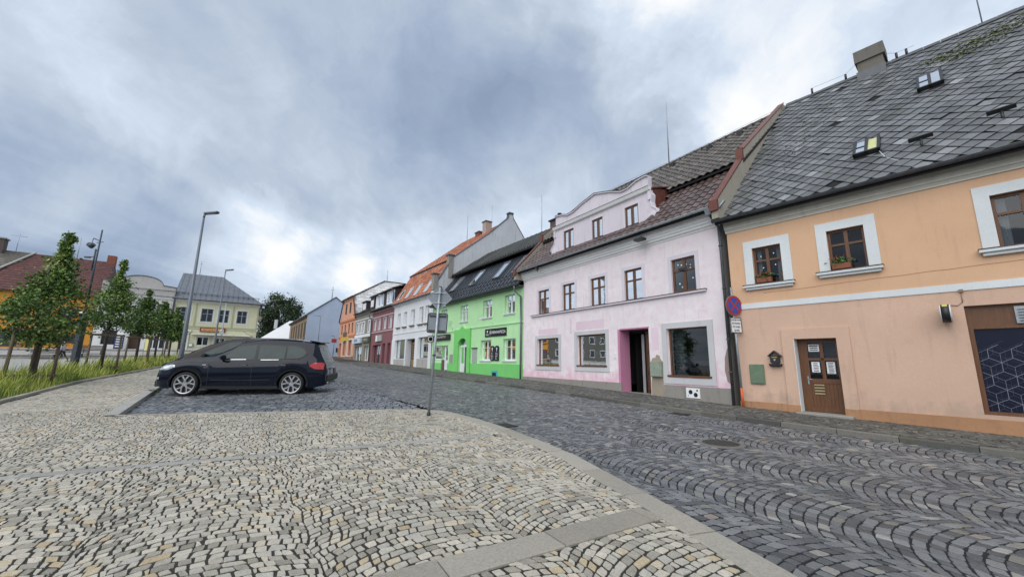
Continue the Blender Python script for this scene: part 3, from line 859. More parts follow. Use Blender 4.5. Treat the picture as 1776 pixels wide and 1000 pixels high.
def tiles(h, parent, kind, P0, P1, P2, P3, mat, name, colw, rowh, n_single=0, vis_center=None, cut=None, wave=.06, thick=.022):
    """roof pieces on the quad P0 (low, start) P1 (low, end) P2 (high, end) P3 (high, start), all (s,d,z).
       kind 'pan' = wavy clay or concrete tile, 'rhomb' = square slate on its corner, 'flat' = plain tile"""
    P0, P1, P2, P3 = (np.array(h.world(*p)) for p in (P0, P1, P2, P3))
    W = (np.linalg.norm(P1 - P0) + np.linalg.norm(P2 - P3)) / 2
    H = (np.linalg.norm(P3 - P0) + np.linalg.norm(P2 - P1)) / 2
    ax = (P1 - P0) / np.linalg.norm(P1 - P0); up = ((P3 - P0) + (P2 - P1)); up /= np.linalg.norm(up)
    nn = np.cross(ax, up); nn /= np.linalg.norm(nn)
    if nn[2] < 0: nn = -nn
    upn = np.cross(nn, ax)
    if upn @ up < 0: upn = -upn
    O = P0
    # quad in (x along ax, y along upn)
    q2 = [((p - O) @ ax, (p - O) @ upn) for p in (P0, P1, P2, P3)]
    x0 = min(q[0] for q in q2); x1 = max(q[0] for q in q2); y1 = max(q[1] for q in q2)
    cells = []
    if kind == 'rhomb':
        hw, hh = colw / 2, rowh / 2
        j = 0; y = 0.0
        while y < y1 + hh:
            x = x0 + (hw if j % 2 else 0)
            while x < x1 + hw: cells.append((x, y)); x += colw
            y += hh; j += 1
        shape = np.array([(0, -hh * .99), (hw * .935, 0), (0, hh * .93), (-hw * .935, 0)])
        lift = np.array([thick * 1.6, thick * .9, .004, thick * .9])
    else:
        y = rowh / 2; j = 0
        while y < y1:
            x = x0 + colw / 2 + (colw / 2 if (kind == 'flat' and j % 2) else 0)
            while x < x1 + (colw / 2 if kind == 'flat' else 0): cells.append((x, y)); x += colw
            y += rowh; j += 1
        if kind == 'pan':
            xs_ = np.linspace(-.5, .5, 5) * colw * 1.0; wv = np.array([.0, .9, 1.0, .35, .0]) * wave
            low = np.column_stack([xs_, np.full(5, -rowh * .55)]); high = np.column_stack([xs_, np.full(5, rowh * .5)])
            shape = np.concatenate([low, high]); lift = np.concatenate([wv + thick * 1.5, wv + .004])
        else:
            shape = np.array([(-colw * .49, -rowh * .55), (colw * .49, -rowh * .55), (colw * .49, rowh * .5), (-colw * .49, rowh * .5)])
            lift = np.array([thick * 1.5, thick * 1.5, .004, .004])
    c = np.array(cells)
    ok = inpoly(c, [(q[0], q[1]) for q in q2])
    c = c[ok]
    if cut is not None:
        wc = O + c[:, :1] * ax + c[:, 1:] * upn
        ok = ~cut(wc); c = c[ok]
    if kind == 'rhomb': c = c[rng.random(len(c)) > .004]
    n = len(c); ns = len(shape)
    # clamp into the roof's outline roughly
    V2 = c[:, None, :] + shape[None]
    lft = lift[None] + rng.normal(0, .0025, (n, 1)) + (shape[None, :, 0] * rng.normal(0, .012, (n, 1)))
    V2 = V2 + rng.normal(0, .004, (n, 1, 2))
    if kind == 'rhomb':
        sl = rng.random(n) < .025; V2[sl] += rng.normal(0, .03, (sl.sum(), 1, 2)); an_ = np.where(sl, rng.normal(0, .14, n), rng.normal(0, .018, n))
        dd_ = V2 - c[:, None, :]; V2 = c[:, None, :] + np.stack([dd_[..., 0] * np.cos(an_)[:, None] - dd_[..., 1] * np.sin(an_)[:, None], dd_[..., 0] * np.sin(an_)[:, None] + dd_[..., 1] * np.cos(an_)[:, None]], -1)
    lo_x, hi_x = x0, x1
    V2[..., 1] = np.clip(V2[..., 1], -.06, y1)
    if abs(q2[3][0] - q2[0][0]) < .3: V2[..., 0] = np.maximum(V2[..., 0], x0)
    if abs(q2[2][0] - q2[1][0]) < .3: V2[..., 0] = np.minimum(V2[..., 0], x1)
    top = O + V2[..., :1] * ax + V2[..., 1:] * upn + lft[..., None] * nn
    bot = O + V2[..., :1] * ax + V2[..., 1:] * upn + (lft[..., None] - thick) * nn
    Vv = np.concatenate([top, bot], 1); base = np.arange(n)[:, None] * (2 * ns)
    fq = []
    if kind == 'pan':
        for e in range(4): fq.append([e, e + 1, e + 6, e + 5])                 # top
        for e in range(4): fq.append([e, ns + e, ns + e + 1, e + 1])           # front edge
        fq.append([0, 5, ns + 5, ns]); fq.append([4, ns + 4, ns + 9, 9])
    else:
        fq.append([0, 1, 2, 3])
        for e in range(4): fq.append([e, ns + e, ns + (e + 1) % 4, (e + 1) % 4])
    fq = np.array(fq)
    zi = (Vv.mean(1) - np.array([0, 0, EYE])) @ np.array(FW)
    px, py, _ = to_px(Vv.mean(1))
    vis = (zi > 0) & (px > 5) & (px < 1771) & (py > 5) & (py < 995)
    tint = rng.random(n)
    order = [i for i in np.argsort(zi) if vis[i]][:n_single]
    sm = np.zeros(n, bool); sm[order] = True
    inv = Matrix.LocRotScale(h.root.location, h.root.rotation_euler, None).inverted()
    M = np.array(inv)
    def loc(A): return A @ M[:3, :3].T + M[:3, 3]
    for i in order: mesh_np(name, loc(Vv[i]), [fq], mat, parent, tint=np.full(len(fq), tint[i]))
    r = np.where(~sm)[0]
    if len(r):
        b2 = np.arange(len(r))[:, None, None] * (2 * ns)
        mesh_np(name + '_field', loc(Vv[r].reshape(-1, 3)), [(fq[None] + b2).reshape(-1, 4)], mat, parent, tint=np.repeat(tint[r], len(fq)), kind='stuff')
    return n

def slab_quad(mb, P, t=.06):
    """thick roof plate on four points (low0, low1, high1, high0)"""
    mb.prism([P[0], P[1], P[2], P[3]], (0, 0, -t))

# ================= orange house, nearest on the right
UO = np.array([10.171 - 6.889, 8.256 - 12.224]); UO /= np.linalg.norm(UO)
M_OR = plaster('orange_render', (.70, .445, .28), (.40, .25, .16), .42, grain=70)
M_OR2 = plaster('pale_orange_render', (.64, .435, .325), (.36, .25, .19), .55, grain=70, seed=3, stain_col=(.46, .33, .25), stain_top=1.0)
M_ORP = plaster('brown_orange_plinth', (.42, .23, .125), (.14, .10, .07), .8, seed=5)
M_SUR = plaster('pale_blue_white_surround', (.70, .735, .74), (.4, .42, .42), .2, grain=60)
M_CREAM = plaster('cream_cornice', (.60, .585, .52), (.25, .23, .19), .45)
H = House('orange_house', 'orange rendered two-storey house with a grey slate roof and white window surrounds', (6.889, 12.224), tuple(UO), False)
oh = H
wins = [(.66, 3.99, 1.41, 5.13), (2.50, 4.09, 3.27, 5.21), (5.37, 4.13, 6.25, 5.30), (7.6, 4.13, 8.45, 5.3)]
H.wall(-.02, 9.2, 3.42, 6.0, wins, M_OR, rev=.13, name='upper_wall')
H.wall(-.02, 9.2, 0.0, 3.44, [(1.48, -.3, 2.42, 2.36, .30), (4.70, .68, 8.2, 2.96, .14)], M_OR2, rev=.2, name='lower_wall')
H.shell(-.02, 9.2, 0, 6.0, 9, M_CONC, r0=False)
for k, (a, b, c, e) in enumerate(wins):
    H.trim(a, b - .01, c, e, .235, M_SUR, p=.022, sides=('l', 'r', 't'))
    H.sill(a - .30, c + .27, b, M_SUR, cap=M_DBROWN)
    w = H.window(a, b, c, e, d=.09, split=.66, curtain=.16 if k != 1 else 0, fw=.06, sash=.04, lab=['small brown window with geraniums nearest the pink house', 'brown window with a flower box above the shop door', 'tall brown window cut by the frame edge', None][k])
# a few paper ornament stars hung inside first window
for x, z in ((.86, 4.86), (1.2, 4.9), (.9, 4.5), (1.22, 4.55), (1.05, 4.35)):
    mb = H.mb(); mb.disc((x, .085, z), (0, 1, 0), .018, .004, 8); mb.build('paper_star', M_PAPER, H.root)
# band, plinth, panel round the door
mb = H.mb(); mb.box(-.02, 9.2, -.02, -.002, 3.30, 3.46); mb.build('white_band', M_SUR, H.root)
mb = H.mb()
for a, c in ((-.02, 1.20), (2.71, 9.2)): mb.box(a, c, -.055, -.002, -.2, .60)
mb.box(1.20, 1.48, -.075, -.002, -.2, .59); mb.box(2.42, 2.71, -.075, -.002, -.2, .59)
mb.build('plinth', M_ORP, H.root)
H.trim(1.48, .59, 2.42, 2.36, .28, M_OR2, name='door_surround', p=.045, sides=('l', 'r', 't'))
mb = H.mb(); mb.box(1.478, 1.492, -.046, .24, -.1, 2.35); mb.build('white_reveal', M_SUR, H.root)
mb = H.mb(); mb.box(1.42, 2.60, -.30, .28, -.1, .43); mb.build('door_step', M_CONC, H.root, bevel=.015)
# door with four panes above a boarded panel, notices
dmb = H.mb(); dd = .23
for q in ((1.62, 1.71, .44, 2.36), (2.33, 2.42, .44, 2.36), (1.71, 2.33, 2.26, 2.36), (1.71, 2.33, .44, .56), (1.71, 2.33, 1.18, 1.30), (1.71, 2.33, 1.78, 1.85), (1.98, 2.06, 1.30, 2.26)):
    dmb.box(q[0], q[1], dd, dd + .06, q[2], q[3])
dmb.box(1.49, 1.62, dd, dd + .05, .44, 2.36)
door = dmb.build('door', M_BROWN, H.root); door['label'] = 'brown glazed shop door with paper notices'
for k in range(8):
    mb = H.mb(); mb.box(1.71 + k * .0775, 1.71 + (k + 1) * .0775 - .004, dd + .015, dd + .04, .56, 1.18); mb.build('board', M_BROWN, door)
for a, c in ((1.71, 1.98), (2.06, 2.33)):
    for b, e in ((1.30, 1.78), (1.85, 2.26)):
        mb = H.mb(); mb.face([(a, dd + .03, b), (c, dd + .03, b), (c, dd + .03, e), (a, dd + .03, e)]); mb.build('pane', M_GLASS, door)
mb = H.mb(); mb.box(1.55, 2.5, dd + .3, dd + .31, .4, 2.4); mb.build('dark_room', plain('navy_film', (.012, .014, .035), .5), door)
for a, b, c, e, lines in ((1.73, 2.02, 1.97, 2.21, 3), (1.76, 1.47, 1.94, 1.74, 6), (2.09, 1.44, 2.27, 1.74, 8)):
    mb = H.mb(); mb.box(a, c, dd + .018, dd + .024, b, e); nt = mb.build('notice', M_PAPER, door)
    mb = H.mb()
    for q in range(lines):
        z = e - (e - b) * (q + .8) / (lines + .6); i = .02 + .02 * random.random()
        mb.box(a + i, c - .02 - .03 * random.random(), dd + .0155, dd + .0175, z - (e - b) * .17 / lines - .003, z + (e - b) * .17 / lines)
    mb.build('print', plain('ink', (.05, .05, .06), .9), door)
H.txt('OTEVRENO', .042, 1.85, dd + .012, 2.175, plain('ink', (.05, .05, .06), .9))
mb = H.mb()
for q in range(4): mb.box(1.77, 1.99, dd - .006, dd + .006, 1.12 - q * .075, 1.15 - q * .075)
mb.build('letter_slot', plain('brass', (.55, .47, .28), .35, .7), door)
mb = H.mb(); mb.box(1.64, 1.675, dd - .012, dd, 1.15, 1.36); mb.tube([(1.655, dd, 1.28), (1.655, dd - .05, 1.28), (1.76, dd - .05, 1.275)], .010, 8); mb.build('door_handle', M_RAIL, door)
# big shop window: brown frame, panel above, blue film with a cube pattern
mb = H.mb(); sd_ = .09
mb.box(4.70, 4.775, sd_, sd_ + .08, .68, 2.96); mb.box(4.775, 8.2, sd_, sd_ + .08, .68, .75); mb.box(4.775, 8.2, sd_, sd_ + .08, 2.92, 2.96)
mb.box(4.775, 8.2, sd_ + .02, sd_ + .07, 2.52, 2.92); mb.box(4.775, 8.2, sd_, sd_ + .08, 2.46, 2.52)
mb.box(6.4, 6.5, sd_, sd_ + .08, .75, 2.46)
shop = mb.build('shop_window', M_BROWN, H.root)
mb = H.mb(); mb.face([(4.775, sd_ + .05, .75), (6.4, sd_ + .05, .75), (6.4, sd_ + .05, 2.46), (4.775, sd_ + .05, 2.46)]); mb.face([(6.5, sd_ + .05, .75), (8.2, sd_ + .05, .75), (8.2, sd_ + .05, 2.46), (6.5, sd_ + .05, 2.46)])
mb.build('shop_pane', plain('dark_blue_film', (.008, .010, .026), .2, coat=0, var=.1, spec=.3), shop)
mb = H.mb(); P = .205
def seg(x0, z0, x1, z1, w, dpt):
    t0, t1 = 0.0, 1.0
    for p, q, lo, hi in ((x0, x1 - x0, 4.785, 6.39), (z0, z1 - z0, .755, 2.45)):
        if abs(q) < 1e-9:
            if not lo < p < hi: return
        else:
            a_, b_ = sorted(((lo - p) / q, (hi - p) / q)); t0, t1 = max(t0, a_), min(t1, b_)
    if t1 - t0 < .03: return
    x0, z0, x1, z1 = x0 + (x1 - x0) * t0, z0 + (z1 - z0) * t0, x0 + (x1 - x0) * t1, z0 + (z1 - z0) * t1
    L = math.hypot(x1 - x0, z1 - z0); nx_, nz_ = -(z1 - z0) / L * w, (x1 - x0) / L * w
    pts = [(x0 + nx_, dpt, z0 + nz_), (x1 + nx_, dpt, z1 + nz_), (x1 - nx_, dpt, z1 - nz_), (x0 - nx_, dpt, z0 - nz_)]
    mb.face(pts)
def hexes(ox, oz, r, w, dpt, zmax):
    hwid = r * math.sqrt(3) / 2
    for j in range(-1, 9):
        for i in range(-1, 10):
            cx = 4.75 + ox + i * 2 * hwid + (hwid if j % 2 else 0); cz = .75 + oz + j * 1.5 * r
            if cz > zmax: continue
            V6 = [(cx + r * math.cos(R(90 + 60 * q)), cz + r * math.sin(R(90 + 60 * q))) for q in range(6)]
            for q in (0, 1, 2): seg(*V6[q], *V6[(q + 1) % 6], w, dpt)
            for q in (1, 3, 5): seg(cx, cz, *V6[q], w * .6, dpt)
hexes(0, .08, .185, .0035, sd_ + .046, 2.1)
mb.build('white_cube_pattern', plain('pale_print', (.22, .24, .31), .6), shop)
mb = H.mb(); hx = shop
hexes(.07, .16, .185, .002, sd_ + .047, 2.2)
mb.build('fine_cube_pattern', plain('dim_print', (.06, .065, .09), .6), shop)
mb = H.mb(); mb.box(5.38, 6.02, sd_ - .03, sd_ + .02, 2.55, 2.90)
vb = mb.build('ventilator', M_RAIL, H.root)
mb = H.mb()
for q in range(5): mb.prism([(5.42, sd_ - .035, 2.59 + q * .058), (5.42, sd_ - .035, 2.61 + q * .058), (5.42, sd_ - .065, 2.60 + q * .058)], (.56, 0, 0))
mb.build('louvre', M_RAIL, vb)
# round illuminated sign box seen from the side, with cable and junction box
sg = thing('round_wall_lamp_sign', 'round double-sided light box sign fixed beside the shop window', 'sign', H.world(4.45, -.02, 2.80), math.atan2(UO[1], UO[0]))
mb = MB(); mb.disc((-.08, -.22, 0), (1, 0, 0), .20, .13, 32); mb.build('body', M_BLACK, sg)
mb = MB(); mb.disc((-.10, -.22, 0), (1, 0, 0), .195, .022, 32, .2); mb.build('face_panel', plain('milky_plastic', (.62, .62, .60), .25, coat=.4, var=.15), sg)
mb = MB(); mb.disc((.05, -.22, 0), (1, 0, 0), .2, .022, 32, .195); mb.build('face_panel', MATS['milky_plastic'], sg)
for z in (.12, -.12):
    mb = MB(); mb.tube([(-.01, -.03, z), (-.01, .02, z)], .015, 8); mb.build('bracket', M_BLACK, sg)
mb = MB()
for q in range(24):
    an = 2 * math.pi * q / 24; an2 = 2 * math.pi * (q + 1) / 24
    if q % 24 < 9: mb.prism([(-.055, -.22 + .203 * math.cos(an), .203 * math.sin(an)), (-.055, -.22 + .203 * math.cos(an2), .203 * math.sin(an2)), (.025, -.22 + .203 * math.cos(an2), .203 * math.sin(an2)), (.025, -.22 + .203 * math.cos(an), .203 * math.sin(an))], (0, 0, .002))
mb.build('yellow_rim', plain('yellow_rim', (.55, .50, .10), .4), sg)
mb = H.mb(); mb.tube([(4.50, -.012, 3.0), (4.62, -.012, 2.98), (4.70, -.012, 3.05), (4.70, -.012, 3.28)], .008, 6); mb.box(4.67, 4.74, -.05, -.002, 3.27, 3.33); mb.build('sign_cable', plain('old_cable', (.25, .18, .13), .7), H.root)
# hairline crack filled in orange
mb = H.mb(); pts = [(.85 + q * .25, -.003, 3.73 + q * .0055 + random.uniform(-.008, .008)) for q in range(24)]
mb.tube(pts, .006, 4); mb.build('filled_crack', plain('crack_filler', (.50, .25, .12), .9), H.root)
# cornice, gutter, roof
H.cornice(-.05, 9.2, 5.76, 6.08, .16, M_CREAM, steps=3)
H.gutter(-.28, 9.2, -.40, 6.16, M_GUT)
ER = (-.35, 6.13); RZ, RD = 12.2, 5.0
roof = H.mb(); slab_quad(roof, [(-.22, ER[0], ER[1]), (9.6, ER[0], ER[1]), (9.6, RD, RZ), (.80, RD, RZ)], .12)
roof.face([(.80, RD, RZ), (9.6, RD, RZ), (9.6, 10.5, 6.1), (.9, 10.5, 6.1)])
rf = roof.build('roof', plain('roof_underlay', (.008, .008, .009), .9), H.root)
M_SLATE = tinted('weathered_slate', [(0, (.08, .083, .086)), (.4, (.125, .13, .136)), (.8, (.165, .17, .178)), (.96, (.20, .205, .215)), (1, (.31, .32, .33))], .42, 9, .5, .006, speck=((.17, .175, .17), (.05, .052, .05)), patch=((.085, .095, .045), .85, .58), spec=.55)
npl = tiles(H, rf, 'rhomb', (-.22, ER[0], ER[1] + .02), (9.6, ER[0], ER[1] + .02), (9.6, RD, RZ + .02), (.80, RD, RZ + .02), M_SLATE, 'slate', .38, .38, n_single=300, thick=.02)
mb = H.mb()
for k in range(22):
    x = .8 + k * .4; mb.prism([(x, RD - .13, RZ - .06), (x, RD, RZ + .10 + random.uniform(0, .02)), (x, RD + .13, RZ - .06)], (.39, 0, 0))
mb.build('ridge_tile', M_SLATE, rf)
def onroof(a, t, off=0.0):
    """point on the slate slope: a along, t metres up from the eaves, off above it"""
    L = math.hypot(RD - ER[0], RZ - ER[1]); f = t / L
    cu, su = (RD - ER[0]) / L, (RZ - ER[1]) / L
    return (a, ER[0] + cu * t - su * off, ER[1] + su * t + cu * off)
def roof_window(a, t, w, l, lab, yellow=False):
    mb = H.mb(); A = lambda x, y, o: onroof(x, y, o)
    def bx(x0, x1, t0, t1, o0, o1):
        i = [mb.pt(A(*p)) for p in ((x0, t0, o0), (x1, t0, o0), (x1, t1, o0), (x0, t1, o0), (x0, t0, o1), (x1, t0, o1), (x1, t1, o1), (x0, t1, o1))]
        for q in ((0, 3, 2, 1), (4, 5, 6, 7), (0, 1, 5, 4), (1, 2, 6, 5), (2, 3, 7, 6), (3, 0, 4, 7)): mb.idx([i[k] for k in q])
    bx(a, a + .06, t, t + l, .02, .16); bx(a + w - .06, a + w, t, t + l, .02, .16); bx(a, a + w, t, t + .06, .02, .16); bx(a, a + w, t + l - .06, t + l, .02, .10)
    bx(a + w / 2 - .035, a + w / 2 + .035, t, t + l, .03, .165)
    bx(a - .1, a + w + .1, t - .12, t - .002, .02, .035)
    o = mb.build('roof_hatch', M_BLACK, rf); o['label'] = lab
    for k, m in ((0, glass('pale_pane', (.5, .5, .5), refl=.75)), (1, plain('yellowed_pane', (.55, .56, .22), .3, coat=.6) if yellow else glass('pale_pane', refl=.75))):
        mb = H.mb(); x0 = a + .06 + k * (w / 2 - .03); x1 = x0 + w / 2 - .095
        mb.face([A(x0, t + .06, .15), A(x1, t + .06, .15), A(x1, t + l - .06, .115), A(x0, t + l - .06, .115)]); mb.build('pane', m, o)
        if k == 0:
            mb = H.mb(); bx(x0, x1, t + l * .45, t + l * .45 + .03, .135, .15); mb.build('glazing_bar', M_BLACK, o)
roof_window(3.20, 1.50, .56, .80, 'lower roof hatch with one yellowed pane', True)
roof_window(4.55, 4.50, .54, 1.00, 'upper roof hatch with two pale panes')
mb = H.mb(); mb.tube([onroof(3.72, 1.55, .05), onroof(3.85, 1.1, .03), onroof(4.1, .7, .03)], .007, 5); mb.build('cable', M_PAPER, rf)
for a, t in ((4.42, 1.35), (5.72, 1.55), (7.0, 1.7)):
    mb = H.mb(); p0, p1 = onroof(a + .10, t - .22, 0), onroof(a + .10, t, .12)
    mb.tube([p0, p1], .03, 6)
    mb.prism([onroof(a - .12, t, .09), onroof(a + .32, t + .02, .09), onroof(a + .32, t + .02, .20), onroof(a - .12, t, .20)], (0, .01, .02)); mb.build('snow_hook', M_BLACK, rf)
mb = H.mb(); mb.box(3.14, 3.84, 4.72, 5.38, 11.6, 12.55); ch = mb.build('chimney', plaster('dark_chimney', (.17, .155, .13), (.06, .06, .05), .8), rf)
mb = H.mb(); mb.box(3.08, 3.90, 4.66, 5.44, 12.55, 13.0); mb.build('chimney_head', plaster('chimney_head', (.17, .16, .145), (.07, .06, .05), .8), ch)
mb = H.mb(); mb.box(3.10, 3.88, 4.62, 5.42, 11.55, 12.14); mb.build('flashing', M_GUT, ch)
for a in (1.7, 2.75, 4.15, 4.4): 
    mb = H.mb(); mb.tube([(a, RD, RZ + .05), (a, RD, RZ + .30)], .035, 8); mb.build('ridge_post', M_BLACK, rf)
mb = H.mb(); mb.tube([(1.7, RD, RZ + .32), (2.75, RD, RZ + .30), (3.1, RD, RZ + .55)], .006, 4); mb.tube([(3.9, RD, RZ + .45), (4.15, RD, RZ + .3), (4.6, RD, RZ + .3)], .006, 4); mb.build('lightning_wire', M_RAIL, rf)
mb = H.mb(); mb.tube([(6.1, RD, RZ), (6.1, RD, RZ + 3)], .018, 6); mb.build('lightning_rod', M_RAIL, rf)

# moss on the upper slates
mp_ = []
r_ = np.random.default_rng(4)
for a0, t0, ra, rt, n_ in ((6.35, 6.9, .55, .22, 420), (5.7, 6.3, .40, .16, 240), (7.1, 7.3, .5, .2, 260), (5.2, 6.7, .35, .1, 120), (2.0, 5.5, .5, .5, 60), (1.4, 3.6, .4, .6, 60)):
    for _ in range(n_): mp_.append(H.T(*onroof(a0 + r_.normal(0, ra), min(7.9, t0 + r_.normal(0, rt)), .03)))
ms_ = np.array(mp_)
floor_m = tinted('roof_moss', [(0, (.045, .06, .015)), (.6, (.09, .11, .03)), (1, (.17, .18, .06))], .9, 5, 0)
q_ = r_.normal(0, 1, (len(ms_), 3)); q_ /= np.linalg.norm(q_, axis=1, keepdims=True); w_ = np.cross(q_, r_.normal(0, 1, (len(ms_), 3))); w_ /= np.linalg.norm(w_, axis=1, keepdims=True)
ss_ = r_.uniform(.015, .05, (len(ms_), 1))
mesh_np('moss', np.stack([ms_ - q_ * ss_, ms_ + w_ * ss_, ms_ + q_ * ss_, ms_ - w_ * ss_], 1).reshape(-1, 3), [np.arange(len(ms_) * 4).reshape(-1, 4)], floor_m, rf, tint=r_.random(len(ms_)), kind='stuff')

# cabinets and post box on the orange wall
ec = thing('meter_cabinet', 'green metal meter cabinet on the orange wall by the sign post', 'cabinet', H.world(.49, 0, 1.38), math.atan2(UO[1], UO[0]))
mb = MB(); mb.box(-.19, .19, -.05, -.002, -.28, .28); mb.build('cover', M_GREENBOX, ec, bevel=.006)
mb = MB(); mb.box(-.165, .165, -.06, -.05, -.25, .25); dr = mb.build('door_panel', M_GREENBOX, ec)
mb = MB(); mb.disc((-.03, -.06, 0), (0, -1, 0), .016, .01, 12); mb.disc((.03, -.06, .03), (0, -1, 0), .012, .01, 12); mb.build('lock', M_RAIL, dr)
pb = thing('post_box', 'dark metal post box with a pitched lid on the orange wall', 'post box', H.world(1.0, -.01, 1.84), math.atan2(UO[1], UO[0]))
mb = MB(); mb.prism([(-.11, -.11, .07), (.11, -.11, .07), (.11, -.11, -.13), (0, -.11, -.16), (-.11, -.11, -.13)], (0, .10, 0)); mb.build('body', M_BLACK, pb)
mb = MB(); mb.prism([(-.17, -.14, .06), (0, -.14, .21), (.17, -.14, .06), (.15, -.14, .04), (0, -.14, .175), (-.15, -.14, .04)], (0, .14, 0)); mb.build('lid', M_DPOLE, pb)
mb = MB(); mb.box(-.15, .15, -.13, 0, -.21, -.16); mb.tube([(-.14, -.08, -.2), (.14, -.08, -.2)], .035, 8); mb.build('newspaper_holder', M_BLACK, pb)
mb = MB(); mb.disc((0, -.112, -.05), (0, -1, 0), .03, .006, 5); mb.box(-.07, .07, -.116, -.11, .01, .03); mb.build('emblem', plain('brass', (.55, .47, .28)), pb)

# flower boxes and geraniums on two sills
M_LEAF = tinted('geranium_leaf', [(0, (.03, .08, .02)), (1, (.10, .19, .05))], .6, 5, 0)
M_PETAL = tinted('geranium_petal', [(0, (.35, .01, .02)), (1, (.62, .05, .08))], .6, 5, 0)
def leaf_cloud(name, ctr, rad, n, size, mat, parent, flat=.6, seed=0, shape=None):
    r_ = np.random.default_rng(seed)
    c = np.array(ctr)[None] + r_.normal(0, 1, (n, 3)) * np.array(rad)[None] if shape is None else shape
    n = len(c)
    a = r_.normal(0, 1, (n, 3)); a /= np.linalg.norm(a, axis=1, keepdims=True)
    b = np.cross(a, r_.normal(0, 1, (n, 3))); b /= np.linalg.norm(b, axis=1, keepdims=True)
    s_ = size * r_.uniform(.6, 1.3, (n, 1))
    q = np.stack([c - a * s_, c + b * s_ * flat, c + a * s_, c - b * s_ * flat], 1)
    return mesh_np(name, q.reshape(-1, 3), [np.arange(n * 4).reshape(-1, 4)], mat, parent, tint=np.clip(r_.random(n), 0, 1))
M_TERRA = plain('terracotta_box', (.24, .08, .04), .7)
def flower_box(a0, a1, z, lab, lots, seed):
    fb = thing('flower_box', lab, 'flower box', H.world((a0 + a1) / 2, -.03, z), math.atan2(UO[1], UO[0]))
    w = (a1 - a0) / 2
    mb = MB(); mb.prism([(-w, -.06, .01), (w, -.06, .01), (w, -.07, .15), (-w, -.07, .15)], (0, .14, 0)); mb.build('box', M_TERRA, fb)
    pl_ = leaf_cloud('plant', (0, -.01, .21), (w * .55, .045, .05), lots, .035, M_LEAF, fb, seed=seed)
    leaf_cloud('flower', (-w * .3, -.03, .27), (w * .5, .03, .045), lots // 4, .022, M_PETAL, fb, seed=seed + 1)
flower_box(.74, 1.12, 4.03, 'terracotta box with trailing geraniums on the left small window', 200, 3)
flower_box(2.55, 2.93, 4.13, 'terracotta box of red geraniums on the middle upstairs window', 200, 8)

# ================= pink house
UP_ = np.array([.673 - 6.795, 22.243 - 12.456]); UP_ /= np.linalg.norm(UP_)
M_PK = plaster('faded_pink_render', (.86, .785, .80), (.50, .45, .47), .50, stain_col=(.76, .50, .58), stain_top=2.0, tint=(.80, .67, .71))
M_PKD = plaster('deep_pink_render', (.58, .25, .38), (.3, .12, .2), .5)
M_PKP = plaster('old_pink_patch', (.78, .62, .69), (.6, .45, .5), .5, seed=2)
M_PKL = plaster('dusty_pink_gable', (.70, .64, .69), (.30, .27, .31), .55, seed=4)
H = House('pink_house', 'pink rendered house with a tiled mansard roof and a curved dormer gable', (6.795, 12.456), tuple(UP_), True)
ph = H
HP = H
up_w = [(9.19, 4.10, 10.13, 5.38), (7.20, 4.11, 8.09, 5.40), (5.21, 4.11, 6.11, 5.37), (3.24, 4.11, 4.13, 5.37), (.97, 4.13, 1.91, 5.35)]
lo_w = [(8.42, 1.48, 10.21, 2.84, .2), (5.27, 1.49, 7.08, 2.88, .2), (.70, 1.21, 2.26, 2.88, .2), (3.05, -.3, 4.49, 2.98, .55)]
H.wall(0.0, 11.54, 0.0, 6.3, up_w + lo_w, M_PK, rev=.17)
H.shell(0.0, 11.54, 0, 6.3, 9, M_CONC)
for k, (a, b, c, e) in enumerate(up_w):
    H.trim(a, b, c, e, .14, plaster('lilac_white', (.70, .66, .71), (.5, .45, .5), .2), p=.018, sides=('l', 'r', 't'))
    H.window(a, b, c, e, d=.06, split=.66, fw=.065, sash=.045, lab=None)
    if k:
        mb = H.mb()
        for q in range(10):
            x = random.uniform(a + .12, c - .12); z = random.uniform(b + .15, e - .2)
            if abs(x - (a + c) / 2) < .07: x += .12
            mb.disc((x, .085, z), (0, 1, 0), random.uniform(.015, .035), .003, 5)
        mb.build('paper_decoration', M_PAPER, H.root)
mb = H.mb(); mb.box(.62, 10.72, -.10, -.002, 4.03, 4.10); sl = mb.build('long_sill', MATS['lilac_white'], H.root, bevel=.01)
mb = H.mb(); mb.box(.60, 10.74, -.115, -.002, 4.102, 4.12); mb.build('sill_sheet', M_DBROWN, sl)
M_SHS = plaster('grey_white_surround', (.58, .58, .585), (.35, .35, .34), .4)
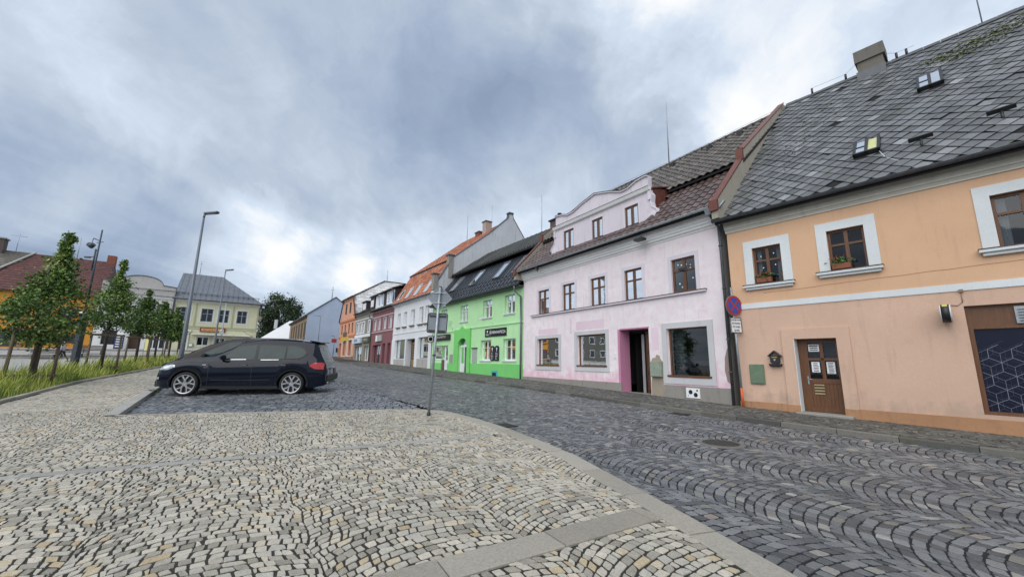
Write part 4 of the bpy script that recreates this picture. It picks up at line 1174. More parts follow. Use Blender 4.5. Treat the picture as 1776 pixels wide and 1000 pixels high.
for k, (a, b, c, e) in enumerate([q[:4] for q in lo_w[:3]]):
    mb = H.mb(); mb.box(a + .1, c - .5, .9, 1.5, b - .6, b + .05 + .25 * k); mb.box(c - .9, c - .6, 1.2, 1.5, b - .6, b + .55); mb.build('counter', plain('dim_brown_counter', (.06, .045, .035), .7), H.root)
    mb = H.mb(); mb.box(a + .3, a + .8, 2.12, 2.18, b + .5, e - .2); mb.box(c - 1.2, c - .3, 2.12, 2.18, b + .7, e - .5); mb.build('wall_picture', plain('dim_picture', (.10, .09, .09), .8, var=.6), H.root)
    H.trim(a, b - .04, c, e, (.17, .17, .20)[k], M_SHS, p=.03)
    H.window(a, b, c, e, d=.13, cols=1, split=None, frame=M_BROWN, gl=M_SHOP, fw=.05, back=False, name='shop_window')
    mb = H.mb(); mb.box(a - .06, c + .03, -.05, .15, b - .01, b + .05); mb.build('sill_board', M_BROWN, H.root)
    mb = H.mb(); D_ = 2.2
    mb.face([(a - .3, .2, b - .7), (a - .3, D_, b - .7), (a - .3, D_, e + .3), (a - .3, .2, e + .3)])
    mb.face([(c + .3, .2, b - .7), (c + .3, D_, b - .7), (c + .3, D_, e + .3), (c + .3, .2, e + .3)])
    mb.face([(a - .3, D_, b - .7), (c + .3, D_, b - .7), (c + .3, D_, e + .3), (a - .3, D_, e + .3)])
    mb.face([(a - .3, .2, e + .3), (c + .3, .2, e + .3), (c + .3, D_, e + .3), (a - .3, D_, e + .3)])
    mb.face([(a - .3, .2, b - .7), (c + .3, .2, b - .7), (c + .3, D_, b - .7), (a - .3, D_, b - .7)])
    mb.build('room', plain('dark_shop_room', (.022, .021, .021), .9, var=.4, scale=2), H.root)
    mb = H.mb()
    if k < 2: mb.box(c - .26, c + .05, .35, .40, b - .3, e); mb.build('pale_partition', M_CURT, H.root)
    else:
        for j in range(16):
            for i in range(3):
                x = 1.84 + i * .145 + (.07 if j % 2 else 0); mb.box(x, x + .135, .42, .50, 1.0 + j * .115, 1.105 + j * .115)
        mb.build('grey_brick_pillar', plain('pale_grey_brick', (.30, .34, .37), .8, var=.25), H.root)
# doorway with deep pink reveal, dark hall, half-open brown door
mb = H.mb(); mb.box(4.488, 4.50, .0, .56, .1, 2.97); mb.box(3.06, 4.49, .0, .56, 2.965, 2.98); mb.build('deep_pink_reveal', M_PKD, H.root)
mb = H.mb(); mb.box(4.49, 4.60, -.008, -.002, .75, 2.99); mb.box(3.02, 4.5, -.008, -.002, 2.985, 3.02); mb.build('deep_pink_edge', M_PKD, H.root)
mb = H.mb(); mb.box(3.0, 4.6, .56, .60, 2.85, 3.05); mb.box(3.05, 4.45, 1.6, 1.65, 0, 3); mb.face([(3.05, .55, .3), (3.05, 1.6, .3), (3.05, 1.6, 3), (3.05, .55, 3)]); mb.face([(4.49, .9, .3), (4.49, 1.6, .3), (4.49, 1.6, 3), (4.49, .9, 3)]); mb.build('hall', M_DARK, H.root)
mb = H.mb(); mb.box(3.06, 3.62, .50, .56, .52, 2.90); dr = mb.build('door_leaf', M_DBROWN, H.root)
for b, e in ((.65, 1.2), (1.35, 2.0), (2.1, 2.8)):
    mb = H.mb(); mb.box(3.15, 3.53, .485, .50, b, e); mb.build('door_board', M_BROWN, dr)
mb = H.mb(); mb.box(3.80, 3.92, .62, .66, .52, 2.8); mb.build('pale_inner_frame', plain('grey_inner_frame', (.30, .30, .31), .7), H.root)
mb = H.mb(); mb.box(2.95, 4.52, -.05, .62, 0, .52); mb.build('door_step', M_CONC, H.root, bevel=.02)
# plinth in two heights, worn patch with meter box, vents
mb = H.mb(); mb.box(4.45, 11.5, -.05, -.002, -.3, .88); mb.build('plinth', M_CONC, H.root)
mb = H.mb(); mb.box(-.02, 2.46, -.03, -.002, -.3, .92); mb.build('plinth_block', M_CONC, H.root)
M_BARE = plaster('bare_sandy_render', (.36, .31, .24), (.15, .13, .1), .7)
mb = H.mb(); mb.prism([(2.46, -.006, -.2), (3.02, -.006, -.2), (3.02, -.006, .95), (2.99, -.006, 1.15), (3.03, -.006, 1.65), (2.94, -.006, 1.84), (2.80, -.006, 1.86), (2.75, -.006, 1.97), (2.62, -.006, 1.94), (2.58, -.006, 1.82), (2.48, -.006, 1.70), (2.50, -.006, 1.1)], (0, .004, 0)); mb.build('bare_patch', M_BARE, H.root)
mb = H.mb(); mb.prism([(-.02, -.006, 1.0), (.16, -.006, 1.12), (.22, -.006, 1.45), (.19, -.006, 1.85), (.10, -.006, 2.12), (-.02, -.006, 2.2)], (0, .004, 0)); mb.build('bare_patch', plaster('grey_brown_bare', (.33, .25, .22), (.15, .13, .1), .7), H.root)
for a, c, b, e in ((8.5, 10.1, 3.02, 3.32), (5.35, 7.15, 3.12, 3.50), (2.62, 2.92, 2.15, 2.96)):
    mb = H.mb(); n_ = 12
    lowp = [(a + (c - a) * q / n_, -.004, b + random.uniform(-.02, .02)) for q in range(n_ + 1)]; hi = [(a + (c - a) * q / n_, -.004, e + random.uniform(-.02, .02)) for q in range(n_, -1, -1)]
    mb.prism(lowp + hi, (0, .003, 0)); mb.build('old_paint_patch', M_PKP, H.root)
for a, z in ((7.42, 3.55), (6.0, 3.52), (5.4, 3.62), (4.55, 3.66), (5.0, 3.48), (3.95, 3.55), (3.4, 3.75)):
    mb = H.mb(); mb.prism([(a - .05, -.004, z - .1), (a, -.004, z - .04), (a + .05, -.004, z - .1), (a + .015, -.004, z), (a + .01, -.004, z + .16), (a - .01, -.004, z + .16), (a - .015, -.004, z)], (0, .003, 0)); mb.build('anchor_mark', M_PKP, H.root)
mb = H.mb(); mb.prism([(7.45, -.004, 2.95), (7.60, -.004, 3.0), (7.58, -.004, 3.75), (7.48, -.004, 3.72)], (0, .003, 0)); mb.build('old_paint_patch', M_PKP, H.root)
mx = thing('meter_box', 'grey green metal box on the bare wall patch beside the pink doorway', 'meter box', H.world(2.73, 0, 1.45), math.atan2(-UP_[1], -UP_[0]))
mb = MB(); mb.box(-.23, .23, -.14, -.005, -.27, .27); mb.build('body', plain('grey_green_metal', (.27, .31, .25), .6, var=.2), mx, bevel=.008)
mb = MB(); mb.box(-.20, .20, -.152, -.14, -.24, .24); d_ = mb.build('door_panel', MATS['grey_green_metal'], mx)
mb = MB(); mb.disc((-.05, -.152, .02), (0, -1, 0), .018, .01, 12); mb.disc((.02, -.152, .04), (0, -1, 0), .014, .01, 12); mb.build('lock', M_RAIL, d_)
vp = thing('vent_plate', 'white tiled square in the plinth with two round holes', 'vent', H.world(1.34, -.03, .70), math.atan2(-UP_[1], -UP_[0]))
mb = MB(); mb.box(-.25, .25, -.02, -.002, -.16, .16); mb.build('plate', M_PAPER, vp)
for x, z, r in ((-.08, .03, .07), (.10, -.05, .07), (.16, .09, .03), (-.17, -.09, .015)):
    mb = MB(); mb.disc((x, -.022, z), (0, -1, 0), r, .006, 18); mb.build('hole', M_DARK, vp)
mb = H.mb(); mb.box(4.72, 4.80, -.03, -.002, 1.85, 2.05); mb.box(4.74, 4.77, -.015, -.002, 1.35, 1.7); mb.build('door_bell', M_PAPER, H.root)
# eaves
H.cornice(-.02, 11.52, 6.12, 6.56, .26, plaster('white_cornice', (.84, .84, .83), (.5, .5, .5), .3), steps=5)
H.gutter(.02, 11.55, -.50, 6.66, plain('bright_zinc', (.42, .45, .47), .45, .3, var=.2), r=.06)
M_RT = tinted('brown_concrete_tile', [(0, (.070, .043, .038)), (.5, (.095, .060, .053)), (.9, (.115, .075, .067)), (1, (.16, .11, .10))], .33, 20, .3, .004, spec=.7)
M_RT2 = tinted('grey_brown_tile', [(0, (.085, .072, .062)), (.5, (.115, .10, .087)), (.9, (.14, .122, .106)), (1, (.18, .16, .14))], .5, 20, .3, .004, spec=.45)
LO0, LO1 = (-.48, 6.66), (1.5, 8.62)
HI0, HI1 = (1.32, 8.74), (5.0, 12.02)
rm = H.mb(); slab_quad(rm, [(0.0, LO0[0] + .05, LO0[1] - .06), (11.54, LO0[0] + .05, LO0[1] - .06), (11.54, LO1[0], LO1[1]), (0.0, LO1[0], LO1[1])], .08)
slab_quad(rm, [(-.3, HI0[0], HI0[1] - .03), (11.54, HI0[0], HI0[1] - .03), (11.54, HI1[0], HI1[1]), (-.3, HI1[0], HI1[1])], .08)
rm.face([(-.3, 5, 12), (11.54, 5, 12), (11.54, 9.4, 6.2), (-.3, 9.4, 6.2)])
prf = rm.build('roof', plain('roof_underlay', (.03, .03, .03)), H.root)
def in_dormer(W):
    P = W[:, :2] - H.A; a = P @ H.u; d = P @ H.n
    return (a > 2.85) & (a < 9.15) & (d > .12) & (d < 1.9)
tiles(H, prf, 'pan', (0.0, LO0[0], LO0[1]), (11.54, LO0[0], LO0[1]), (11.54, LO1[0], LO1[1]), (0.0, LO1[0], LO1[1]), M_RT, 'roof_tile', .30, .345, n_single=170, cut=in_dormer)
tiles(H, prf, 'pan', (-.3, HI0[0], HI0[1]), (11.54, HI0[0], HI0[1]), (11.54, HI1[0], HI1[1]), (-.3, HI1[0], HI1[1]), M_RT2, 'upper_roof_tile', .30, .345, n_single=130)
mb = H.mb()
for k in range(30): mb.tube([(-.25 + k * .4, 5.0, 12.05), (.17 + k * .4, 5.0, 12.05)], [.12, .10], 8)
mb.build('ridge_tile', M_RT2, prf)
mb = H.mb(); mb.tube([(0, 5, 12.25), (4, 5, 12.2), (8, 5, 12.27), (11.5, 5, 12.2)], .008, 4); mb.build('lightning_wire', M_RAIL, prf)
mb = H.mb(); mb.tube([(5.25, 5.0, 12.0), (5.22, 5.0, 14.6), (5.20, 5.0, 15.7)], [.03, .022, .01], 8); mb.build('mast', M_RAIL, prf)
for a in (1.2, 2.6, 4.6, 6.4, 8.4): 
    mb = H.mb(); mb.box(a - .12, a + .12, 4.25, 4.55, 11.35, 11.62); mb.build('vent_tile', M_BLACK, prf)
# party walls with metal caps
def fire_wall(a, w, name, side):
    w *= .75
    mb = H.mb(); prof = [(-.55, 6.2), (-.55, 6.75), (1.35, 8.78), (1.40, 9.15), (5.0, 12.35), (5.3, 12.35), (9.3, 6.4), (9.3, 6.2)]
    mb.prism([(a, p[0], p[1]) for p in prof], (w, 0, 0))
    o = mb.build(name, M_FIRE, H.root)
    mb = H.mb()
    for p, q in (((-.60, 6.76), (1.33, 8.84)), ((1.33, 9.12), (5.05, 12.40))):
        mb.prism([(a - .02, p[0], p[1]), (a + w + .02, p[0], p[1]), (a + w + .02, p[0] + .02, p[1] + .05), (a - .02, p[0] + .02, p[1] + .05)], (0, q[0] - p[0], q[1] - p[1]))
    mb.box(a - .02, a + w + .02, 1.28, 1.36, 8.75, 9.2)
    mb.box(a - .04, a + w + .04, -.62, -.54, 6.45, 6.8)
    mb.build('metal_cap', M_REDM, o)
fire_wall(-.28, .27, 'party_wall', 1)
fire_wall(11.54, .26, 'party_wall', -1)
# dormer gable
dmr = H.mb(); dp = .25
out = [(2.92, 8.64), (2.92, 9.12), (3.05, 9.16), (3.5, 9.12), (4.0, 8.96), (4.35, 8.96), (5.0, 9.20), (5.95, 9.44), (6.9, 9.24), (7.5, 9.05), (7.95, 9.02), (8.4, 9.17), (8.75, 9.22), (8.92, 9.2), (8.92, 8.64)]
dwin = [(7.49, 7.20, 8.27, 8.26), (5.49, 7.19, 6.20, 8.23), (3.47, 7.2, 4.19, 8.17)]
H.wall(2.92, 8.92, 6.95, 8.64, dwin, M_PKL, name='dormer_wall', d=dp, rev=.12)
mb = H.mb(); mb.prism([(a, dp, z) for a, z in out], (0, .22, 0)); par = mb.build('dormer_parapet', M_PKL, H.root)
mb = H.mb()
for (a0, z0), (a1, z1) in zip(out[1:-2], out[2:-1]): mb.prism([(a0, dp - .07, z0), (a1, dp - .07, z1), (a1, dp - .07, z1 + .055), (a0, dp - .07, z0 + .055)], (0, .36, 0))
mb.build('parapet_coping', MATS['lilac_white'], par)
mb = H.mb()
for (a0, z0), (a1, z1) in zip(out[1:-2], out[2:-1]): mb.prism([(a0, dp - .09, z0 + .056), (a1, dp - .09, z1 + .056), (a1, dp - .09, z1 + .075), (a0, dp - .09, z0 + .075)], (0, .40, 0))
mb.build('parapet_sheet', M_GUT, par)
mb = H.mb(); mb.prism([(2.80, dp - .002, 8.46), (2.80, dp - .10, 8.50), (2.80, dp - .16, 8.64), (2.80, dp - .002, 8.64)], (6.24, 0, 0)); mb.build('dormer_cornice', plaster('white_cornice', (.66, .66, .655)), H.root)
mb = H.mb(); mb.box(2.82, 9.02, dp - .17, dp + .02, 8.641, 8.66); mb.build('dormer_sheet', M_GUT, H.root)
for a, b, c, e in dwin:
    H.trim(a, b, c, e, .09, MATS['lilac_white'], p=.018, sides=('l', 'r', 't'), d=dp)
    H.window(a, b, c, e, d=dp + .03, split=None, fw=.07, sash=.05, back=True)
    mb = H.mb()
    for q in range(6):
        for x in (a + .2, c - .2): mb.disc((x + random.uniform(-.05, .05), dp + .055, b + .12 + q * .16), (0, 1, 0), .02, .003, 5)
    mb.build('paper_decoration', M_PAPER, H.root)
# scrolls with round medallions on both flanks
for sgn, a in ((-1, 2.92), (1, 8.92)):
    mb = H.mb(); pr = [(a, 8.46), (a + sgn * .10, 8.30), (a + sgn * .06, 8.0), (a + sgn * .10, 7.8), (a + sgn * .32, 7.62), (a + sgn * .42, 7.40), (a + sgn * .36, 7.1), (a + sgn * .3, 6.95), (a, 6.95)]
    mb.prism([(x, dp, z) for x, z in pr], (0, .2, 0)); sc_ = mb.build('scroll', M_PKL, H.root)
    mb = H.mb()
    for (a0, z0), (a1, z1) in zip(pr[:-2], pr[1:-1]): mb.prism([(a0, dp - .03, z0), (a1, dp - .03, z1), (a1 + sgn * .05, dp - .03, z1), (a0 + sgn * .05, dp - .03, z0)], (0, .25, 0))
    mb.build('scroll_edge', MATS['lilac_white'], sc_)
    mb = H.mb(); mb.disc((a + sgn * .12, dp - .001, 7.36), (0, -1, 0), .19, .03, 24); md = mb.build('medallion', MATS['lilac_white'], sc_)
    mb = H.mb(); mb.box(a - .12 if sgn < 0 else a - .02, a + .02 if sgn < 0 else a + .12, dp - .06, dp + .1, 8.1, 8.48); mb.build('console', MATS['lilac_white'], H.root)
mb = H.mb()
for a in (2.86, 8.98):
    mb.face([(a, dp + .1, 6.9), (a, dp + .1, 8.66), (a, 1.55, 8.80), (a, 1.5, 8.5)])
mb.prism([(2.80, dp + .15, 8.62), (9.04, dp + .15, 8.62), (9.04, 1.75, 9.0), (2.80, 1.75, 9.0)], (0, 0, .05))
for k in range(4): mb.box(2.835, 2.86, dp + .25 + k * .33, dp + .27 + k * .33, 7.6 + k * .3, 8.66)
mb.build('dormer_cheek', M_REDM, H.root)
# rainwater head and downpipe between pink and orange houses, street lamp bracket, lights
mb = H.mb(); mb.tube([(.0, -.50, 6.60), (.02, -.45, 6.35), (-.02, -.12, 6.05), (-.02, -.09, 5.5), (-.02, -.09, .35)], .045, 10)
for z in (5.4, 4.0, 2.4, 1.4): mb.disc((-.02, -.09, z), (0, 0, 1), .068, .03, 12)
pipe = mb.build('downpipe', M_GUT, H.root)
mb = H.mb(); mb.prism([(-.10, -.62, 6.58), (.14, -.62, 6.58), (.10, -.58, 6.38), (-.06, -.58, 6.38)], (0, .2, 0)); mb.tube([(-.45, -.42, 6.75), (-.2, -.44, 6.50), (.0, -.5, 6.45)], .05, 8); mb.build('rainwater_head', M_ZINC, pipe)
mb = H.mb(); mb.tube([(1.1, .0, 4.95), (1.1, -.25, 4.95), (1.12, -.45, 4.85)], .012, 6); mb.box(1.02, 1.2, -.62, -.35, 4.74, 4.82); mb.build('wall_camera', M_BLACK, H.root)
mb = H.mb(); mb.box(9.5, 9.6, -.60, -.45, 6.42, 6.56); mb.tube([(9.55, -.5, 6.3), (9.55, -.5, 6.6)], .03, 6); mb.box(2.7, 3.1, -.57, -.3, 6.28, 6.36); mb.build('eaves_light', M_BLACK, H.root)

# ================= green house
UG = (-math.sin(R(35)), math.cos(R(35)))
M_GR = plaster('light_green_render', (.48, .78, .42), (.28, .52, .25), .5)
M_GRD = plaster('green_dado', (.20, .60, .18), (.08, .30, .08), .35)
H = House('green_house', 'bright green house with a dark metal mansard roof and an arched doorway', (.673, 22.243), UG, True)
HG = H
W_ = 12.25
gup = [(.86, 4.46, 1.92, 5.58), (3.36, 4.42, 4.46, 5.55), (6.48, 4.40, 7.58, 5.55), (9.74, 4.40, 10.80, 5.55)]
glo = [(.74, 1.72, 2.02, 2.98, .22), (3.36, 1.72, 4.62, 2.98, .22), (6.28, .2, 7.56, 3.22, .7), (9.34, .9, 10.38, 2.80, .25), (10.38, 1.72, 12.0, 2.80, .25)]
H.wall(0.01, W_, 0.0, 5.95, gup + glo, M_GR, rev=.20)
H.shell(0.01, W_, 0, 5.95, 9, M_CONC)
for a, b, c, e in gup:
    H.window(a, b, c, e, d=.14, cols=2, split=.66, frame=M_WHITEW, fw=.055, sash=.04, curtain=.2)
    H.sill(a - .08, c + .08, b, M_WHITEW, p=.09, t=.05)
for a, b, c, e, _ in glo[:2]:
    H.window(a, b, c, e, d=.15, cols=2, split=.64, frame=M_WHITEW, fw=.07, sash=.02, back=True)
    H.sill(a - .12, c + .04, b, M_WHITEW, p=.07, t=.05)
mb = H.mb(); mb.box(.0, 5.85, -.045, -.002, -.2, 1.52); mb.box(8.25, 9.3, -.045, -.002, -.2, 1.5); mb.box(10.4, W_, -.045, -.002, -.2, 1.5); mb.build('dado', M_GRD, H.root)
mb = H.mb(); mb.box(.0, 5.9, -.05, -.002, 3.83, 3.90)
mb.box(8.2, W_, -.05, -.002, 3.75, 3.82)
pk = [(5.9, 3.86), (6.6, 3.80), (6.95, 4.02), (7.05, 4.10), (7.2, 4.02), (7.5, 3.78), (8.2, 3.78)]
for (a0, z0), (a1, z1) in zip(pk[:-1], pk[1:]): mb.prism([(a0, -.09, z0), (a1, -.09, z1), (a1, -.09, z1 + .07), (a0, -.09, z0 + .07)], (0, .085, 0))
mb.build('string_course', M_GR, H.root)
# projecting porch bay round the arched door
mb = H.mb(); n_ = 12; cx, rr = 6.92, .64
arc = [(cx + rr * math.cos(math.pi * q / n_), 2.72 + .5 * math.sin(math.pi * q / n_)) for q in range(n_ + 1)]
for (a0, z0), (a1, z1) in zip(arc[:-1], arc[1:]): mb.prism([(a0, -.12, z0), (a1, -.12, z1), (a1, -.12, 3.84), (a0, -.12, 3.84)], (0, .82, 0))
mb.box(5.88, cx - rr, -.12, -.002, -.2, 3.84); mb.box(cx + rr, 8.2, -.12, -.002, -.2, 3.84)
mb.prism([(6.75, -.12, 3.841), (7.3, -.12, 3.841), (7.05, -.12, 4.06)], (0, .115, 0))
mb.build('porch_bay', plaster('mid_green_render', (.20, .62, .17), (.1, .35, .1), .25), H.root)
mb = H.mb(); dd = .10
for q in ((6.29, 6.36, .45, 2.75), (7.48, 7.55, .45, 2.75), (6.36, 7.48, 2.62, 2.75), (6.96, 7.04, .45, 2.62)): mb.box(q[0], q[1], dd, dd + .06, q[2], q[3])
mb.box(7.04, 7.48, dd, dd + .05, .45, 1.5)
dr = mb.build('door', M_WHITEW, H.root)
mb = H.mb(); mb.face([(7.04, dd + .02, 1.5), (7.48, dd + .02, 1.5), (7.48, dd + .02, 2.62), (7.04, dd + .02, 2.62)]); mb.build('pane', M_GLASS, dr)
mb = H.mb(); mb.face([(6.30, dd + .02, 2.75), (7.54, dd + .02, 2.75)] + [(cx + .61 * math.cos(math.pi * q / 10), dd + .02, 2.75 + .46 * math.sin(math.pi * q / 10)) for q in range(9, 0, -1)]); mb.build('fanlight_pane', M_GLASS, dr)
mb = H.mb(); mb.box(6.2, 7.6, .9, .92, .2, 3.3); mb.build('dark_hall', M_DARK, dr)
# shop front on the far side: white door and window under the black sign
mb = H.mb()
for q in ((9.36, 9.44, 1.0, 2.78), (9.96, 10.10, .95, 2.78), (10.1, 11.98, 1.74, 1.82), (11.92, 11.98, 1.82, 2.78), (9.44, 11.98, 2.70, 2.79)): mb.box(q[0], q[1], .12, .18, q[2], q[3])
mb.box(9.44, 9.96, .12, .17, 1.0, 1.72)
sf = mb.build('shop_front', M_WHITEW, H.root)
for a, c, b, e in ((9.44, 9.96, 1.76, 2.70), (10.1, 11.92, 1.82, 2.70)):
    mb = H.mb(); mb.face([(a, .15, b), (c, .15, b), (c, .15, e), (a, .15, e)]); mb.build('pane', M_GLASS, sf)
mb = H.mb(); mb.box(9.3, 12, .7, .72, .8, 2.9); mb.build('dark_room', M_ROOM, sf)
mb = H.mb(); mb.box(10.10, 10.34, -.012, .12, .9, 1.72); mb.build('brown_panel', plain('brown_grey_panel', (.13, .085, .065), .7), sf)
# signs
M_SIGNK = plain('black_sign_board', (.012, .012, .014), .35)
M_LETW = plain('white_lettering', (.80, .80, .80), .5, var=.02)
sg = thing('black_shop_sign', 'black rectangular sign with a white emblem and pizza lettering between two green house windows', 'sign', H.world(2.84, -.01, 3.42), math.atan2(-UG[1], -UG[0]))
mb = MB(); mb.box(-1.2, 1.2, -.04, -.002, -.245, .245); mb.build('board', M_SIGNK, sg)
text(sg, 'DOBRANAPIZZA', .235, (.25, -.045, .0), M_LETW)
text(sg, 'MAKI', .15, (-.9, -.045, -.13), M_LETW)
mb = MB(); mb.disc((-.9, -.044, .08), (0, -1, 0), .07, .004, 16); mb.prism([(-.97, -.044, .06), (-.83, -.044, .06), (-.9, -.044, -.03)], (0, -.004, 0)); mb.box(-.57, -.555, -.045, -.04, -.18, .18); mb.build('emblem', M_LETW, sg)
sg = thing('black_bar_sign', 'long black light box sign over the white shop door of the green house', 'sign', H.world(10.35, -.02, 3.42), math.atan2(-UG[1], -UG[0]))
mb = MB(); mb.box(-1.4, 1.4, -.14, -.002, -.22, .20); mb.build('box', M_SIGNK, sg, bevel=.02)
text(sg, 'BAR KOMOTOV', .24, (.0, -.145, .0), plain('cream_lettering', (.62, .56, .48), .5))
sg = thing('round_hanging_sign', 'small round black and white sign sticking out past the bar sign', 'sign', H.world(11.95, -.3, 3.35), math.atan2(-UG[1], -UG[0]))
mb = MB(); mb.disc((-.03, 0, 0), (1, 0, 0), .30, .06, 24); mb.build('disc', M_SIGNK, sg)
mb = MB(); mb.disc((.032, 0, 0), (1, 0, 0), .24, .004, 24); mb.build('face_panel', M_LETW, sg); mb = MB(); mb.disc((.037, 0, 0), (1, 0, 0), .17, .003, 24); mb.build('emblem', M_SIGNK, sg)
for k, a in enumerate((2.62, 3.12)):
    sg = thing('menu_board', ('dark arched menu board nearer the big window' if k == 0 else 'dark arched menu board nearer the doorway'), 'menu board', H.world(a, -.02, 2.15), math.atan2(-UG[1], -UG[0]), 'menu boards on the green wall')
    mb = MB(); mb.prism([(-.23, -.03, -.45), (.23, -.03, -.45), (.23, -.03, .34)] + [(.23 * math.cos(R(q)), -.03, .34 + .12 * math.sin(R(q))) for q in (30, 60, 90, 120, 150)] + [(-.23, -.03, .34)], (0, .028, 0)); mb.build('board', plain('slate_blackboard', (.02, .022, .035), .5), sg)
    mb = MB(); mb.disc((0, -.032, .28), (0, -1, 0), .06, .004, 10); mb.box(-.02, .02, -.036, -.031, .1, .25)
    for q in range(5): mb.box(-.15 + .03 * random.random(), .02 + .12 * random.random(), -.036, -.031, -.35 + q * .09, -.33 + q * .09)
    mb.build('chalk_print', M_LETW, sg)
def wall_plate(name, lab, cat, a, z, w, h, mat, hs, t=.03, top=None):
    o = thing(name, lab, cat, hs.world(a, -.0, z), math.atan2(-UG[1], -UG[0]))
    mb = MB(); mb.box(-w / 2, w / 2, -t, -.002, -h / 2, h / 2); mb.build('panel', mat, o)
    if top: mb = MB(); mb.box(-w / 2 - .04, w / 2 + .04, -t - .05, -.002, h / 2, h / 2 + .06); mb.build('hood', top, o)
    return o
wall_plate('notice_case', 'pale grey notice case with a dark hood beside the arched door', 'notice case', 5.35, 2.0, .62, .95, plain('grey_panel', (.36, .40, .36), .5), H, top=M_BLACK)
wall_plate('gas_cabinet', 'grey green cabinet set in the wall between bar door and arch', 'cabinet', 8.75, 1.75, .5, .75, plain('grey_green_metal', (.27, .31, .25)), H)
wall_plate('cellar_hatch', 'turquoise framed cellar hatch low in the green wall', 'hatch', 2.82, .88, .62, .46, plain('turquoise_paint', (.05, .40, .42), .5), H, t=.07)
mb = H.mb(); mb.box(2.62, 3.0, -.10, -.06, .70, 1.0); mb.build('hatch_grille', M_DARK, H.root)
mb = H.mb(); mb.tube([(8.9, -.0, 4.55), (8.9, -.35, 4.6)], .015, 6); mb.box(8.8, 9.35, -.40, -.3, 4.55, 4.62); mb.tube([(8.7, -.03, 4.3), (8.7, -.03, 3.9)], .02, 6); mb.build('wall_lamp', M_WHITEW, H.root)
mb = H.mb(); mb.box(4.62, 4.9, -.02, -.002, 4.34, 4.44); mb.tube([(3.2, -.02, 4.02), (3.2, -.02, 4.1)], .03, 6); mb.build('wall_plate', M_WHITEW, H.root)
# roof: steep lower metal slope, overhanging upper slope
M_META = tinted('anthracite_metal_panel', [(0, (.045, .052, .062)), (1, (.07, .078, .09))], .34, 3, .05, .002, metal=.45)
M_META2 = tinted('lichened_metal_panel', [(0, (.06, .062, .058)), (1, (.095, .095, .085))], .5, 3, .1, .002, metal=.3, patch=((.12, .115, .07), 1.4, .55))
LG0, LG1, HG0, HG1 = (-.38, 5.98), (1.75, 8.55), (1.45, 8.78), (5.0, 11.35)
mb = H.mb(); slab_quad(mb, [(0.02, *LG0), (W_, *LG0), (W_, *LG1), (.02, *LG1)], .1); slab_quad(mb, [(-.1, *HG0), (W_ + .1, *HG0), (W_ + .9, *HG1), (-.1, *HG1)], .1)
mb.face([(-.1, 5, 11.3), (W_ + .9, 5, 11.3), (W_, 9.4, 6), (0, 9.4, 6)])
grf = mb.build('roof', plain('roof_underlay', (.03, .03, .03)), H.root)
def panels(h, parent, a0, a1, lo, hi, w, mat, name, seam=.03, lift=.012, skew=0.0):
    n = int(round((a1 - a0) / w)); w = (a1 - a0) / n
    L = math.hypot(hi[0] - lo[0], hi[1] - lo[1]); cu, su = (hi[0] - lo[0]) / L, (hi[1] - lo[1]) / L
    for k in range(n):
        x0, x1 = a0 + k * w, a0 + (k + 1) * w; sk0, sk1 = skew * k / n, skew * (k + 1) / n
        mb = h.mb(); o = lambda p, t: (p[0] - su * t, p[1] + cu * t)
        l1, h1 = o(lo, lift), o(hi, lift); l2, h2 = o(lo, lift + seam), o(hi, lift + seam)
        mb.face([(x0, *l1), (x1, *l1), (x1 + sk1, *h1), (x0 + sk0, *h1)])
        mb.face([(x0, *l1), (x0, *l2), (x0 + sk0, *h2), (x0 + sk0, *h1)]); mb.face([(x0 + .025, *l1), (x0 + .025, *l2), (x0 + .025 + sk0, *h2), (x0 + .025 + sk0, *h1)])
        mb.face([(x0, *l2), (x0 + .025, *l2), (x0 + .025 + sk0, *h2), (x0 + sk0, *h2)]); mb.face([(x0, *l1), (x0, *l2), (x0 + .025, *l2), (x0 + .025, *l1)])
        ob = mb.build(name, mat, parent); a_ = ob.data.attributes.new('tint', 'FLOAT', 'FACE'); a_.data.foreach_set('value', [random.random()] * len(ob.data.polygons))
panels(H, grf, .02, W_, LG0, LG1, .40, M_META, 'roof_panel')
panels(H, grf, -.1, W_ + .1, HG0, HG1, .55, M_META2, 'upper_roof_panel', skew=.8)
mb = H.mb()
for a in range(30):
    for t in (.35, .75, 1.15):
        x = .2 + a * .41 + (.2 if t == .75 else 0); L = 3.34; d0 = -.38 + 2.13 * t / L; z0 = 5.98 + 2.57 * t / L
        mb.box(x, x + .10, d0 - .045, d0, z0 + .0, z0 + .07)
sn = mb.build('snow_guard', M_BLACK, grf, kind='stuff')
mb = H.mb()
for a in range(40): mb.box(.1 + a * .31, .2 + a * .31, 1.50, 1.54, 8.82, 8.92)
mb.build('upper_snow_guard', M_BLACK, grf, kind='stuff')
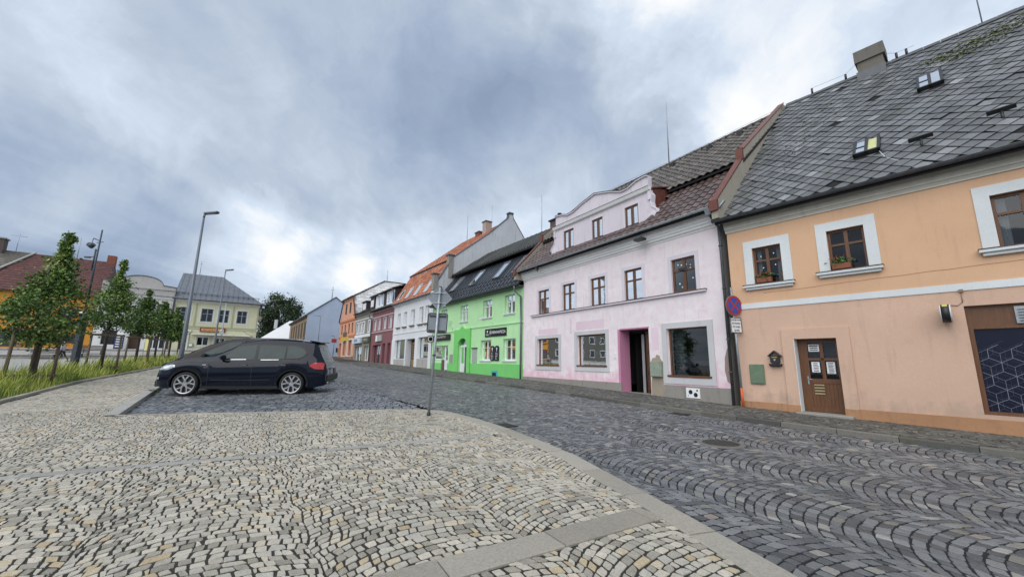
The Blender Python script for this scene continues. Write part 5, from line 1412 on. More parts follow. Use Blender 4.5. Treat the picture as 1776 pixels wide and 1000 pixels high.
def skylight(h, parent, a, w, t0, t1, lo, hi, frame, lean=0.0, refl=.72, label=None):
    L = math.hypot(hi[0] - lo[0], hi[1] - lo[1]); cu, su = (hi[0] - lo[0]) / L, (hi[1] - lo[1]) / L
    A = lambda x, t, o: (x, lo[0] + cu * t - su * o, lo[1] + su * t + cu * o)
    mb = h.mb()
    def bx(x0, x1, ta, tb, o0, o1):
        i = [mb.pt(A(*p)) for p in ((x0, ta, o0), (x1, ta, o0), (x1, tb, o0), (x0, tb, o0), (x0, ta, o1), (x1, ta, o1), (x1, tb, o1), (x0, tb, o1))]
        for q in ((0, 3, 2, 1), (4, 5, 6, 7), (0, 1, 5, 4), (1, 2, 6, 5), (2, 3, 7, 6), (3, 0, 4, 7)): mb.idx([i[k] for k in q])
    bx(a, a + .07, t0, t1, .02, .13); bx(a + w - .07, a + w, t0, t1, .02, .13); bx(a, a + w, t0, t0 + .08, .02, .125); bx(a, a + w, t1 - .09, t1, .02, .14)
    o = mb.build('roof_window', frame, parent)
    mb = h.mb(); mb.face([A(a + .07, t0 + .08, .105), A(a + w - .07, t0 + .08, .105), A(a + w - .07, t1 - .09, .105), A(a + .07, t1 - .09, .105)])
    mb.build('pane', glass('pale_pane', refl=refl), o)
for a in (9.55, 6.42, 3.2, 1.0): skylight(H, grf, a, .78, 1.25, 2.85, LG0, LG1, M_ZINC)
H.gutter(.0, W_, -.44, 5.98, M_GUT, r=.085)
mb = H.mb(); mb.box(0, W_, -.36, -.002, 5.85, 5.93); mb.build('soffit', M_GUT, H.root)
mb = H.mb(); mb.tube([(.35, -.45, 5.9), (.33, -.42, 5.6), (.15, -.1, 5.3), (.13, -.08, 4.0), (.13, -.08, .55)], .055, 10); mb.build('downpipe', M_ZINC, H.root)
mb = H.mb(); mb.box(2.4, 3.3, 4.8, 5.4, 11.0, 11.75); c_ = mb.build('chimney', plain('dark_brick', (.09, .07, .06), .8), grf)
mb = H.mb(); mb.box(2.3, 3.4, 4.7, 5.5, 11.75, 11.85); mb.tube([(2.6, 5.1, 11.85), (2.6, 5.1, 12.2)], .09, 10); mb.tube([(2.6, 5.1, 12.2), (2.6, 5.1, 12.25)], .15, 10); mb.build('chimney_cap', M_BLACK, c_)
mb = H.mb(); mb.tube([(4.5, 5, 11.3), (4.5, 5, 14.3)], .022, 6); mb.build('mast', M_RAIL, grf)
# ================= white house with the orange tiled roof
GA0 = (.673, 22.243)
M_OT = tinted('orange_clay_tile', [(0, (.26, .085, .042)), (.5, (.38, .135, .07)), (1, (.46, .20, .11))], .7, 15, .2, .004, patch=((.10, .06, .045), .8, .66))
H = House('white_house', 'white rendered house with an orange tiled roof and tall blotchy gable', GA0, UG, True, off=12.3)
w0, w1 = 12.33, 21.95
wup = [(13.2, 4.78, 14.0, 6.26), (14.42, 4.78, 15.32, 6.26), (16.35, 4.8, 17.25, 6.22), (18.3, 4.8, 19.15, 6.18), (19.98, 4.82, 20.85, 6.15)]
wlo = [(12.95, 1.85, 15.2, 3.62, .3), (15.85, .4, 18.0, 3.58, .5), (18.3, 1.8, 21.1, 3.58, .3)]
H.wall(w0, w1, 0, 7.15, wup + wlo, M_WHITE, rev=.2)
H.shell(w0, w1, 0, 7.0, 15, M_OLDW, r0=False)
for a, b, c, e in wup:
    H.window(a, b, c, e, d=.12, cols=1, split=None, frame=M_WHITEW, fw=.09)
    H.sill(a - .12, c + .12, b, M_CONC, p=.16, t=.07)
mb = H.mb(); mb.box(w0, w1, -.04, -.002, 4.15, 4.24); mb.build('string_course', M_WHITE, H.root)
M_SHELF = plain('shop_goods', (.22, .17, .08), .8, var=.9, scale=5)
for a, b, c, e, _ in (wlo[0], wlo[2]):
    H.window(a, b, c, e, d=.22, cols=1, split=None, frame=M_GREENBOX, fw=.06, back=False, gl=M_SHOP, name='shop_window')
    mb = H.mb(); mb.face([(a, 1.4, b), (c, 1.4, b), (c, 1.4, e), (a, 1.4, e)]); mb.face([(a, .3, b), (c, .3, b), (c, 1.4, b), (a, 1.4, b)]); mb.build('shop_room', plain('shop_room', (.13, .14, .12), .9, var=.5, scale=2), H.root)
    for q in range(9):
        x = a + .15 + (c - a - .3) * q / 8; m_ = H.mb(); hgt = random.uniform(.12, .4); m_.box(x - .07, x + .07, .5, .62, b, b + hgt); m_.build('displayed_goods', random.choice([M_SHELF, plain('yellow_goods', (.50, .38, .08), .7), plain('white_goods', (.6, .6, .6), .7)]), H.root)
for a in (13.6, 14.4, 19.2, 20.4):
    mb = H.mb(); mb.disc((a, .6, 3.15), (0, 0, 1), .09, .3, 10); mb.build('hanging_lamp', M_PAPER, H.root)
mb = H.mb(); mb.box(15.86, 16.5, .42, .47, .5, 3.5); mb.box(16.5, 17.6, .42, .46, .55, 3.3); dr = mb.build('door', wood('ochre_wood', (.26, .14, .04), (.38, .22, .07), .5), H.root)
mb = H.mb(); mb.box(16.75, 17.45, .405, .42, 1.75, 3.1); mb.build('pane', M_ROOM, dr)
mb = H.mb()
for q in range(5): mb.box(16.85, 17.3, .395, .405, 1.9 + q * .24, 2.02 + q * .24)
mb.build('notice', M_SHELF, dr)
mb = H.mb()
for a, c in ((w0, 12.9), (15.25, 15.84), (18.02, 18.28), (21.12, w1)): mb.box(a, c, -.05, -.002, .4, 3.64)
mb.build('pilaster', M_WHITE, H.root)
mb = H.mb(); mb.box(w0, 15.8, -.04, -.002, -.2, 1.82); mb.box(18.05, w1, -.04, -.002, -.2, 1.76); mb.build('stone_plinth', plaster('stained_plinth', (.42, .41, .38), (.10, .09, .07), .95), H.root)
H.cornice(w0, w1, 6.85, 7.15, .24, M_WHITE, steps=3)
H.gutter(w0, w1, -.34, 7.14, M_ZINC)
WL0, WL1, WH1 = (-.3, 7.14), (1.45, 10.15), (7.5, 15.2)
mb = H.mb(); slab_quad(mb, [(w0 + .3, *WL0), (w1, *WL0), (w1, *WL1), (w0 + .3, *WL1)], .08); slab_quad(mb, [(w0 + .3, WL1[0] - .1, WL1[1] + .08), (w1, WL1[0] - .1, WL1[1] + .08), (w1, *WH1), (w0 + .3, *WH1)], .08)
mb.face([(w0, 7.5, 15.15), (w1, 7.5, 15.15), (w1, 15, 7), (w0, 15, 7)])
wrf = mb.build('roof', plain('roof_underlay', (.03, .03, .03)), H.root)
tiles(H, wrf, 'pan', (w0 + .3, *WL0), (w1, *WL0), (w1, *WL1), (w0 + .3, *WL1), M_OT, 'roof_tile', .33, .36)
tiles(H, wrf, 'pan', (w0 + .3, WL1[0] - .1, WL1[1] + .1), (w1, WL1[0] - .1, WL1[1] + .1), (w1, *WH1), (w0 + .3, *WH1), M_OT, 'upper_roof_tile', .33, .36)
for a in (13.4, 15.7, 17.8, 20.0): skylight(H, wrf, a, .78, .25, 1.55, WL0, WL1, plain('white_metal_frame', (.5, .5, .5), .4))
skylight(H, wrf, 14.3, .9, .5, 1.7, WL1, WH1, MATS['white_metal_frame'], refl=.5); skylight(H, wrf, 19.0, .9, .6, 1.6, WL1, WH1, MATS['white_metal_frame'], refl=.5)
mb = H.mb(); gpz = [(-.2, 6.9), (.1, 7.95), (1.25, 9.9), (1.6, 10.45), (5.2, 13.35), (7.25, 15.3), (7.35, 15.75), (7.75, 15.75), (7.85, 15.3), (10.0, 12.5), (15, 6.9)]
mb.prism([(w0 - .03, a, b) for a, b in gpz], (.33, 0, 0)); gb = mb.build('gable_wall', M_OLDW, H.root)
mb = H.mb()
for p, q in zip(gpz[1:-1], gpz[2:]):
    mb.prism([(w0 - .08, p[0], p[1]), (w0 + .35, p[0], p[1]), (w0 + .35, p[0], p[1] + .07), (w0 - .08, p[0], p[1] + .07)], (0, q[0] - p[0], q[1] - p[1]))
mb.box(w0 - .12, w0 + .4, 7.28, 7.82, 15.76, 15.9)
mb.build('gable_cap', M_GUT, gb)
for a0, d0, z0, z1, w, m in ((12.25, 1.15, 8.6, 10.55, .45, M_CONC), (12.25, -.15, 7.4, 8.72, .42, M_CONC), (14.4, 6.0, 13.0, 15.3, .65, plaster('buff_chimney', (.42, .34, .29), (.2, .16, .13), .4)), (16.2, 6.3, 13.5, 14.75, .8, plain('red_brick', (.22, .07, .045), .8, var=.3))):
    mb = H.mb(); mb.box(a0, a0 + w, d0, d0 + w, z0, z1); c_ = mb.build('chimney', m, wrf)
    mb = H.mb(); mb.box(a0 - .07, a0 + w + .07, d0 - .07, d0 + w + .07, z1, z1 + .1); mb.build('chimney_cap', M_GUT, c_)
mb = H.mb(); mb.tube([(14.1, 6.5, 14), (14.1, 6.5, 17.0)], .02, 5); mb.tube([(21, 7.5, 15), (21, 7.5, 18.2)], .03, 5); mb.build('mast', M_RAIL, wrf)

# ================= maroon house
M_MAR = plaster('maroon_render', (.235, .105, .112), (.12, .06, .06), .3)
M_MARP = plaster('pinkish_trim', (.50, .40, .42), (.3, .24, .25), .3)
H = House('maroon_house', 'maroon rendered house with pale bands and a long white dormer in its brown roof', GA0, UG, True, off=22.0)
m0, m1 = 22.0, 29.4
mup = [(22.5, 4.97, 23.4, 6.12), (24.3, 4.97, 25.2, 6.12), (26.3, 4.97, 27.2, 6.12), (27.8, 4.97, 28.7, 6.12)]
mlo = [(22.5, .6, 23.4, 3.4, .4), (24.2, .6, 25.1, 3.4, .4), (25.7, .7, 28.6, 3.3, .35)]
H.wall(m0, m1, 0, 7.2, mup + mlo, M_MAR, rev=.16)
H.shell(m0, m1, 0, 7.2, 14, M_MAR)
for a, b, c, e in mup:
    H.trim(a, b, c, e, .10, M_MARP, p=.03); H.window(a, b, c, e, d=.08, cols=2, split=None, frame=M_WHITEW, fw=.07, curtain=.3)
mb = H.mb(); mb.box(m0, m1, -.05, -.002, 4.66, 4.78); mb.box(m0, m1, -.05, -.002, 6.32, 6.46); mb.box(m0, m1, -.06, -.002, 6.95, 7.12); mb.build('pale_band', M_MARP, H.root)
H.window(25.7, .7, 28.6, 3.3, d=.28, cols=2, split=None, frame=M_BLACK, fw=.1, gl=M_SHOP, name='shop_window')
for a in (22.5, 24.2): 
    mb = H.mb(); mb.box(a, a + .9, .35, .4, .6, 3.4); mb.build('door', wood('red_wood', (.10, .02, .015), (.16, .035, .03)), H.root)
sg = thing('white_panel_sign', 'white box sign with a grey half hung on the maroon house', 'sign', H.world(26.2, -.02, 4.0), math.atan2(-UG[1], -UG[0]))
mb = MB(); mb.box(-1.0, 1.0, -.12, -.002, -.33, .33); mb.build('panel', plain('grey_panel', (.36, .40, .36)), sg); mb = MB(); mb.box(-1.02, -.5, -.13, -.122, -.33, .33); mb.build('panel', M_PAPER, sg)
mb = H.mb(); mb.box(22.3, 25.4, -.9, -.002, .4, 1.3); mb.box(22.0, 22.3, -1.1, -.002, .4, 1.15); mb.box(25.4, 27.5, -.7, -.002, .4, 1.2); mb.build('stone_steps', M_CONC, H.root)
mb = H.mb(); slab_quad(mb, [(m0, -.3, 7.2), (m1, -.3, 7.2), (m1, 7.5, 12.9), (m0, 7.5, 14.3)], .1); slab_quad(mb, [(m0, -.3, 7.2), (m1, -.3, 7.2), (m1, -.3, 7.1), (m0, -.3, 7.1)], .02)
mb.face([(m0, 7.5, 14.3), (m1, 7.5, 12.9), (m1, 14, 7.2), (m0, 14, 7.2)]); mrf = mb.build('roof', M_GREYT, H.root)
tiles(H, mrf, 'flat', (m0, -.3, 7.2), (m1, -.3, 7.2), (m1, 7.5, 12.9), (m0, 7.5, 14.3), M_RT2, 'roof_tile', .5, .6)
dw = [(22.9, 7.65, 23.7, 8.8), (23.95, 7.65, 24.75, 8.8), (26.0, 7.65, 26.9, 8.8), (27.2, 7.65, 28.1, 8.8)]
H.wall(22.35, 28.8, 7.0, 8.95, dw, M_WHITEW, name='dormer_wall', d=.05, rev=.1)
for a, b, c, e in dw: H.window(a, b, c, e, d=.1, cols=1, split=None, frame=M_WHITEW, fw=.08, curtain=.3)
mb = H.mb(); mb.box(24.9, 25.8, .02, .045, 7.5, 8.95); mb.face([(22.34, .05, 7.1), (22.34, .05, 9.0), (22.34, 2.3, 9.3)]); mb.face([(28.81, .05, 7.1), (28.81, .05, 9.0), (28.81, 2.3, 9.3)])
mb.prism([(22.1, -.25, 8.95), (29.0, -.25, 8.95), (29.0, 4.2, 10.6), (22.1, 4.2, 10.6)], (0, 0, .12)); mb.build('dormer', plain('brown_black_roofing', (.035, .022, .022), .6), H.root)
H.gutter(m0, m1, -.38, 7.2, M_GUT); 
mb = H.mb(); mb.tube([(22.3, -.3, 8.9), (22.35, -.05, 8.5), (22.3, -.1, 7.5)], .06, 6); mb.tube([(29.4, -.4, 7.2), (29.45, -.4, 6.6), (29.4, -.1, 6.2), (29.4, -.1, .8)], .06, 6); mb.build('downpipe', M_GUT, H.root)

# ================= grey-beige house
M_BEI = plaster('grey_beige_render', (.27, .255, .22), (.15, .14, .12), .35)
H = House('beige_house', 'grey beige house with white windows, small dark dormer and a shop sign', GA0, UG, True, off=29.4)
b0, b1 = 29.42, 36.9
bup = [(30.2, 4.98, 31.0, 6.25), (32.6, 4.98, 33.4, 6.25), (33.9, 4.98, 34.7, 6.25), (35.3, 4.98, 36.2, 6.25)]
H.wall(b0, b1, 0, 7.45, bup + [(30.2, 1.6, 32.2, 3.3, .3), (33.2, 1.3, 36.3, 3.35, .3)], M_BEI, rev=.16)
H.shell(b0, b1, 0, 7.45, 12, M_BEI)
for a, b, c, e in bup: H.trim(a, b, c, e, .14, M_WHITEW, p=.03); H.window(a, b, c, e, d=.08, cols=2, split=None, frame=M_WHITEW, fw=.08, curtain=.35)
for a, b, c, e in ((30.2, 1.6, 32.2, 3.3), (33.2, 1.3, 36.3, 3.35)): H.window(a, b, c, e, d=.22, cols=2, split=None, frame=M_WHITEW, fw=.08, gl=M_SHOP, name='shop_window')
mb = H.mb(); mb.box(b0, b1, -.05, -.002, 4.4, 4.75); mb.box(b0, b1, -.05, -.002, 6.55, 6.68); mb.build('white_band', M_WHITE, H.root)
mb = H.mb(); mb.box(b0, b1, -.05, -.002, 0, 1.55); mb.build('plinth', plaster('reddish_plinth', (.28, .19, .16), (.1, .08, .07), .6), H.root)
H.cornice(b0, b1, 7.1, 7.45, .28, M_BEI, steps=3); H.gutter(b0, b1, -.4, 7.5, M_GUT)
mb = H.mb(); slab_quad(mb, [(b0, -.35, 7.48), (b1, -.35, 7.48), (b1, 3.5, 9.0), (b0, 3.5, 9.0)], .08); mb.face([(b0, 3.5, 8.95), (b1, 3.5, 8.95), (b1, 12, 7.4), (b0, 12, 7.4)]); brf = mb.build('roof', M_GREYT, H.root)
for a, w in ((33.0, 2.0), (29.7, 1.7)):
    mb = H.mb(); mb.box(a, a + w, .15, 2.5, 7.6, 8.85 + (.25 if w < 2 else 0)); dm = mb.build('dormer', plain('brown_black_roofing', (.035, .022, .022)), H.root)
    mb = H.mb(); mb.box(a - .12, a + w + .12, .0, 2.6, 8.86 + (.25 if w < 2 else 0), 8.98 + (.25 if w < 2 else 0)); mb.build('dormer_roof', M_GUT, dm)
    mb = H.mb(); mb.box(a + .3, a + w - .3, .12, .148, 7.9, 8.7); mb.build('window', M_WHITEW, dm)
mb = H.mb(); mb.prism([(33.0, -.34, 3.7), (36.6, -.34, 3.7), (36.6, -.34, 4.3), (33.0, -.34, 4.3)], (0, .3, 0)); sb = mb.build('sign_board', plain('pale_blue_sign', (.55, .62, .68), .5), H.root)
H.txt('OPTIKA', .48, 35.0, -.35, 4.0, plain('blue_paint', (.03, .08, .50)))
mb = H.mb(); mb.box(30.0, 32.6, -.2, -.002, 3.7, 4.35); mb.build('dark_sign_board', plain('dim_green_board', (.10, .11, .07), .6), H.root)
H.txt('POTRAVINY', .30, 31.3, -.21, 4.02, plain('cream_lettering', (.62, .56, .48)))

# ================= peach gabled house
M_PE = plaster('peach_render', (.66, .34, .225), (.38, .22, .16), .3)
M_PEB = plaster('rust_orange_band', (.52, .19, .085), (.3, .12, .06), .3)
H = House('peach_house', 'peach coloured gabled house with rust bands at the far end of the row', GA0, UG, True, off=37.0)
p0, p1 = 37.0, 46.3
pw = [(38.3, 5.2, 39.2, 6.6), (40.2, 5.2, 41.1, 6.6), (42.4, 5.2, 43.3, 6.6), (44.4, 5.2, 45.3, 6.6)]
pl = [(38.2, 2.2, 40.3, 4.3, .3), (41.3, 2.2, 43.6, 4.3, .3), (44.3, .9, 45.8, 4.0, .4)]
H.wall(p0, p1, 0, 7.1, pw + pl, M_PE, rev=.2)
for a, b, c, e in pw: H.window(a, b, c, e, d=.12, cols=1, split=None, frame=M_DBROWN, fw=.08)
for a, b, c, e, _ in pl[:2]: H.trim(a, b, c, e, .16, M_SUR, p=.03); H.window(a, b, c, e, d=.2, cols=2, split=None, frame=M_BROWN, fw=.08, gl=M_SHOP, name='shop_window')
mb = H.mb(); mb.box(44.3, 45.8, .38, .42, .9, 4.0); mb.build('door', wood('red_wood', (.10, .02, .015), (.16, .035, .03)), H.root)
top = [(p0, 7.1), (39.2, 10.3), (44.5, 10.3), (p1, 7.1)]
mb = H.mb(); mb.prism([(a, 0, z) for a, z in top], (0, .3, 0)); gw = mb.build('gable', M_PE, H.root)
for a in (40.2, 42.6):
    mb = H.mb(); mb.box(a, a + .85, -.03, -.004, 8.1, 9.6); w_ = mb.build('window', M_DBROWN, gw); mb = H.mb(); mb.face([(a + .1, -.034, 8.2), (a + .75, -.034, 8.2), (a + .75, -.034, 9.5), (a + .1, -.034, 9.5)]); mb.build('pane', M_ROOM, w_)
mb = H.mb(); mb.box(p0 - .1, p1 + .1, -.10, -.002, 6.92, 7.2); mb.box(p0, p1, -.06, -.002, 4.65, 4.95); mb.build('rust_band', M_PEB, H.root)
mb = H.mb(); mb.box(p0, 44.2, -.05, -.002, 0, 2.1); mb.build('plinth', plaster('brownish_plinth', (.26, .18, .15), (.1, .08, .07), .6), H.root)
mb = H.mb(); mb.face([(p0, 0, 0), (p0, 0, 7.1), (p0, 16, 7.1), (p0, 16, 0)]); mb.face([(p1, 0, 0), (p1, 0, 7.1), (p1, 16, 7.1), (p1, 16, 0)]); mb.face([(p0, 16, 0), (p1, 16, 0), (p1, 16, 7), (p0, 16, 7)]); mb.build('side_wall', M_PE, H.root)
M_ETER = tinted('pale_fibre_shingle', [(0, (.50, .50, .50)), (.6, (.64, .64, .63)), (1, (.70, .70, .69))], .7, 8, .1, .003)
mb = H.mb()
mb.face([(p0, 0, 7.1), (39.2, 0, 10.3), (39.2, 16, 10.3), (p0, 16, 7.1)]); mb.face([(p1, 0, 7.1), (44.5, 0, 10.3), (44.5, 16, 10.3), (p1, 16, 7.1)])
mb.face([(39.2, 0, 10.3), (41.85, 5, 13.4), (41.85, 16, 13.4), (39.2, 16, 10.3)]); mb.face([(44.5, 0, 10.3), (41.85, 5, 13.4), (41.85, 16, 13.4), (44.5, 16, 10.3)])
mb.face([(39.2, 0, 10.3), (44.5, 0, 10.3), (41.85, 5, 13.4)]); mb.face([(p0, 16, 7.1), (39.2, 16, 10.3), (41.85, 16, 13.4), (44.5, 16, 10.3), (p1, 16, 7.1)])
rf_ = mb.build('roof', plain('pale_roof_base', (.56, .56, .56), .8), H.root)
tiles(H, rf_, 'flat', (p0, .05, 7.1), (p0, 15.9, 7.1), (39.2, 15.9, 10.3), (39.2, .05, 10.3), M_ETER, 'shingle', .75, .62)
tiles(H, rf_, 'flat', (39.2, .1, 10.3), (39.2, 15.9, 10.3), (41.85, 15.9, 13.4), (41.85, 5, 13.4), M_ETER, 'upper_shingle', .75, .62)
mb = H.mb(); mb.tube([(39.0, -.25, 10.25), (44.7, -.25, 10.25)], .14, 6); mb.tube([(39.1, -.1, 10.35), (41.85, 4.9, 13.5)], .10, 6); mb.tube([(41.85, 5, 13.45), (41.85, 16, 13.45)], .10, 6); mb.tube([(p0 - .1, -.15, 7.1), (39.1, -.15, 10.3)], .08, 6); mb.tube([(p1 + .1, -.15, 7.1), (44.6, -.15, 10.3)], .08, 6)
mb.build('verge_board', M_DBROWN, H.root)
mb = H.mb(); mb.tube([(41.85, 5.2, 13.4), (41.85, 5.2, 15.2)], .04, 5); mb.build('finial', M_RAIL, rf_)
sg = thing('red_hanging_sign', 'red sign sticking out from the corner of the peach house', 'sign', H.world(46.0, -.7, 4.4), math.atan2(-UG[1], -UG[0]))
mb = MB(); mb.box(-.06, .06, -.35, .35, -.28, .28); mb.build('panel', M_RED, sg)
for a, n_, l_ in ((41.3, 'yellow_round_sign', 'yellow round sign nearest the red one on the peach house'), (38.9, 'yellow_diamond_sign', 'pale yellow diamond sign over the nearer peach shop window')):
    sg = thing(n_, l_, 'sign', H.world(a, -.5, 4.45), math.atan2(-UG[1], -UG[0]))
    mb = MB(); mb.disc((-.05, 0, 0), (1, 0, 0), .32, .08, 20 if 'round' in n_ else 4); mb.build('panel', plain('sign_yellow', (.66, .55, .10), .5), sg)
mb = H.mb(); mb.box(41.5, 43.4, -.12, -.06, 4.95, 5.5); mb.build('name_board', plain('dim_green_board', (.10, .11, .07)), H.root)
bm = thing('black_post_box', 'small black box on the wall beyond the peach house door', 'post box', H.world(46.1, -.1, 3.0), math.atan2(-UG[1], -UG[0]))
mb = MB(); mb.box(-.15, .15, -.2, 0, -.3, .3); mb.box(-.18, .18, -.24, 0, .3, .36); mb.build('body', M_BLACK, bm)

# ================= blue gable beyond the row
k_ = px_dir(534, 617); k_ = k_.x / k_.y
BA = (k_ * 70, 70.0)
M_BL = plaster('pale_blue_render', (.44, .515, .64), (.2, .24, .33), .25)
H = House('blue_gable_house', 'house with a plain pale blue gable wall beyond the end of the row', BA, (.819, .574), False)
mb = H.mb(); mb.prism([(-.72, 0, 0), (9.6, 0, 0), (9.6, 0, 8.2), (3.6, 0, 12.85), (-.72, 0, 9.45)], (0, .3, 0)); mb.build('gable_wall', M_BL, H.root)
mb = H.mb(); mb.box(-.68, -.4, .31, 24, 0, 9.4); mb.box(9.3, 9.55, .31, 24, 0, 8.1); mb.build('side_wall', plaster('ochre_grey_render', (.34, .26, .17), (.16, .13, .1), .5), H.root)
for k in range(6):
    y = 1.2 + k * 3.6
    mb = H.mb(); mb.box(-.80, -.70, y - .35, y + 1.75, 5.2, 5.5); mb.box(-.80, -.70, y - .2, y + 1.6, 8.1, 8.35); mb.box(-.76, -.70, y - .2, y, 5.5, 8.1); mb.box(-.76, -.70, y + 1.4, y + 1.6, 5.5, 8.1)
    w_ = mb.build('window', plaster('carved_surround', (.25, .19, .12), (.1, .08, .05), .6), H.root)
    mb = H.mb(); mb.box(-.74, -.69, y, y + 1.4, 5.5, 8.1); mb.build('pane', M_ROOM, w_)
mb = H.mb(); mb.box(-1.0, -.69, .3, 24, 4.5, 4.8); mb.box(-.95, -.69, .3, 24, 8.95, 9.3); mb.build('cornice', plaster('ochre_grey_render', (.34, .26, .17)), H.root)
mb = H.mb()
mb.prism([(-1.15, -.15, 9.1), (3.6, -.15, 12.85), (3.6, -.15, 13.0), (-1.15, -.15, 9.25)], (0, 24.2, 0)); mb.prism([(3.6, -.15, 12.85), (9.9, -.15, 8.0), (9.9, -.15, 8.15), (3.6, -.15, 13.0)], (0, 24.2, 0))
rf_ = mb.build('roof', M_GUT, H.root)
mb = H.mb(); mb.tube([(3.0, .3, 12.3), (3.0, .3, 14.8)], .07, 6); mb.tube([(2.7, .3, 14.2), (3.3, .3, 14.2)], .04, 5); mb.build('mast', M_RAIL, rf_)
mb = H.mb(); mb.box(5.0, 5.6, 1, 1.8, 11.2, 12.6); mb.build('chimney', plain('dark_brick', (.09, .07, .06)), rf_)
def lamp_simple(name, lab, x, y, h, r, armdir, arml=1.0, mat=None, grp=None, head=True):
    l = thing(name, lab, 'street lamp', (x, y, g1(x, y)), 0, grp)
    mb = MB(); mb.tube([(0, 0, 0), (0, 0, h * .35), (0, 0, h)], [r, r * .75, r * .45], 10); mb.build('pole', mat or M_POLE, l)
    a = Vector((armdir[0], armdir[1], 0)).normalized()
    mb = MB(); p = a * arml; mb.tube([(0, 0, h), (p.x * .3, p.y * .3, h + .06), (p.x * .45, p.y * .45, h + .07)], r * .4, 8); mb.build('arm', mat or M_POLE, l)
    if head:
        s_ = a.cross(Vector((0, 0, 1))) * .14
        A_, B_ = a * (arml * .3), a * arml
        mb = MB(); mb.prism([(A_.x - s_.x * .6, A_.y - s_.y * .6, h + .02), (B_.x - s_.x, B_.y - s_.y, h + .08), (B_.x + s_.x, B_.y + s_.y, h + .08), (A_.x + s_.x * .6, A_.y + s_.y * .6, h + .02)], (0, 0, .09)); mb.build('lamp_head', mat or M_POLE, l)
    return l
lamp_simple('thin_street_lamp', 'thin grey street lamp with a long arm before the blue gable', *(px_dir(549, 617).x / px_dir(549, 617).y * 58, 58.0), 5.4, .07, (-1, -.1), 2.4, M_POLE, None, False)
lamp_simple('small_post_lamp', 'short post lamp on the corner beyond the peach house', *(px_dir(577, 620).x / px_dir(577, 620).y * 63, 63.0), 2.9, .06, (-1, 0), .5, M_POLE, None)
# small house with a white roof and the big dark tree behind
k_ = px_dir(509, 600); k_ = k_.x / k_.y
H = House('white_roofed_house', 'small grey house with a bright snow-white roof below the dark tree', (k_ * 92, 92.0), (-.94, -.34), True)
mb = H.mb(); mb.box(0, 6.2, 0, 8, 0, 6.3); mb.build('wall', M_OLDW, H.root)
mb = H.mb(); slab_quad(mb, [(-.5, -.4, 6.2), (6.6, -.4, 6.2), (2.0, 4, 10.6), (-.5, 4, 10.6)], .1); mb.build('roof', plain('white_sheet_roof', (.68, .68, .70), .5), H.root)
for a in (.8, 2.2, 3.9, 5.4):
    mb = H.mb(); mb.box(a, a + .75, -.04, -.002, 4.2, 5.6); mb.build('window', M_ROOM, H.root)
mb = H.mb(); mb.box(4.2, 4.8, 2, 2.7, 8.5, 10.6); mb.build('chimney', M_OLDW, H.root)

# ================= yellow house at the far side of the square
YR = (-35.106, 56.0); UL = (-.819, -.574)
M_YE = plaster('pale_yellow_render', (.62, .61, .42), (.33, .31, .2), .35)
M_YT = plaster('cream_white_trim', (.68, .68, .60), (.4, .4, .35), .25)
H = House('yellow_house', 'pale yellow house with a grey sheet metal hipped roof across the square', YR, UL, True)
yw = [(1.85, 6.28, 2.98, 8.0), (3.88, 6.26, 5.08, 7.98), (5.62, 6.28, 6.88, 8.0), (7.95, 6.3, 9.02, 8.05)]
yl = [(1.8, 3.2, 2.95, 4.3), (3.97, 3.2, 5.09, 4.22), (5.70, 3.2, 6.92, 4.3), (7.99, 2.3, 8.71, 4.5, .35)]
H.wall(.5, 9.7, 1.5, 9.0, yw + yl, M_YE, rev=.16)
H.shell(.5, 9.7, 1.5, 9.0, 11, M_YE)
for k, (a, b, c, e) in enumerate(yw):
    H.trim(a, b, c, e, .15, M_YT, p=.03); H.window(a, b, c, e, d=.08, cols=2, split=.62, frame=plain('blue_grey_frame', (.22, .27, .34), .5), fw=.08, sash=.05)
for a, b, c, e in yl[:3]: H.trim(a, b, c, e, .18, M_YT, p=.03); H.window(a, b, c, e, d=.08, cols=2, split=None, frame=M_WHITEW, fw=.07)
mb = H.mb(); mb.box(7.99, 8.71, .3, .34, 2.3, 4.5); mb.build('door', M_BLACK, H.root)
mb = H.mb(); mb.box(7.75, 7.98, -.12, -.002, 2.3, 4.9); mb.box(7.6, 9.0, -.2, -.002, 4.9, 5.15); mb.build('portal', M_YT, H.root)
mb = H.mb(); mb.box(.45, 9.7, -.06, -.002, 5.55, 5.66); mb.box(.5, 9.7, -.05, -.002, 5.30, 5.38)
for a in (.5, 3.35, 7.35): mb.box(a, a + .18, -.04, -.003, 5.66, 8.6)
mb.build('string_course', plaster('olive_trim', (.40, .40, .27), (.25, .25, .17), .3), H.root)
H.cornice(.45, 9.75, 8.6, 9.0, .35, M_YT, steps=3)
mb = H.mb(); mb.box(.5, 7.7, -.07, -.002, 1.5, 2.75); mb.build('plinth', M_YT, H.root)
for a0, a1 in ((1.1, 3.0), (3.1, 7.5)):
    mb = H.mb(); mb.prism([(a0, -.02, 4.72), (a0, -1.4, 4.55), (a0, -1.4, 4.50), (a0, -.02, 4.60)], (a1 - a0, 0, 0)); mb.build('awning', plain('awning_cloth', (.55, .55, .50), .8), H.root)
sg = thing('orange_brown_sign', 'long red framed sign with an orange panel on the yellow house', 'sign', H.world(5.4, -.02, 5.25), math.atan2(.574, .819))
mb = MB(); mb.box(-1.35, 1.35, -.14, -.002, -.27, .27); mb.build('frame', plain('dark_red_frame', (.16, .03, .02), .5), sg)
mb = MB(); mb.box(-1.2, 1.2, -.16, -.142, -.17, .17); mb.build('face_panel', plain('orange_panel', (.60, .33, .14), .5), sg)
text(sg, 'RESTAURACE', .27, (-.25, -.165, 0), plain('dark_red_frame', (.16, .03, .02)))
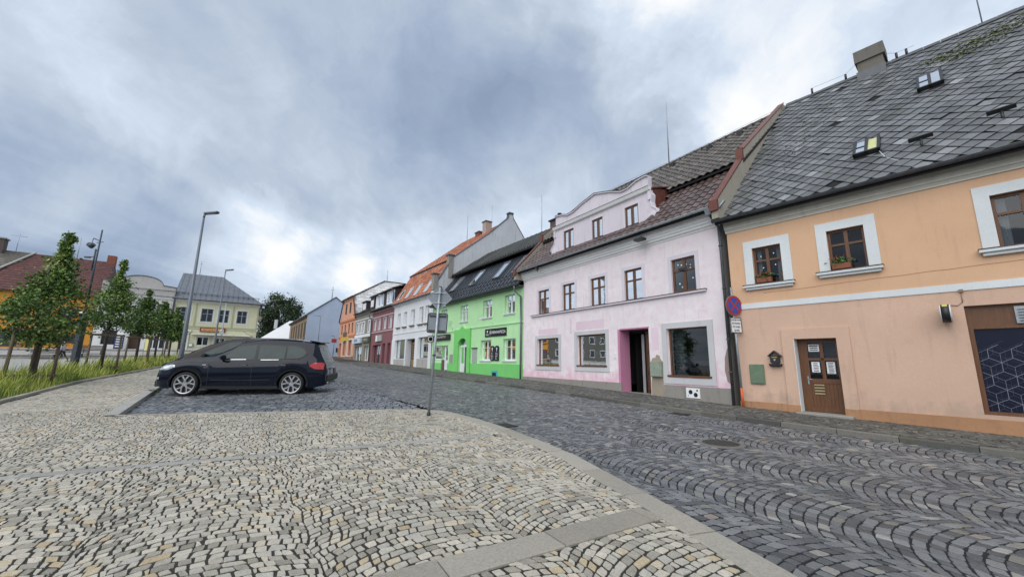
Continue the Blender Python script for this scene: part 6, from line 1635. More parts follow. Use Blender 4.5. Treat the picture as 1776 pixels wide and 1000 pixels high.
mb = MB(); mb.disc((.95, -.16, 0), (0, -1, 0), .16, .01, 16); mb.build('emblem', M_LETW, sg)
mbx = thing('menu_box', 'small framed box hung on the yellow wall beside the door', 'notice case', H.world(7.45, -.02, 3.2), math.atan2(.574, .819))
mb = MB(); mb.box(-.22, .22, -.2, 0, -.2, .25); mb.build('body', plain('grey_green_metal', (.27, .31, .25)), mbx); mb = MB(); mb.box(-.16, .16, -.215, -.201, -.13, .15); mb.build('panel', M_PAPER, mbx)
M_SEAM = plain('seamed_grey_roof', (.16, .175, .20), .45, .35, var=.2, scale=2)
mb = H.mb()
Y0, Y1 = (-.45, 9.05), (5.0, 13.25)
mb.prism([(.05, *Y0), (9.95, *Y0), (9.8, *Y1), (5.25, *Y1)], (0, 0, -.08)); mb.face([(.05, *Y0), (5.25, *Y1), (.05, 11, 9.05)]); mb.face([(5.25, *Y1), (9.8, *Y1), (9.95, 11, 9.05), (.05, 11, 9.05)]); mb.face([(9.95, *Y0), (9.8, *Y1), (9.95, 11, 9.05)])
yrf = mb.build('roof', M_SEAM, H.root)
for k in range(17):
    x0 = .25 + k * .58; f_top = 1.0 if x0 > 5.25 else max(0, (x0 - .05) / 5.2)
    mb = H.mb(); mb.prism([(x0, Y0[0], Y0[1] + .002), (x0 + .03, Y0[0], Y0[1] + .002), (x0 + .03, Y0[0], Y0[1] + .06), (x0, Y0[0], Y0[1] + .06)], (0, (Y1[0] - Y0[0]) * f_top, (Y1[1] - Y0[1]) * f_top)); mb.build('roof_seam', M_SEAM, yrf)
mb = H.mb()
for t in (.16, .19): mb.tube([(.6, Y0[0] + 5.45 * t, Y0[1] + 4.2 * t + .18), (9.9, Y0[0] + 5.45 * t, Y0[1] + 4.2 * t + .18)], .02, 5)
for k in range(16): mb.box(.7 + k * .6, .74 + k * .6, Y0[0] + .85, Y0[0] + 1.05, Y0[1] + .6, Y0[1] + .98)
mb.build('snow_rail', M_GUT, yrf)
H.gutter(.05, 9.95, -.55, 9.06, M_GUT)
mb = H.mb(); mb.tube([(9.72, -.5, 9.0), (9.7, -.2, 8.4), (9.72, -.12, 2.4)], .06, 6); mb.build('downpipe', M_GUT, H.root)
mb = H.mb(); mb.tube([(8.0, 5, 13.2), (8.0, 5, 15.2)], .04, 5); mb.tube([(7.8, 5, 14.8), (8.2, 5, 14.8)], .025, 4); mb.build('aerial', M_RAIL, yrf)

# ================= grey house with the arched parapet
M_GY = plaster('grey_white_render', (.60, .59, .57), (.22, .2, .18), .5)
M_GY2 = plaster('grey_parapet', (.47, .45, .43), (.14, .13, .12), .7)
M_WG = plaster('white_ground_floor', (.74, .74, .73), (.5, .5, .48), .15)
H = House('arched_parapet_house', 'grey house with an arched parapet and white shop floor', YR, UL, True, off=9.75)
H.wall(9.8, 16.55, 1.5, 9.3, [(10.15, 7.05, 11.3, 8.2), (12.0, 7.05, 13.2, 8.2), (13.9, 7.05, 15.1, 8.2), (12.35, 2.3, 13.35, 4.5, .3), (13.95, 3.0, 15.75, 4.65, .3), (9.95, 2.6, 11.8, 4.3, .3)], M_GY, rev=.16)
H.shell(9.8, 16.55, 1.5, 9.3, 10, M_GY)
for a in (10.15, 12.0, 13.9): H.trim(a, 7.05, a + 1.15, 8.2, .15, M_GY, p=.04); H.window(a, 7.05, a + 1.18, 8.2, d=.08, cols=2, split=.6, frame=MATS['blue_grey_frame'], fw=.07, sash=.05)
H.window(13.95, 3.0, 15.75, 4.65, d=.2, cols=2, split=None, frame=M_BLACK, fw=.1, gl=M_SHOP); H.window(9.95, 2.6, 11.8, 4.3, d=.2, cols=3, split=None, frame=M_WHITEW, fw=.1, gl=M_SHOP)
mb = H.mb(); mb.box(12.35, 13.35, .28, .32, 2.3, 4.5); mb.build('door', M_DBROWN, H.root)
mb = H.mb()
for a0, a1, z0_, z1_ in ((9.8, 9.93, 1.5, 5.6), (11.82, 12.33, 1.5, 5.6), (13.37, 13.93, 1.5, 5.4), (15.77, 16.5, 1.5, 5.5), (13.93, 15.77, 4.67, 5.4), (9.93, 11.82, 4.32, 5.6), (12.33, 13.37, 4.52, 5.5), (13.93, 15.77, 1.5, 2.98)): mb.box(a0, a1, -.05, -.003, z0_, z1_)
mb.prism([(13.6, -.12, 5.4), (16.3, -.12, 5.4), (15.9, -.12, 5.75), (15.0, -.12, 5.95), (14.0, -.12, 5.75)], (0, .11, 0)); mb.build('white_shop_front', M_WG, H.root)
mb = H.mb(); arc = [(11.1, 10.50)] + [(13.1 + 2.0 * math.cos(R(q)), 10.55 + .95 * math.sin(R(q))) for q in range(174, 5, -12)] + [(15.1, 10.62)]
mb.prism([(9.8, -.03, 9.3), (16.55, -.03, 9.3), (16.55, -.03, 10.6)] + [(a, -.03, z) for a, z in arc[::-1]] + [(9.8, -.03, 10.35)], (0, .35, 0)); par = mb.build('parapet', M_GY2, H.root)
mb = H.mb(); pp = [(9.75, 10.35)] + arc + [(16.6, 10.6)]
for (a0, z0), (a1, z1) in zip(pp[:-1], pp[1:]): mb.prism([(a0, -.10, z0), (a1, -.10, z1), (a1, -.10, z1 + .09), (a0, -.10, z0 + .09)], (0, .5, 0))
mb.build('parapet_cap', M_GUT, par)
mb = H.mb(); mb.box(9.8, 16.5, -.15, -.032, 9.95, 10.05); mb.box(9.8, 16.5, -.15, -.032, 9.2, 9.32); mb.box(9.8, 16.5, -.06, -.002, 8.75, 8.85); mb.build('string_course', M_GY2, H.root)
mb = H.mb(); mb.tube([(9.76, -.15, 10.3), (9.76, -.15, 9.2), (9.8, -.1, 8.6), (9.8, -.1, 2.5)], .06, 6); mb.build('downpipe', M_GUT, H.root)
bs = thing('blue_menu_stand', 'tall dark blue menu board standing by the white shop front', 'menu board', H.world(14.0, -1.0, g1(*H.world(14.0, -1.0, 0)[:2])), math.atan2(.574, .819))
mb = MB(); mb.box(-.4, .4, -.04, .04, .1, 1.75); mb.build('board', plain('navy_board', (.02, .03, .09), .5), bs)
mb = MB()
for q in range(5): mb.box(-.28, .28, -.05, -.041, .35 + q * .28, .47 + q * .28)
mb.build('print', M_LETW, bs); mb = MB(); mb.disc((0, -.04, 2.0), (0, -1, 0), .33, .04, 20); mb.build('round_sign', M_LETW, bs)

# ================= orange-yellow house with a red roof, and the grey roof beside it
M_OY = plaster('orange_yellow_render', (.60, .27, .045), (.35, .17, .05), .25)
H = House('orange_yellow_house', 'orange yellow house with a dark red tiled roof behind the trees', YR, UL, True, off=16.6)
ow = [(18.0, 5.8, 19.6, 7.0), (20.1, 5.8, 21.2, 7.0), (22.2, 5.75, 23.8, 6.95), (25.0, 5.75, 26.6, 6.95)]
ol = [(17.6, 3.0, 20.35, 3.95, .2), (20.9, 2.2, 21.5, 4.2, .3), (22.1, 2.5, 24.2, 4.25, .25), (25.2, 2.5, 27.5, 4.25, .25)]
ow = ow[:3]; ol = ol[:3]
H.wall(16.6, 24.3, 1.5, 8.6, ow + ol, M_OY, rev=.16)
H.shell(16.6, 24.3, 1.5, 8.6, 12, M_OY)
for a, b, c, e in ow: H.window(a, b, c, e, d=.08, cols=2, split=None, frame=M_DBROWN, fw=.12)
for a, b, c, e, _ in ol:
    if c - a > 1: H.window(a, b, c, e, d=.15, cols=3, split=None, frame=M_DBROWN, fw=.08, gl=M_SHOP, backmat=M_ROOM2)
mb = H.mb(); mb.box(20.9, 21.5, .28, .3, 2.2, 4.2); mb.build('door', M_DBROWN, H.root)
mb = H.mb(); mb.box(16.6, 24.3, -.1, -.002, 5.35, 5.5); mb.build('ledge', M_DBROWN, H.root)
mb = H.mb(); mb.box(21.8, 22.08, -.05, -.002, 1.5, 4.9); 
mb.build('brown_ground_floor', plaster('dull_brown_render', (.32, .19, .12), (.2, .13, .08), .4), H.root)
mb = H.mb(); slab_quad(mb, [(16.4, -.4, 8.5), (26.5, -.4, 8.5), (23.9, 6, 13.75), (17.0, 6, 13.75)], .1); mb.face([(17.0, 6, 13.7), (23.9, 6, 13.7), (25, 12, 8.5), (16.4, 12, 8.5)]); mb.face([(16.4, -.4, 8.5), (17.0, 6, 13.7), (16.4, 12, 8.5)])
orf = mb.build('roof', plain('dark_red_roof', (.07, .024, .021), .7, var=.2), H.root)
M_RDT = tinted('dark_red_tile', [(0, (.075, .023, .020)), (1, (.115, .037, .032))], .7, 9, .1, .003)
tiles(H, orf, 'flat', (16.4, -.4, 8.52), (26.5, -.4, 8.52), (23.9, 6, 13.77), (17.0, 6, 13.77), M_RDT, 'roof_tile', .45, .5)
mb = H.mb(); mb.box(16.9, 17.7, 5.6, 6.4, 13.2, 14.6); mb.build('chimney', plain('red_brick', (.22, .07, .045)), orf)
mb = H.mb(); mb.tube([(20.5, 6, 13.5), (20.5, 6, 16.5)], .04, 5); mb.build('mast', M_RAIL, orf)
H2 = House('grey_roofed_house', 'house with a mottled grey tiled roof and chimney at the far left', YR, UL, True, off=24.2)
mb = H2.mb(); mb.box(24.32, 40, -.02, 12, 1.5, 8.5); mb.build('wall', plaster('reflection_darkening_render', (.11, .105, .09), (.2, .17, .13), .4), H2.root)  # wall out of view, coloured dark to keep the shop window reflections dark
for a in (26, 29, 32, 35, 38):
    for b in (3.0, 5.8):
        mb = H2.mb(); mb.box(a, a + 1.3, -.08, -.03, b, b + 1.5); w_ = mb.build('window', M_WHITEW, H2.root)
        mb = H2.mb(); mb.face([(a + .1, -.085, b + .1), (a + 1.2, -.085, b + .1), (a + 1.2, -.085, b + 1.4), (a + .1, -.085, b + 1.4)]); mb.build('pane', plain('dark_pane', (.02, .022, .025), .08), w_)
mb = H2.mb(); slab_quad(mb, [(26.6, -.45, 8.55), (44, -.45, 8.55), (44, 6, 13.8), (24.0, 6, 13.8)], .1); mb.face([(24.0, 6, 13.75), (44, 6, 13.75), (44, 12, 8.5), (24, 12, 8.5)]); g2 = mb.build('roof', M_GREYT, H2.root)
M_GT = tinted('mottled_grey_tile', [(0, (.09, .085, .07)), (.6, (.115, .11, .09)), (1, (.15, .14, .12))], .8, 9, .1, .003)
tiles(H2, g2, 'flat', (26.6, -.45, 8.57), (36, -.45, 8.57), (36, 6, 13.82), (24.0, 6, 13.82), M_GT, 'roof_tile', .45, .5)
mb = H2.mb(); mb.tube([(26.7, -.5, 8.65), (24.0, 6.05, 13.95)], .11, 6); mb.build('verge', plain('pale_verge', (.42, .40, .36), .8), g2)
mb = H2.mb(); mb.box(26.4, 27.3, 5.2, 6.2, 13.0, 15.0); c_ = mb.build('chimney', plain('dark_brick', (.09, .07, .06)), g2)
mb = H2.mb(); mb.box(26.3, 27.4, 5.1, 6.3, 15.0, 15.15); mb.build('chimney_cap', M_CONC, c_)
mb = H2.mb(); mb.tube([(25.6, 6, 13.6), (25.6, 6, 16.0)], .03, 5); mb.tube([(24.9, 6, 15.7), (26.3, 6, 15.7)], .02, 4); mb.build('aerial', M_RAIL, g2)
# ------------------------------------------------------------------ trees
def place(px, Y, py=618):
    d = px_dir(px, py); return (d.x / d.y * Y, Y)
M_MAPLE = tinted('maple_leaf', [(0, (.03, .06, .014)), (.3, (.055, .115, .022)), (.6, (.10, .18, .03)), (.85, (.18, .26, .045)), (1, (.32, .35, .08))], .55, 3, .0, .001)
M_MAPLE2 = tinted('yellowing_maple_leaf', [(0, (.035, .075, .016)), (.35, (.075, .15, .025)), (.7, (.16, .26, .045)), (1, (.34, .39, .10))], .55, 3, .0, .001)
M_FARLEAF = tinted('dark_far_leaf', [(0, (.010, .022, .008)), (.5, (.025, .05, .014)), (1, (.06, .10, .025))], .6, 1, .0, .001)
M_BARK = plain('grey_brown_bark', (.07, .055, .042), .9, var=.4, scale=9)

def maple(x, y, h, rad, base, lab, seed, ncl=90, per=60, size=.075, mat=M_MAPLE, lead=.72, grp='young maples in a row along the grass strip', lean=(0, 0)):
    r_ = np.random.default_rng(seed)
    t = thing('maple_tree', lab, 'tree', (x, y, g1(x, y)), 0, grp)
    tr = MB(); tr.tube([(0, 0, -.1), (.01, 0, base), (.03, -.02, h * .6), (lean[0], lean[1], h * .97)], [.085, .07, .04, .008], 8); tr.build('trunk', M_BARK, t)
    cl = []; rs = []
    while len(cl) < ncl:
        f = r_.beta(1.15, 1.6); z = base + f * (h - base) * .99
        if f < lead: env = rad * (1 - (f / lead) ** 1.5 * .88) * (.45 + .55 * min(1, f / .14))
        else: env = rad * .11 * (1 - (f - lead) / (1 - lead) * .7)
        an = r_.uniform(0, 2 * np.pi); rr = env * math.sqrt(r_.uniform(.05, 1)) * (1 + .18 * math.sin(an * 3 + seed) + .12 * math.sin(an * 5 + z * 2))
        cl.append((rr * math.cos(an) + lean[0] * f, rr * math.sin(an) + lean[1] * f, z + r_.normal(0, .06))); rs.append(.20 * min(1.0, rad) * (1.15 - .5 * f) if f < lead else .075)
    bm_ = MB()
    for c in cl[::2]:
        z0 = max(base * .9, c[2] - math.hypot(c[0], c[1]) * .8 - .15)
        bm_.tube([(0.02, 0, z0), (c[0] * .5, c[1] * .5, z0 * .45 + c[2] * .55), c], [.018, .011, .004], 4, False)
    bm_.build('branches', M_BARK, t)
    cl = np.array(cl); rs = np.array(rs)
    P = np.repeat(cl, per, 0) + r_.normal(0, 1, (len(cl) * per, 3)) * np.repeat(rs, per)[:, None] * np.array([1, 1, .72])
    n = len(P)
    a = r_.normal(0, 1, (n, 3)) * np.array([1, 1, .55]); a /= np.linalg.norm(a, axis=1, keepdims=True)
    b = np.cross(a, r_.normal(0, 1, (n, 3))); b /= np.linalg.norm(b, axis=1, keepdims=True)
    s_ = size * r_.uniform(.55, 1.3, (n, 1))
    q = np.stack([P - a * s_, P + b * s_ * .75 - a * s_ * .15, P + a * s_, P - b * s_ * .75 - a * s_ * .15], 1)
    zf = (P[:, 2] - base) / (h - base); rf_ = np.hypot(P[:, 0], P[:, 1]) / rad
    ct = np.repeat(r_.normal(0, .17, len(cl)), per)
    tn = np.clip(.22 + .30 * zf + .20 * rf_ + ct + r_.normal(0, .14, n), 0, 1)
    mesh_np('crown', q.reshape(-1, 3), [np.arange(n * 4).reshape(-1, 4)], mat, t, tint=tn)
    return t

def guard(x, y, rz, lab, w=.80, h=2.1):
    t = thing('tree_guard', lab, 'tree guard', (x, y, g1(x, y)), rz, 'wooden stake frames round the young maples')
    pts = [(-w, -.55), (w * .9, -.5), (.1, .85)]
    for p in pts: 
        mb = MB(); mb.tube([(p[0], p[1], -.1), (p[0] * .97, p[1] * .97, h)], [.055, .05], 8); mb.build('stake', M_STAKE, t)
    for z in (h - .06, .34):
        for p, q in zip(pts, pts[1:] + pts[:1]):
            a = Vector((*p, z)); b = Vector((*q, z)); d = (b - a).normalized()
            n_ = Vector((-d.y, d.x, 0)) * .02
            mb = MB(); A_, B_ = a - d * .12, b + d * .12
            mb.prism([tuple(A_ - n_), tuple(B_ - n_), tuple(B_ + n_), tuple(A_ + n_)], (0, 0, .09)); mb.build('rail', M_STAKE, t)
    return t
T = [(60, 15.5, 6.2, 1.45, 1.65, 'tallest yellowing maple with a thin leader at the left end of the row', 11, 150, 72, .055, M_MAPLE2),
     (178, 22.0, 6.3, 1.25, 2.5, 'second maple from the left with a slim yellow-green top', 12, 105, 62, .062, M_MAPLE2),
     (236, 28.0, 5.6, 1.12, 2.4, 'third maple from the left, dark green with a narrow pointed top', 13, 100, 55, .07, M_MAPLE),
     (268, 36.0, 5.8, 1.25, 2.5, 'fourth maple from the left, with a shorter pointed crown', 14, 110, 55, .09, M_MAPLE),
     (292, 41.0, 5.6, 1.3, 2.3, 'last and farthest maple of the row beside the grey lamp post', 15, 110, 55, .09, M_MAPLE)]
GL = ['stake frame round the trunk of the tallest maple', 'stake frame below the second maple before the white shop front', 'stake frame below the third maple', 'stake frame below the fourth maple', 'farthest stake frame of the row']
for k, (px, Y, h, rad, base, lab, seed, ncl, per, size, mat) in enumerate(T):
    x, y = place(px, Y)
    maple(x, y, h, rad, base, lab, seed, ncl, per, size, mat, lean=(.35, 0) if k == 0 else (.2, 0))
    guard(x, y, R(50), GL[k], .62)
# the big dark tree far behind
x, y = place(476, 105.0)
t = thing('broad_tree', 'large dark green tree behind the small white-roofed house', 'tree', (x, y, g1(x, y)))
mb = MB(); mb.tube([(0, 0, -.2), (0, 0, 5), (.3, 0, 9)], [.5, .4, .2], 8); mb.build('trunk', M_BARK, t)
r_ = np.random.default_rng(5)
cl = []
while len(cl) < 150:
    v = r_.normal(0, 1, 3); v /= np.linalg.norm(v); v *= r_.uniform(.45, 1) ** .5
    cl.append((v[0] * 5.6, v[1] * 4.5, 10.3 + v[2] * 5.6))
cl = np.array(cl); P = np.repeat(cl, 85, 0) + r_.normal(0, .55, (len(cl) * 85, 3)); n = len(P)
a = r_.normal(0, 1, (n, 3)); a /= np.linalg.norm(a, axis=1, keepdims=True); b = np.cross(a, r_.normal(0, 1, (n, 3))); b /= np.linalg.norm(b, axis=1, keepdims=True)
q = np.stack([P - a * .2, P + b * .15, P + a * .2, P - b * .15], 1)
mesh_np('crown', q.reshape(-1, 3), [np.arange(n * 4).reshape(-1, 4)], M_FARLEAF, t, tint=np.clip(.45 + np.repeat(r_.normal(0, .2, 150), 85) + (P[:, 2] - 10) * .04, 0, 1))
mb = MB()
for c in cl[::4]: mb.tube([(0, 0, 5), (c[0] * .5, c[1] * .5, 7.5), tuple(c)], [.15, .1, .03], 4, False)
mb.build('branches', M_BARK, t)
for k, (px, Y, rr, h, lab) in enumerate([(448, 98, 2.6, 4.5, 'low dark shrubbery tree at the corner of the yellow house'), (462, 120, 4.0, 8.5, 'shorter dark tree half hidden by the big one')]):
    x, y = place(px, Y); t = thing('bushy_tree', lab, 'tree', (x, y, g1(x, y)))
    mb = MB(); mb.tube([(0, 0, -.2), (0, 0, h * .6)], [.25, .1], 6); mb.build('trunk', M_BARK, t)
    P = r_.normal(0, 1, (5000, 3)); P /= np.linalg.norm(P, axis=1, keepdims=True); P *= (r_.uniform(0, 1, (5000, 1)) ** .4) * np.array([rr, rr, h * .5]) ; P[:, 2] += h * .62
    P += .4 * np.sin(P[:, [1, 2, 0]] * 2.1)
    a = r_.normal(0, 1, (5000, 3)); a /= np.linalg.norm(a, axis=1, keepdims=True); b = np.cross(a, r_.normal(0, 1, (5000, 3))); b /= np.linalg.norm(b, axis=1, keepdims=True)
    q = np.stack([P - a * .2, P + b * .15, P + a * .2, P - b * .15], 1)
    mesh_np('crown', q.reshape(-1, 3), [np.arange(20000).reshape(-1, 4)], M_FARLEAF, t, tint=np.clip(.4 + .2 * np.sin(P[:, 0] * 3) + r_.normal(0, .15, 5000), 0, 1))

# ------------------------------------------------------------------ lamp posts and poles
def street_lamp(x, y, h, lab, s=1.0):
    l = thing('street_lamp', lab, 'street lamp', (x, y, g1(x, y)), 0, 'grey conical street lamps of the car park')
    mb = MB(); mb.tube([(0, 0, -.1), (0, 0, 1.2), (0, 0, h)], [.125 * s, .115 * s, .05 * s], 14); mb.build('pole', M_POLE, l)
    mb = MB(); mb.disc((0, 0, 0), (0, 0, 1), .26 * s, .05, 16); mb.build('base_plate', M_POLE, l)
    mb = MB(); mb.tube([(0, 0, h - .05), (.02, 0, h + .12), (.12, 0, h + .20)], .055 * s, 8); mb.build('arm', M_POLE, l)
    mb = MB(); mb.prism([(.02, -.13, h + .14), (.72, -.15, h + .20), (.80, -.10, h + .25), (.80, .10, h + .25), (.72, .15, h + .20), (.02, .13, h + .14)], (0, 0, .09)); hd = mb.build('lamp_head', M_POLE, l, bevel=.02)
    mb = MB(); mb.face([(.2, -.1, h + .148), (.66, -.11, h + .187), (.66, .11, h + .187), (.2, .1, h + .148)]); mb.build('diffuser', plain('lamp_glass', (.45, .47, .48), .2), hd)
    mb = MB(); mb.box(-.07, .07, -.135 * s, -.10 * s, .6, 1.1); mb.build('hatch', M_POLE, l)
x, y = place(314, 22.0); street_lamp(x, y, 9.0, 'thick grey conical street lamp towering behind the parked cars')
x, y = place(369, 41.0); street_lamp(x, y, 9.3, 'thinner looking conical lamp farther off before the yellow house', .85)
l = thing('thin_grey_pole', 'thin grey pole just right of the farther conical lamp', 'pole', (*place(379, 43.0), g1(*place(379, 43.0))), 0)
mb = MB(); mb.tube([(0, 0, 0), (0, 0, 6.2)], [.06, .045], 8); mb.build('pole', M_RAIL, l)
mb = MB(); mb.disc((0, -.07, 3.0), (0, -1, 0), .25, .03, 16); mb.build('sign_plate', M_RAIL, l)
l = thing('round_road_sign', 'round road sign on a thin post between the yellow house and dark tree', 'road sign', (*place(442, 62.0), g1(*place(442, 62.0))), 0)
mb = MB(); mb.tube([(0, 0, 0), (0, 0, 7.8)], .05, 6); mb.tube([(0, 0, 7.7), (2.6, 0, 7.9)], .03, 5); mb.build('pole', M_RAIL, l)
mb = MB(); mb.disc((0, -.06, 5.0), (0, -1, 0), .42, .03, 20); d_ = mb.build('disc', plain('orange_panel', (.60, .33, .14)), l); mb = MB(); mb.disc((0, -.095, 5.0), (0, -1, 0), .30, .005, 20); mb.build('face_panel', M_LETW, d_)
mb = MB(); mb.disc((.0, -.1, 6.7), (1, 0, 0), .16, .5, 10); mb.build('lamp_head', M_PAPER, l)
# tall dark mast among the trees
x, y = place(131, 23.0)
l = thing('lamp_mast', 'tall dark mast with floodlights rising among the maples', 'lamp mast', (x, y, g1(x, y)))
mb = MB(); mb.box(-.14, .14, -.14, .14, -.05, 3.35); mb.build('post', M_DPOLE, l, bevel=.02)
mb = MB(); mb.box(-.30, .38, -.12, .12, 3.36, 3.44); mb.build('light_panel', M_PAPER, l)
mb = MB(); mb.tube([(0, 0, 3.3), (0, 0, 8.4)], [.06, .035], 8); mb.build('pole', M_DPOLE, l)
mb = MB(); mb.tube([(-.14, 0, 5.9), (-.14, 0, 7.2)], .04, 8); mb.box(-.14, .0, -.03, .03, 5.95, 6.0); mb.box(-.14, .0, -.03, .03, 7.1, 7.15); mb.tube([(0, 0, 7.7), (-.38, 0, 7.87)], .025, 6); mb.tube([(-.17, 0, 7.6), (.21, 0, 7.65)], .02, 6); mb.build('bracket', M_DPOLE, l)
mb = MB(); mb.tube([(-.63, 0, 7.5), (-.46, 0, 7.39), (-.33, 0, 7.5)], [.13, .16, .12], 10); mb.tube([(-.48, 0, 7.46), (-.42, 0, 7.87), (-.25, 0, 7.8)], .025, 6); mb.build('floodlight', M_DPOLE, l)
mb = MB(); mb.box(-.70, -.38, -.05, .05, 6.65, 6.74); mb.tube([(-.42, 0, 6.7), (-.14, 0, 6.74)], .025, 6); mb.build('small_floodlight', M_DPOLE, l)

# ------------------------------------------------------------------ road signs
x, y = -1.99, 10.12
l = thing('sign_post', 'grey sign post on the cobbles carrying two signs seen from behind', 'sign post', (x, y, g1(x, y) - .02), R(0), rot=(0, R(2.4), 0))
mb = MB(); mb.tube([(0, 0, -.05), (0, 0, 3.22)], .034, 14); mb.build('pole', M_RAIL, l)
mb = MB(); mb.disc((0, 0, 3.21), (0, 0, 1), .037, .02, 12); mb.disc((0, 0, .0), (0, 0, 1), .048, .09, 12); mb.disc((0, 0, 1.45), (0, 0, 1), .045, .04, 12); mb.build('collar', M_BLACK, l)
M_SBACK = plain('grey_sign_back', (.20, .225, .25), .5, .25, var=.15, scale=4)
dz, dr_ = 2.93, .33
def rounded(cx, cz, r, n, rot, cut):
    pts = []
    for k in range(n):
        a0 = R(rot + 360 / n * k); a_ = R(rot + 360 / n * (k + 1)); am = R(rot + 360 / n * (k - 1))
        p = Vector((math.cos(a0), math.sin(a0))) * r; q = Vector((math.cos(a_), math.sin(a_))) * r; m_ = Vector((math.cos(am), math.sin(am))) * r
        pts += [p + (m_ - p).normalized() * cut, p + (m_ - p).normalized() * cut * .3 + (q - p).normalized() * cut * .3 * 1.0, p + (q - p).normalized() * cut]
    return [(cx + v.x, cz + v.y) for v in pts]
mb = MB(); mb.prism([(a, .048, b) for a, b in rounded(.0, dz, dr_, 4, 0, .04)], (0, .004, 0)); dia = mb.build('diamond_plate', M_SBACK, l)
mb = MB()
P_ = rounded(.0, dz, dr_, 4, 0, .04)
for (a0, b0_), (a1, b1_) in zip(P_, P_[1:] + P_[:1]): mb.prism([(a0, .035, b0_), (a1, .035, b1_), (a1 * .955, .035, dz + (b1_ - dz) * .955), (a0 * .955, .035, dz + (b0_ - dz) * .955)], (0, .012, 0))
mb.build('rim', M_RAIL, dia)
for z in (3.06, 2.80):
    mb = MB(); mb.box(-.17, .17, .030, .046, z - .012, z + .012); mb.box(-.05, .05, -.04, .03, z - .016, z + .016); mb.build('clamp', M_RAIL, l)
mb = MB(); mb.prism([(a, .048, b) for a, b in rounded(.0, 2.28, .365, 4, 45, .05)], (0, .004, 0)); sq = mb.build('square_plate', M_SBACK, l)
mb = MB(); P_ = rounded(.0, 2.28, .365, 4, 45, .05)
for (a0, b0_), (a1, b1_) in zip(P_, P_[1:] + P_[:1]): mb.prism([(a0, .030, b0_), (a1, .030, b1_), (a1 * .93, .030, 2.28 + (b1_ - 2.28) * .93), (a0 * .93, .030, 2.28 + (b0_ - 2.28) * .93)], (0, .017, 0))
mb.build('rim', M_BLACK, sq)
for z in (2.46, 2.08):
    for a0, a1 in ((-.21, -.045), (.045, .21)):
        mb = MB(); mb.box(a0, a1, .025, .046, z - .022, z + .022); mb.build('clamp', M_BLACK, l)
mb = MB(); mb.box(.12, .17, .044, .047, 2.72, 2.76); mb.build('sticker', M_RAIL, dia)

# no-stopping sign with its supplementary plate by the pink and orange houses
x, y = 6.80, 12.02
fa_ = math.atan2(.30, 1.0)
l = thing('no_stopping_sign', 'round red and blue no stopping sign above a white text plate', 'road sign', (x, y, g1(x, y) + .06), R(-4), rot=(0, R(-1.2), R(18)))
mb = MB(); mb.tube([(0, 0, 0), (0, 0, 3.55)], .032, 12); mb.build('pole', M_RAIL, l)
mb = MB(); mb.tube([(0, 0, .0), (0, 0, .55)], .036, 12); mb.build('orange_sleeve', plain('orange_red_sleeve', (.58, .12, .035), .6), l)
zc_ = 2.98
mb = MB(); mb.disc((0, -.042, zc_), (0, -1, 0), .30, .012, 36); dsk = mb.build('disc', M_RED, l)
mb = MB(); mb.disc((0, -.055, zc_), (0, -1, 0), .235, .003, 36); mb.build('blue_face', M_BLUE, dsk)
mb = MB()
for an in (45, -45):
    c_, s_ = math.cos(R(an)), math.sin(R(an)); L_, w_ = .24, .028
    mb.prism([(-c_ * L_ - s_ * w_, -.0585 - (.001 if an > 0 else 0), zc_ - s_ * L_ + c_ * w_), (c_ * L_ - s_ * w_, -.0585 - (.001 if an > 0 else 0), zc_ + s_ * L_ + c_ * w_), (c_ * L_ + s_ * w_, -.0585 - (.001 if an > 0 else 0), zc_ + s_ * L_ - c_ * w_), (-c_ * L_ + s_ * w_, -.0585 - (.001 if an > 0 else 0), zc_ - s_ * L_ - c_ * w_)], (0, -.002, 0))
mb.build('red_cross', M_RED, dsk)
mb = MB(); mb.disc((0, -.038, zc_), (0, 1, 0), .318, .006, 36); mb.build('rim', M_RAIL, dsk)
mb = MB(); mb.box(-.21, .21, -.05, -.042, 2.16, 2.62); pt_ = mb.build('text_plate', M_LETW, l)
mb = MB()
for q in ((-.21, .21, 2.16, 2.18), (-.21, .21, 2.60, 2.62), (-.21, -.19, 2.18, 2.60), (.19, .21, 2.18, 2.60)): mb.box(q[0], q[1], -.054, -.0505, q[2], q[3])
mb.build('border', M_BLACK, pt_)
for k, s_ in enumerate(('ZASOBOVANI', 'POTRAVIN', 'PO DOBU', '30 MIN')):
    text(l, s_, .082, (0, -.053, 2.545 - k * .105), plain('ink', (.05, .05, .06)), xs=.8)

# ------------------------------------------------------------------ cars
M_CARB = plain('blue_black_car_paint', (.004, .007, .016), .07, 0.0, var=.05, scale=2, bstr=0, coat=0.1, spec=.26)
M_VANB = plain('brown_van_paint', (.014, .009, .009), .10, .0, var=.05, scale=2, bstr=0, coat=0.0, spec=.25)
M_CGL = plain('tinted_car_glass', (.014, .030, .029), .03, 0, var=.6, scale=3, bstr=0, coat=0, spec=.4)
M_TRIM = plain('black_car_trim', (.014, .014, .015), .5)
M_TYRE = plain('tyre_rubber', (.014, .014, .014), .8)
M_ALLOY = plain('silver_alloy', (.56, .57, .58), .28, .75, var=.05, bstr=0)
M_CHROME = plain('chrome_strip', (.75, .76, .78), .15, .9, var=.02, bstr=0)
M_HEADL = plain('headlight_glass', (.42, .45, .47), .08, .3, var=.35, scale=14, coat=1)
M_TAILL = plain('tail_light_red', (.42, .010, .010), .12, 0, var=.35, scale=10, coat=1)
def lerp_tab(t, x):
    xs_ = [p[0] for p in t]; return float(np.interp(x, xs_, [p[1] for p in t]))
